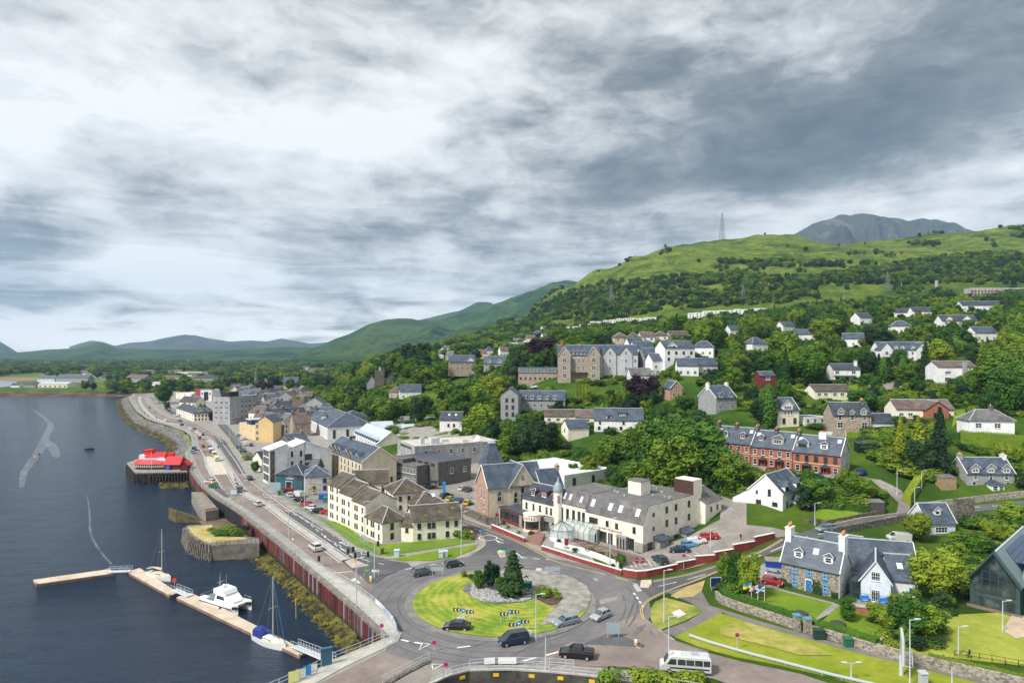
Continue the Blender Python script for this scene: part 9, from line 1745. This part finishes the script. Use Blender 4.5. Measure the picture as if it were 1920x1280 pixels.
for px,py,w,h,k,lb in((1106,1040,2.6,2.2,'broad','big round clipped shrub before the hotel windows, left of three'),(1127,1046,2.2,2.0,'broad','round clipped shrub before the hotel windows, middle of three'),(1141,1048,1.8,2.3,'light','slightly bluish clipped shrub, right of three before the hotel'),(1166,1062,3.0,3.6,'broad','tall egg shaped bush at the end of the white inner wall'),(1150,1062,1.4,.8,'dark','tiny dark bush near the egg shaped one'),(1081,1035,2.2,1.3,'broad','low spreading shrub behind the long red wall'),(1066,1030,2.4,1.2,'light','pale spreading shrub near the glass conservatory'),(1047,1021,1.6,1.6,'purple','purple leaved shrub at the foot of the conservatory'),(1052,1023,1.2,1.0,'light','yellow green shrub beside the purple one'),(995,1006,2.0,1.8,'dark','dark clipped ball before the HOTEL rotunda'),(943,984,1.6,1.5,'broad','small round bush at the left of the dining room'),(953,990,1.4,.9,'light','low golden bush before the dining room windows'),(972,1000,1.3,.9,'light','small flowering bush beside the entrance wall'),(1095,1003,2.6,4.2,'dark','tall dark shrub right of the conservatory'),(1102,1008,2,1.6,'broad','low shrub beneath the hotel lettering'),(884,946,1.6,1.1,'light','golden bush at the church car park wall')):
 bush(k,T(px,py)+Vec((0,0,.1)),w,h,lb)
for i,(px,py,w,h)in enumerate(((853,1007,3,2.4),(865,1008,5,2.6),(877,1009,4.5,2.3),(884,1011,2.5,1.8))):bush('broad',(*G(px,py),.1),w,h,'clipped rounded shrub at the right corner of the cream flats','shrubs beside the flats')
for i,px in enumerate((1137,1196,1222,1250,1283,1312)):bush('light',(*G(px,1279+i*.8),-.2),4.2 if i==0 else 3.6,3.0-.1*i,'bright green bush behind the bottom railing','bushes along the bottom railing')
tr('broad',478,886,863,1.1,'small dense street tree before the white modern block',3);bush('light',(*G(464,862),0),5,3,'yellowish bush at the street corner');tr('broad',1075,905,868,1.0,'pale green tree right of the white clinic',3);tr('broad',1107,902,846,1.1,'airy tree standing between the clinics',4);tr('light',1092,907,872,1.0,'light green tree behind the hotel dome',0);tr('broad',930,856,826,.9,'tree rising behind the church tower',1)
for px,py,top,k,lb in((1362,1102,1034,'light','left of three open crowned trees beside the navy sign'),(1384,1112,1026,'broad','middle of three open crowned trees beside the navy sign'),(1404,1122,1032,'light','right of three open crowned trees beside the flagpoles')):tr(k,px,py,top,.85,lb,4 if k=='broad' else 1)
for px,py,w,h,k in((1352,1108,4,2.5,'dark'),(1372,1112,5,3,'broad'),(1392,1108,4,2.4,'broad'),(1378,1104,5,3,'dark'),(1411,1108,3,1.8,'light'),(1398,1126,3.5,.9,'light'),(1420,1122,3,.8,'light')):bush(k,T(px,py),w,h,'%s bush under the three trees by the flagpoles'%{'dark':'dark','broad':'green','light':'yellow green'}[k],'bushes under the flagpole trees')
tr('light',1752,1130,1026,1.05,'big pale willow like tree behind the boarded gable wing',2);tr('broad',1722,1017,961,1.15,'round headed tree beside the blue boarded lodge',2);tr('broad',1590,1166,1114,1.15,'small many stemmed tree on the lawn by the brick oven',4)
GARD=[(1650,1172,1130,'broad'),(1668,1185,1140,'light'),(1692,1190,1130,'dark'),(1712,1200,1118,'broad'),(1735,1205,1128,'light'),(1680,1160,1112,'light'),(1705,1168,1100,'broad'),(1728,1176,1122,'dark'),(1748,1190,1140,'broad'),(1700,1215,1175,'light'),(1722,1222,1190,'dark'),(1765,1150,1105,'dark'),(1780,1140,1112,'broad')]
for px,py,top,k in GARD:tr(k,px,py,top,rt.uniform(1.0,1.3))
for i in range(34):px,py=rt.uniform(1632,1790),rt.uniform(1150,1225);k=rt.choice(['broad','light','dark','broad']);bush(k,T(px,py),rt.uniform(1.8,3.6),rt.uniform(1,2.4),None)['kind']='stuff'
for px,py,top,k,w,lb in((1441,800,718,'column',1.5,'tall dark cypress left of the cream twin gabled house'),(1425,800,745,'dark',1.0,'dark tree touching the tall cypress'),(1688,868,780,'golden',1.3,'golden green conifer spire right of the terrace'),(1722,880,780,'golden',1.6,'yellow green cypress in front of the brown bungalow'),(1762,892,764,'conifer',1.25,'very tall conifer between bungalow and granite house'),(1740,878,812,'golden',1.3,'short golden conifer beside the very tall one'),(1842,712,636,'golden',1.4,'tall yellowish conifer right of the grey flats'),(1855,716,655,'golden',1.4,'second yellowish conifer right of the grey flats'),(1880,735,668,'conifer',1.3,'dark fir near the right edge above the hipped bungalow'),(1735,712,640,'conifer',1.3,'dark fir in front of the long white building'),(1805,755,722,'dark',1.2,'round dark evergreen below the grey flats'),(1205,766,702,'purple',1.2,'copper beech covering the white villa'),(1022,684,632,'purple',1.5,'big copper beech on the skyline left of the grey hotel'),(1005,690,648,'purple',1.2,'smaller copper beech beside the big one'),(955,728,700,'purple',1.3,'dark purple tree left of the stone wing'),(925,735,705,'purple',1.5,'broad purple tree under the stone villas'),(958,722,683,'dark',1.2,'big round dark tree left of the stone wing'),(497,741,713,'purple',1.4,'copper beech at the foot of the brown spire'),(397,791,770,'purple',.9,'purple street tree before the cream end house'),(1081,750,717,'golden',1.1,'leftmost of four golden cypresses in a row'),(1087,750,715,'golden',1.1,'second of four golden cypresses in a row'),(1093,750,717,'golden',1.1,'third of four golden cypresses in a row'),(1099,750,716,'golden',1.1,'rightmost of four golden cypresses in a row'),(1408,745,722,'column',1.4,'small column shaped tree beside the lawn left of the cream house'),(310,757,722,'broad',1.3,'big tree at the far end of the sea road'),(303,755,730,'light',1.2,'lighter tree left of the big one by the far car park'),(313,768,751,'broad',1.3,'round tree in the middle of the far car park'),(230,737,722,'broad',1.4,'round tree on the far shore point'),(160,732,712,'broad',1.4,'tree between the boat shed and the shore'),(175,733,716,'dark',1.2,'dark tree right of the boat shed'),(383,773,757,'column',1.8,'dark pointed tree behind the cream row'),(376,771,756,'column',1.7,'second pointed tree behind the cream row'),(514,735,703,'dark',1.2,'large dark tree right of the grey church tower'),(560,762,742,'light',1.4,'bright tree in the middle of the old town roofs'),(352,737,720,'dark',1.6,'dark tree before the curved warehouse'),(340,736,722,'broad',1.8,'green trees in front of the pale hall'),(478,738,722,'light',1.2,'light green tree left of the copper beech'),(545,733,708,'broad',1.3,'green tree right of the grey church roof')):
 tr(k,px,py,top,w,lb)
for px,py,top in((1340,915,832),(1375,930,848),(1290,908,788),(1245,908,780),(1318,930,866)):tr('broad',px,py,top,1.25)
for i,px in enumerate(range(1648,1696,9)):tr('column' if i%2 else 'conifer',px,712+i%3,662+(i*7)%9,1.5,['first','second','third','fourth','fifth','sixth'][i]+' from the left in the dense conifer row below the long white building')
# tall pines on the left ridge
for i,(px,py,top)in enumerate(((738,700,655),(748,698,650),(757,700,645),(766,696,641),(775,700,646),(786,702,650),(797,704,653),(730,706,662))):tr('pine',px,py,top,1.3)
# the scattered trees of the hillside, one region at a time: (photo outline of the ground, spacing m, height, kinds)
REG=[([(1062,900),(1180,935),(1225,940),(1330,925),(1440,938),(1520,955),(1600,950),(1660,945),(1655,925),(1620,908),(1560,903),(1440,893),(1365,880),(1325,850),(1310,822),(1215,818),(1150,830),(1065,850)],6.0,(10,16),['broad','broad','dark','broad'],1.12),([(650,758),(740,795),(850,808),(935,862),(1000,872),(1062,868),(1062,826),(1130,824),(1235,815),(1330,800),(1330,760),(1250,752),(1200,745),(1050,748),(1040,728),(960,735),(900,742),(790,765),(720,752),(660,725),(640,705),(620,720),(630,750)],7.6,(9,15),['broad','broad','light','dark'],1.1),([(640,712),(700,694),(740,684),(800,668),(862,692),(830,724),(780,740),(720,742)],9,(11,18),['broad','dark','broad','light'],1.1),([(826,700),(1000,722),(1300,725),(1400,780),(1560,812),(1700,830),(1925,880),(1925,575),(1700,566),(1500,588),(1300,602),(1100,628),(960,658),(840,692)],9.2,(8,15),['broad','broad','dark','light','broad','conifer','broad'],1.1),([(1620,830),(1700,850),(1800,870),(1925,900),(1925,918),(1905,915),(1900,860),(1820,860),(1815,905),(1760,905),(1700,895),(1640,870)],6.5,(5,10),['broad','dark','light'],1.2),([(1795,985),(1925,965),(1925,1010),(1870,1040),(1830,1075),(1812,1120),(1775,1110),(1790,1040)],5.5,(5,9),['broad','light','broad'],1.2),([(575,755),(640,795),(700,805),(742,815),(742,790),(700,760),(650,735),(600,730)],9,(9,15),['broad','light','broad','dark'],1.15),([(200,738),(250,736),(330,733),(560,742),(640,742),(660,700),(200,700)],17,(8,14),['broad','dark','broad','light'],1.4)]
keep=[];boxes=[]
for(x,y,z,yaw,w,d,h,rh)in BFOOT:
 c,s=cos(yaw),sin(yaw);P=[(x+c*a-s*b_,y+s*a+c*b_)for a in(-w/2,w/2)for b_ in(0,d)]
 pp=[proj(p[0],p[1],zz)for p in P for zz in(z,z+h+rh*.8)];ymid=y
 boxes.append((min(p[0]for p in pp),min(p[1]for p in pp),max(p[0]for p in pp),max(proj(p[0],p[1],z)[1]for p in P),y))
PROT=[(1600,885,1715,962,170),(1365,862,1600,890,190),(1490,770,1560,800,230),(1600,705,1760,735,300),(1540,950,1640,968,160),(1725,945,1925,965,170),(1395,985,1925,1010,160),(1690,1000,1730,1010,150),(990,715,1045,728,340),(1230,735,1330,760,260),(1060,940,1400,1060,120),(700,780,850,800,380)]
boxes+=PROT
BA=np.array([(b[0],b[1],b[2],b[3],b[4])for b in boxes])
def clear(x,y,z,h,w):
 for(bx,by,bz,yaw,bw,bd,bh,brh)in BFOOT:
  if abs(bx-x)+abs(by-y)>60:continue
  c,s=cos(-yaw),sin(-yaw);lx=(x-bx)*c-(y-by)*s;ly=(x-bx)*s+(y-by)*c
  if-bw/2-w*.34<lx<bw/2+w*.34 and-w*.36<ly<bd+w*.34:return 0
 px,pb=proj(x,y,z);pt_=proj(x,y,z+h)[1];hw_=w*.36*F/y
 ox=np.minimum(BA[:,2],px+hw_)-np.maximum(BA[:,0],px-hw_);oy=np.minimum(BA[:,3],pb)-np.maximum(BA[:,1],pt_);a=np.maximum(ox,0)*np.maximum(oy,0);area=(BA[:,2]-BA[:,0])*(BA[:,3]-BA[:,1])
 fr=np.where(BA[:,4]>y-1,a/area,0)*np.where(BA[:,4]<1700,1,.3);return fr.max()<(.08 if rt.random()<.7 else .24)
cand=[]
for poly,sp,(h0,h1),kinds,wd in REG:
 W_=[T(*p)for p in poly];xs=[p.x for p in W_];ys=[p.y for p in W_];y0,y1=min(ys),max(ys)
 pts=[]
 y=y0
 while y<y1:
  sp_=sp*(1+max(0,y-400)/900);xa,xb=y*(min(p[0]for p in poly)-960)/F,y*(max(p[0]for p in poly)-960)/F;x=xa
  while x<xb:pts.append((x+rt.uniform(-.42,.42)*sp_,y+rt.uniform(-.42,.42)*sp_));x+=sp_
  y+=sp_
 if not pts:continue
 A_=np.array(pts);zt=ter(A_[:,0],A_[:,1]);pxs=960+F*A_[:,0]/A_[:,1];pys=YH+F*(H0-zt)/A_[:,1];ins=in_poly(pxs,pys,poly);gap=fbm(A_[:,0]/38,A_[:,1]/38,3,5)
 for(x,y),z,ok,g in zip(pts,zt,ins,gap):
  if not ok or(h1<16 and g>.60):continue
  k=rt.choice(kinds);h=rt.uniform(h0,h1*1.12)*(1 if g>.45 else 1.12)
  if not clear(x,y,z,h,h*wd):
   h*=.5
   if not clear(x,y,z,h,h*1.2):
    h*=.45
    if not clear(x,y,z,h,h*1.6):continue
  cand.append((x,y,float(z),h,k,wd))
cand.sort(key=lambda c:-c[3]/c[1])
NIND=285-len(TREES)
near_c,far_c=cand[:NIND],cand[NIND:]
for x,y,z,h,k,wd in near_c:tree(k,(x,y,z-.2),h,wd*rt.uniform(.92,1.12))
# -- woods too many to count: instances spread by geometry nodes
def scatter(name,me,pts):
 A_=np.array(pts);m=bpy.data.meshes.new(name);m.vertices.add(len(A_));m.vertices.foreach_set('co',A_[:,:3].ravel());sc=m.attributes.new('sc','FLOAT_VECTOR','POINT');sc.data.foreach_set('vector',np.stack([A_[:,3],A_[:,3],A_[:,4]],-1).ravel())
 ro=m.attributes.new('ro','FLOAT_VECTOR','POINT');ro.data.foreach_set('vector',np.stack([A_[:,5]*0,A_[:,5]*0,A_[:,5]],-1).ravel());o=link(name,m);o['kind']='stuff'
 g=bpy.data.node_groups.new('g_'+name,'GeometryNodeTree');g.interface.new_socket('Geometry',in_out='INPUT',socket_type='NodeSocketGeometry');g.interface.new_socket('Geometry',in_out='OUTPUT',socket_type='NodeSocketGeometry')
 N=g.nodes.new;gi,go,ip,oi=N('NodeGroupInput'),N('NodeGroupOutput'),N('GeometryNodeInstanceOnPoints'),N('GeometryNodeObjectInfo');sv(oi,0,me);sv(oi,'As Instance',1);oi.transform_space='ORIGINAL'
 a1,a2=N('GeometryNodeInputNamedAttribute'),N('GeometryNodeInputNamedAttribute');a1.data_type=a2.data_type='FLOAT_VECTOR';sv(a1,0,'sc');sv(a2,0,'ro')
 L=g.links.new;L(gi.outputs[0],ip.inputs['Points']);L(oi.outputs['Geometry'],ip.inputs['Instance']);L(a1.outputs[0],ip.inputs['Scale']);L(a2.outputs[0],ip.inputs['Rotation']);L(ip.outputs[0],go.inputs[0]);o.modifiers.new('spread','NODES').node_group=g;return o
SRC={}
for o_ in list(COL.objects):
 if o_.type=='MESH' and o_.name.startswith('crown')and o_.data.name not in SRC:SRC[o_.data.name]=o_
buck={}
def put(k,x,y,z,h,w):
 L_=[m for m in CR[k]if m.name in SRC]or[next(m for q in CR.values()for m in q if m.name in SRC)];me=rt.choice(L_);buck.setdefault(me.name,[]).append((x,y,z-h*.1,h*w,h,rt.random()*6.28))
for x,y,z,h,k,wd in far_c:put(k,x,y,z,h,wd)
# hill woods
n_=15000;U=np.random.uniform(940,1990,n_);D_=np.exp(np.random.uniform(log(640),log(1640),n_));X_=(U-960)/F*D_;Z_=ter(X_,D_);PY=YH+F*(H0-Z_)/D_
lim=np.interp(U,[940,980,1050,1100,1130,1200,1260,1300,1400,1500,1560,1640,1700,1800,1990],[640,606,552,540,530,528,520,516,519,524,516,505,492,480,474]);dn=fbm(X_/90,D_/90,4,31);rg=(PY-lim)
openb=((U>1540)&(PY>534)&(PY<566))|((U>1280)&(U<1560)&(PY>560)&(PY<588))
acc=((rg>0)&(dn>np.where(rg<45,.33,.43)-np.where(U<1240,.06,0))&~openb)|((rg>-50)&(rg<=0)&(dn>.64))|(openb&(dn>.58))|((rg<-10)&(np.random.rand(n_)>.994))
acc&=(D_>640)
for u,d,x,z,a in zip(U,D_,X_,Z_,acc):
 if a and clear(x,d,z,6,8):h=rt.uniform(5,10.5)*(1.15 if d>1000 else 1);put(rt.choice(['broad','dark','dark','broad','broad','light']),x,d,z,h,1.35)
# valley floor beyond the town: belts and copses
n_=15000;U=np.random.uniform(-120,960,n_);D_=np.exp(np.random.uniform(log(640),log(5200),n_));X_=(U-960)/F*D_;Z_=ter(X_,D_);dn=fbm(X_/140,D_/260,4,51);ok=(dn>np.where(D_<1100,.46,.45))&~((D_<900)&(U<460))&~((D_<1350)&(U<200))&~((D_<760)&(U<640))&(Z_>-.5)
ok|=(np.abs(D_-(1500+500*np.sin(U/130)))<60)&(D_>900)
for u,d,x,z,a in zip(U,D_,X_,Z_,ok):
 if a and clear(x,d,z,7,9):h=rt.uniform(8,15)*(1+d/5000);put(rt.choice(['broad','dark','broad','broad','light']),x,d,z,h,1.5)
for i,(k,pts)in enumerate(buck.items()):scatter('distant_woodland',SRC[k],pts)
# undergrowth and gardens between the trees
bsrc={}
for o_ in list(COL.objects):
 if o_.type=='MESH' and o_.data.name.startswith('foliage')and o_.data.name not in bsrc:bsrc[o_.data.name]=o_
ug={}
for poly,sp,_,_,_ in REG:
 W_=[T(*p)for p in poly];y0,y1=min(p.y for p in W_),max(p.y for p in W_);m=int(min(8000,15000*(y1-y0)/400));U=np.random.uniform(min(p[0]for p in poly),max(p[0]for p in poly),m);D_=np.exp(np.random.uniform(log(y0),log(y1),m));X_=(U-960)/F*D_;Z_=ter(X_,D_);PY=YH+F*(H0-Z_)/D_;ins=in_poly(U,PY,poly);g=fbm(X_/25,D_/25,3,77)
 for x,y,z,a,q in zip(X_,D_,Z_,ins,g):
  if not a or q<.33:continue
  h=rt.uniform(1.0,3.0)*(1+y/700)
  if clear(x,y,z,h,h*1.6):me=rt.choice(list(bsrc.values()))if rt.random()>.25 else bsrc[rt.choice([k for k in bsrc if k in[m.name for m in BU['light']+BU['broad']]])];ug.setdefault(me.data.name,[]).append((x,y,z-.2,h*1.7,h,rt.random()*6.28))
for k,pts in ug.items():
 if 'foliage' in k and bsrc[k].data.materials[0]is not LEAFP:scatter('undergrowth',bsrc[k],pts)
hedge('garden_hedge',[T(*p).xy for p in((1527,953),(1565,955),(1610,958),(1625,960))],2.2,1.8,LEAF,'long clipped hedge behind the lawn of the white gabled house',zf=TZ)
hedge('garden_hedge',[T(*p).xy for p in((1590,818),(1640,823),(1680,830))],1.6,1.6,LEAFL,'bright yellow green hedge before the low garage',zf=TZ);hedge('garden_hedge',[T(*p).xy for p in((1700,945),(1712,925),(1725,905),(1735,890))],2.2,2.4,LEAFL,'tall bright hedge beside the hillside lane',zf=TZ)
hedge('garden_hedge',[T(*p).xy for p in((1800,832),(1850,836),(1925,842))],4,4,LEAFL,'thick bright hedge under the hipped bungalow',zf=TZ);hedge('garden_hedge',[T(*p).xy for p in((1760,824),(1800,830))],3,3,LEAF,'dark hedge left of the thick bright one',zf=TZ)
hedge('garden_hedge',[T(*p).xy for p in((1335,795),(1390,800),(1440,812))],2,2,LEAF,'hedge along the foot of the grey stone house garden',zf=TZ)
wall('garden_wall','pale stone wall above the road under the granite house',[T(*p).xy for p in((1722,955),(1760,950),(1840,942),(1925,932))],.5,1.6,RUBBLE);wall('garden_wall','dark stone wall holding the road behind the stone house',[T(*p).xy for p in((1560,1004),(1620,992),(1690,978),(1738,970))],.6,1.6,DST)
wall('garden_wall','low dark wall before the lawn of the white gabled house',[T(*p).xy for p in((1510,981),(1550,983),(1600,972),(1650,963))],.4,.8,DST);wall('retaining_wall','dark rock face beside the blue boarded lodge',[T(*p).xy for p in((1790,985),(1825,983))],1,6.5,DST)
wall('garden_wall','white crenellated wall before the reddish stone house',[T(*p).xy for p in((1540,816),(1580,816),(1650,823))],.35,1.1,WHITE)
# == a label of its own for every remaining tree and repeat
LMK=[(1470,850,'the red brick terrace'),(1450,960,'the white gabled corner house'),(1862,895,'the granite house'),(1085,690,'the grey hillside hotel'),(1160,690,'the hotel wing with two gables'),(1008,705,'the low stone wing'),(985,765,'the grey balcony flats'),(1160,790,'the white semi houses'),(1085,805,'the small cream cottage'),(845,790,'the cottage with orange fence'),(1210,712,'the villa behind the copper beech'),(1268,730,'the red sandstone cottage'),(1362,755,'the stone house with white gable'),(1478,780,'the cream twin gabled house'),(1598,785,'the reddish stone house'),(1735,765,'the brown roofed bungalow'),(1860,795,'the white hipped bungalow'),(1562,740,'the cream house with balcony'),(1588,700,'the tall white house'),(1700,662,'the long white building'),(1795,700,'the grey and white flats'),(1275,662,'the white three storey house'),(1220,632,'the row of bungalows'),(1440,706,'the maroon chalet'),(712,710,'the dark parish church'),(745,740,'the brown roofed low house'),(867,683,'the stone villa with white gable'),(928,685,'the grey villa'),(1200,920,'the hotel roof'),(1100,870,'the white clinics'),(900,850,'the church pyramid roof'),(650,790,'the blue roofed hall'),(790,800,'the worn slate roof'),(1765,975,'the blue boarded lodge'),(1870,1060,'the modern glass hall'),(1640,1090,'the boarded gable wing'),(1350,690,'the half hidden white house'),(1110,640,'the top of the town'),(1400,620,'the open slope'),(1800,605,'the villa with glazed conservatory'),(1600,610,'the upper woods houses'),(610,715,'the cream slab block')]
ORD=['first','second','third','fourth','fifth','sixth','seventh','eighth','ninth','tenth','eleventh','twelfth','thirteenth','fourteenth','fifteenth','sixteenth','seventeenth','eighteenth','nineteenth','twentieth']
for a,n_ in(('twenty','thirtieth'),('thirty','fortieth'),('forty','fiftieth'),('fifty','sixtieth')):ORD+=[a+'-'+b_ for b_ in ORD[:9]]+[n_]
DN={'broad':'green broadleaf tree','light':'pale green leafy tree','dark':'dark leafy tree','purple':'purple leaved tree','conifer':'dark conifer','golden':'golden conifer','column':'narrow column tree','pine':'tall ragged pine'}
cl={}
for r,k,lb in TREES:
 if lb:continue
 P=r.location;px,py=proj(P.x,P.y,P.z+r.scale.z*.5);d,lx,ly,nm=min(((px-a)**2+(1.4*(py-b_))**2,a,b_,c)for a,b_,c in LMK);dx_=px-lx
 rel=('right of' if dx_>0 else 'left of')if abs(dx_)>26 else('above' if py<ly else 'below');hs_=r.scale.z;sz='big' if hs_>11 else 'small'
 cl.setdefault((sz+' '+DN[k],rel+' '+nm),[]).append((px,r))
for(a,b_),L_ in cl.items():
 L_.sort(key=lambda t:t[0]);n=len(L_)
 for i,(_,r)in enumerate(L_):tag(r,'%s %s'%(a,b_)if n==1 else '%s %s from left, %s'%(ORD[i],a,b_),'tree','trees on the slopes above the town')
dup={}
for o in COL.objects:
 if o.parent is None and o.get('label')and o.get('group')and o.get('category'):dup.setdefault((o['group'],o['label']),[]).append(o)
for(g_,lb),L_ in dup.items():
 if len(L_)<2:continue
 L_.sort(key=lambda o:proj(o.location.x,o.location.y,o.location.z)[0]);w_=' '.join(lb.split()[:11])
 for i,o in enumerate(L_):o['label']='%s from the left: %s'%(ORD[min(i,len(ORD)-1)],w_)
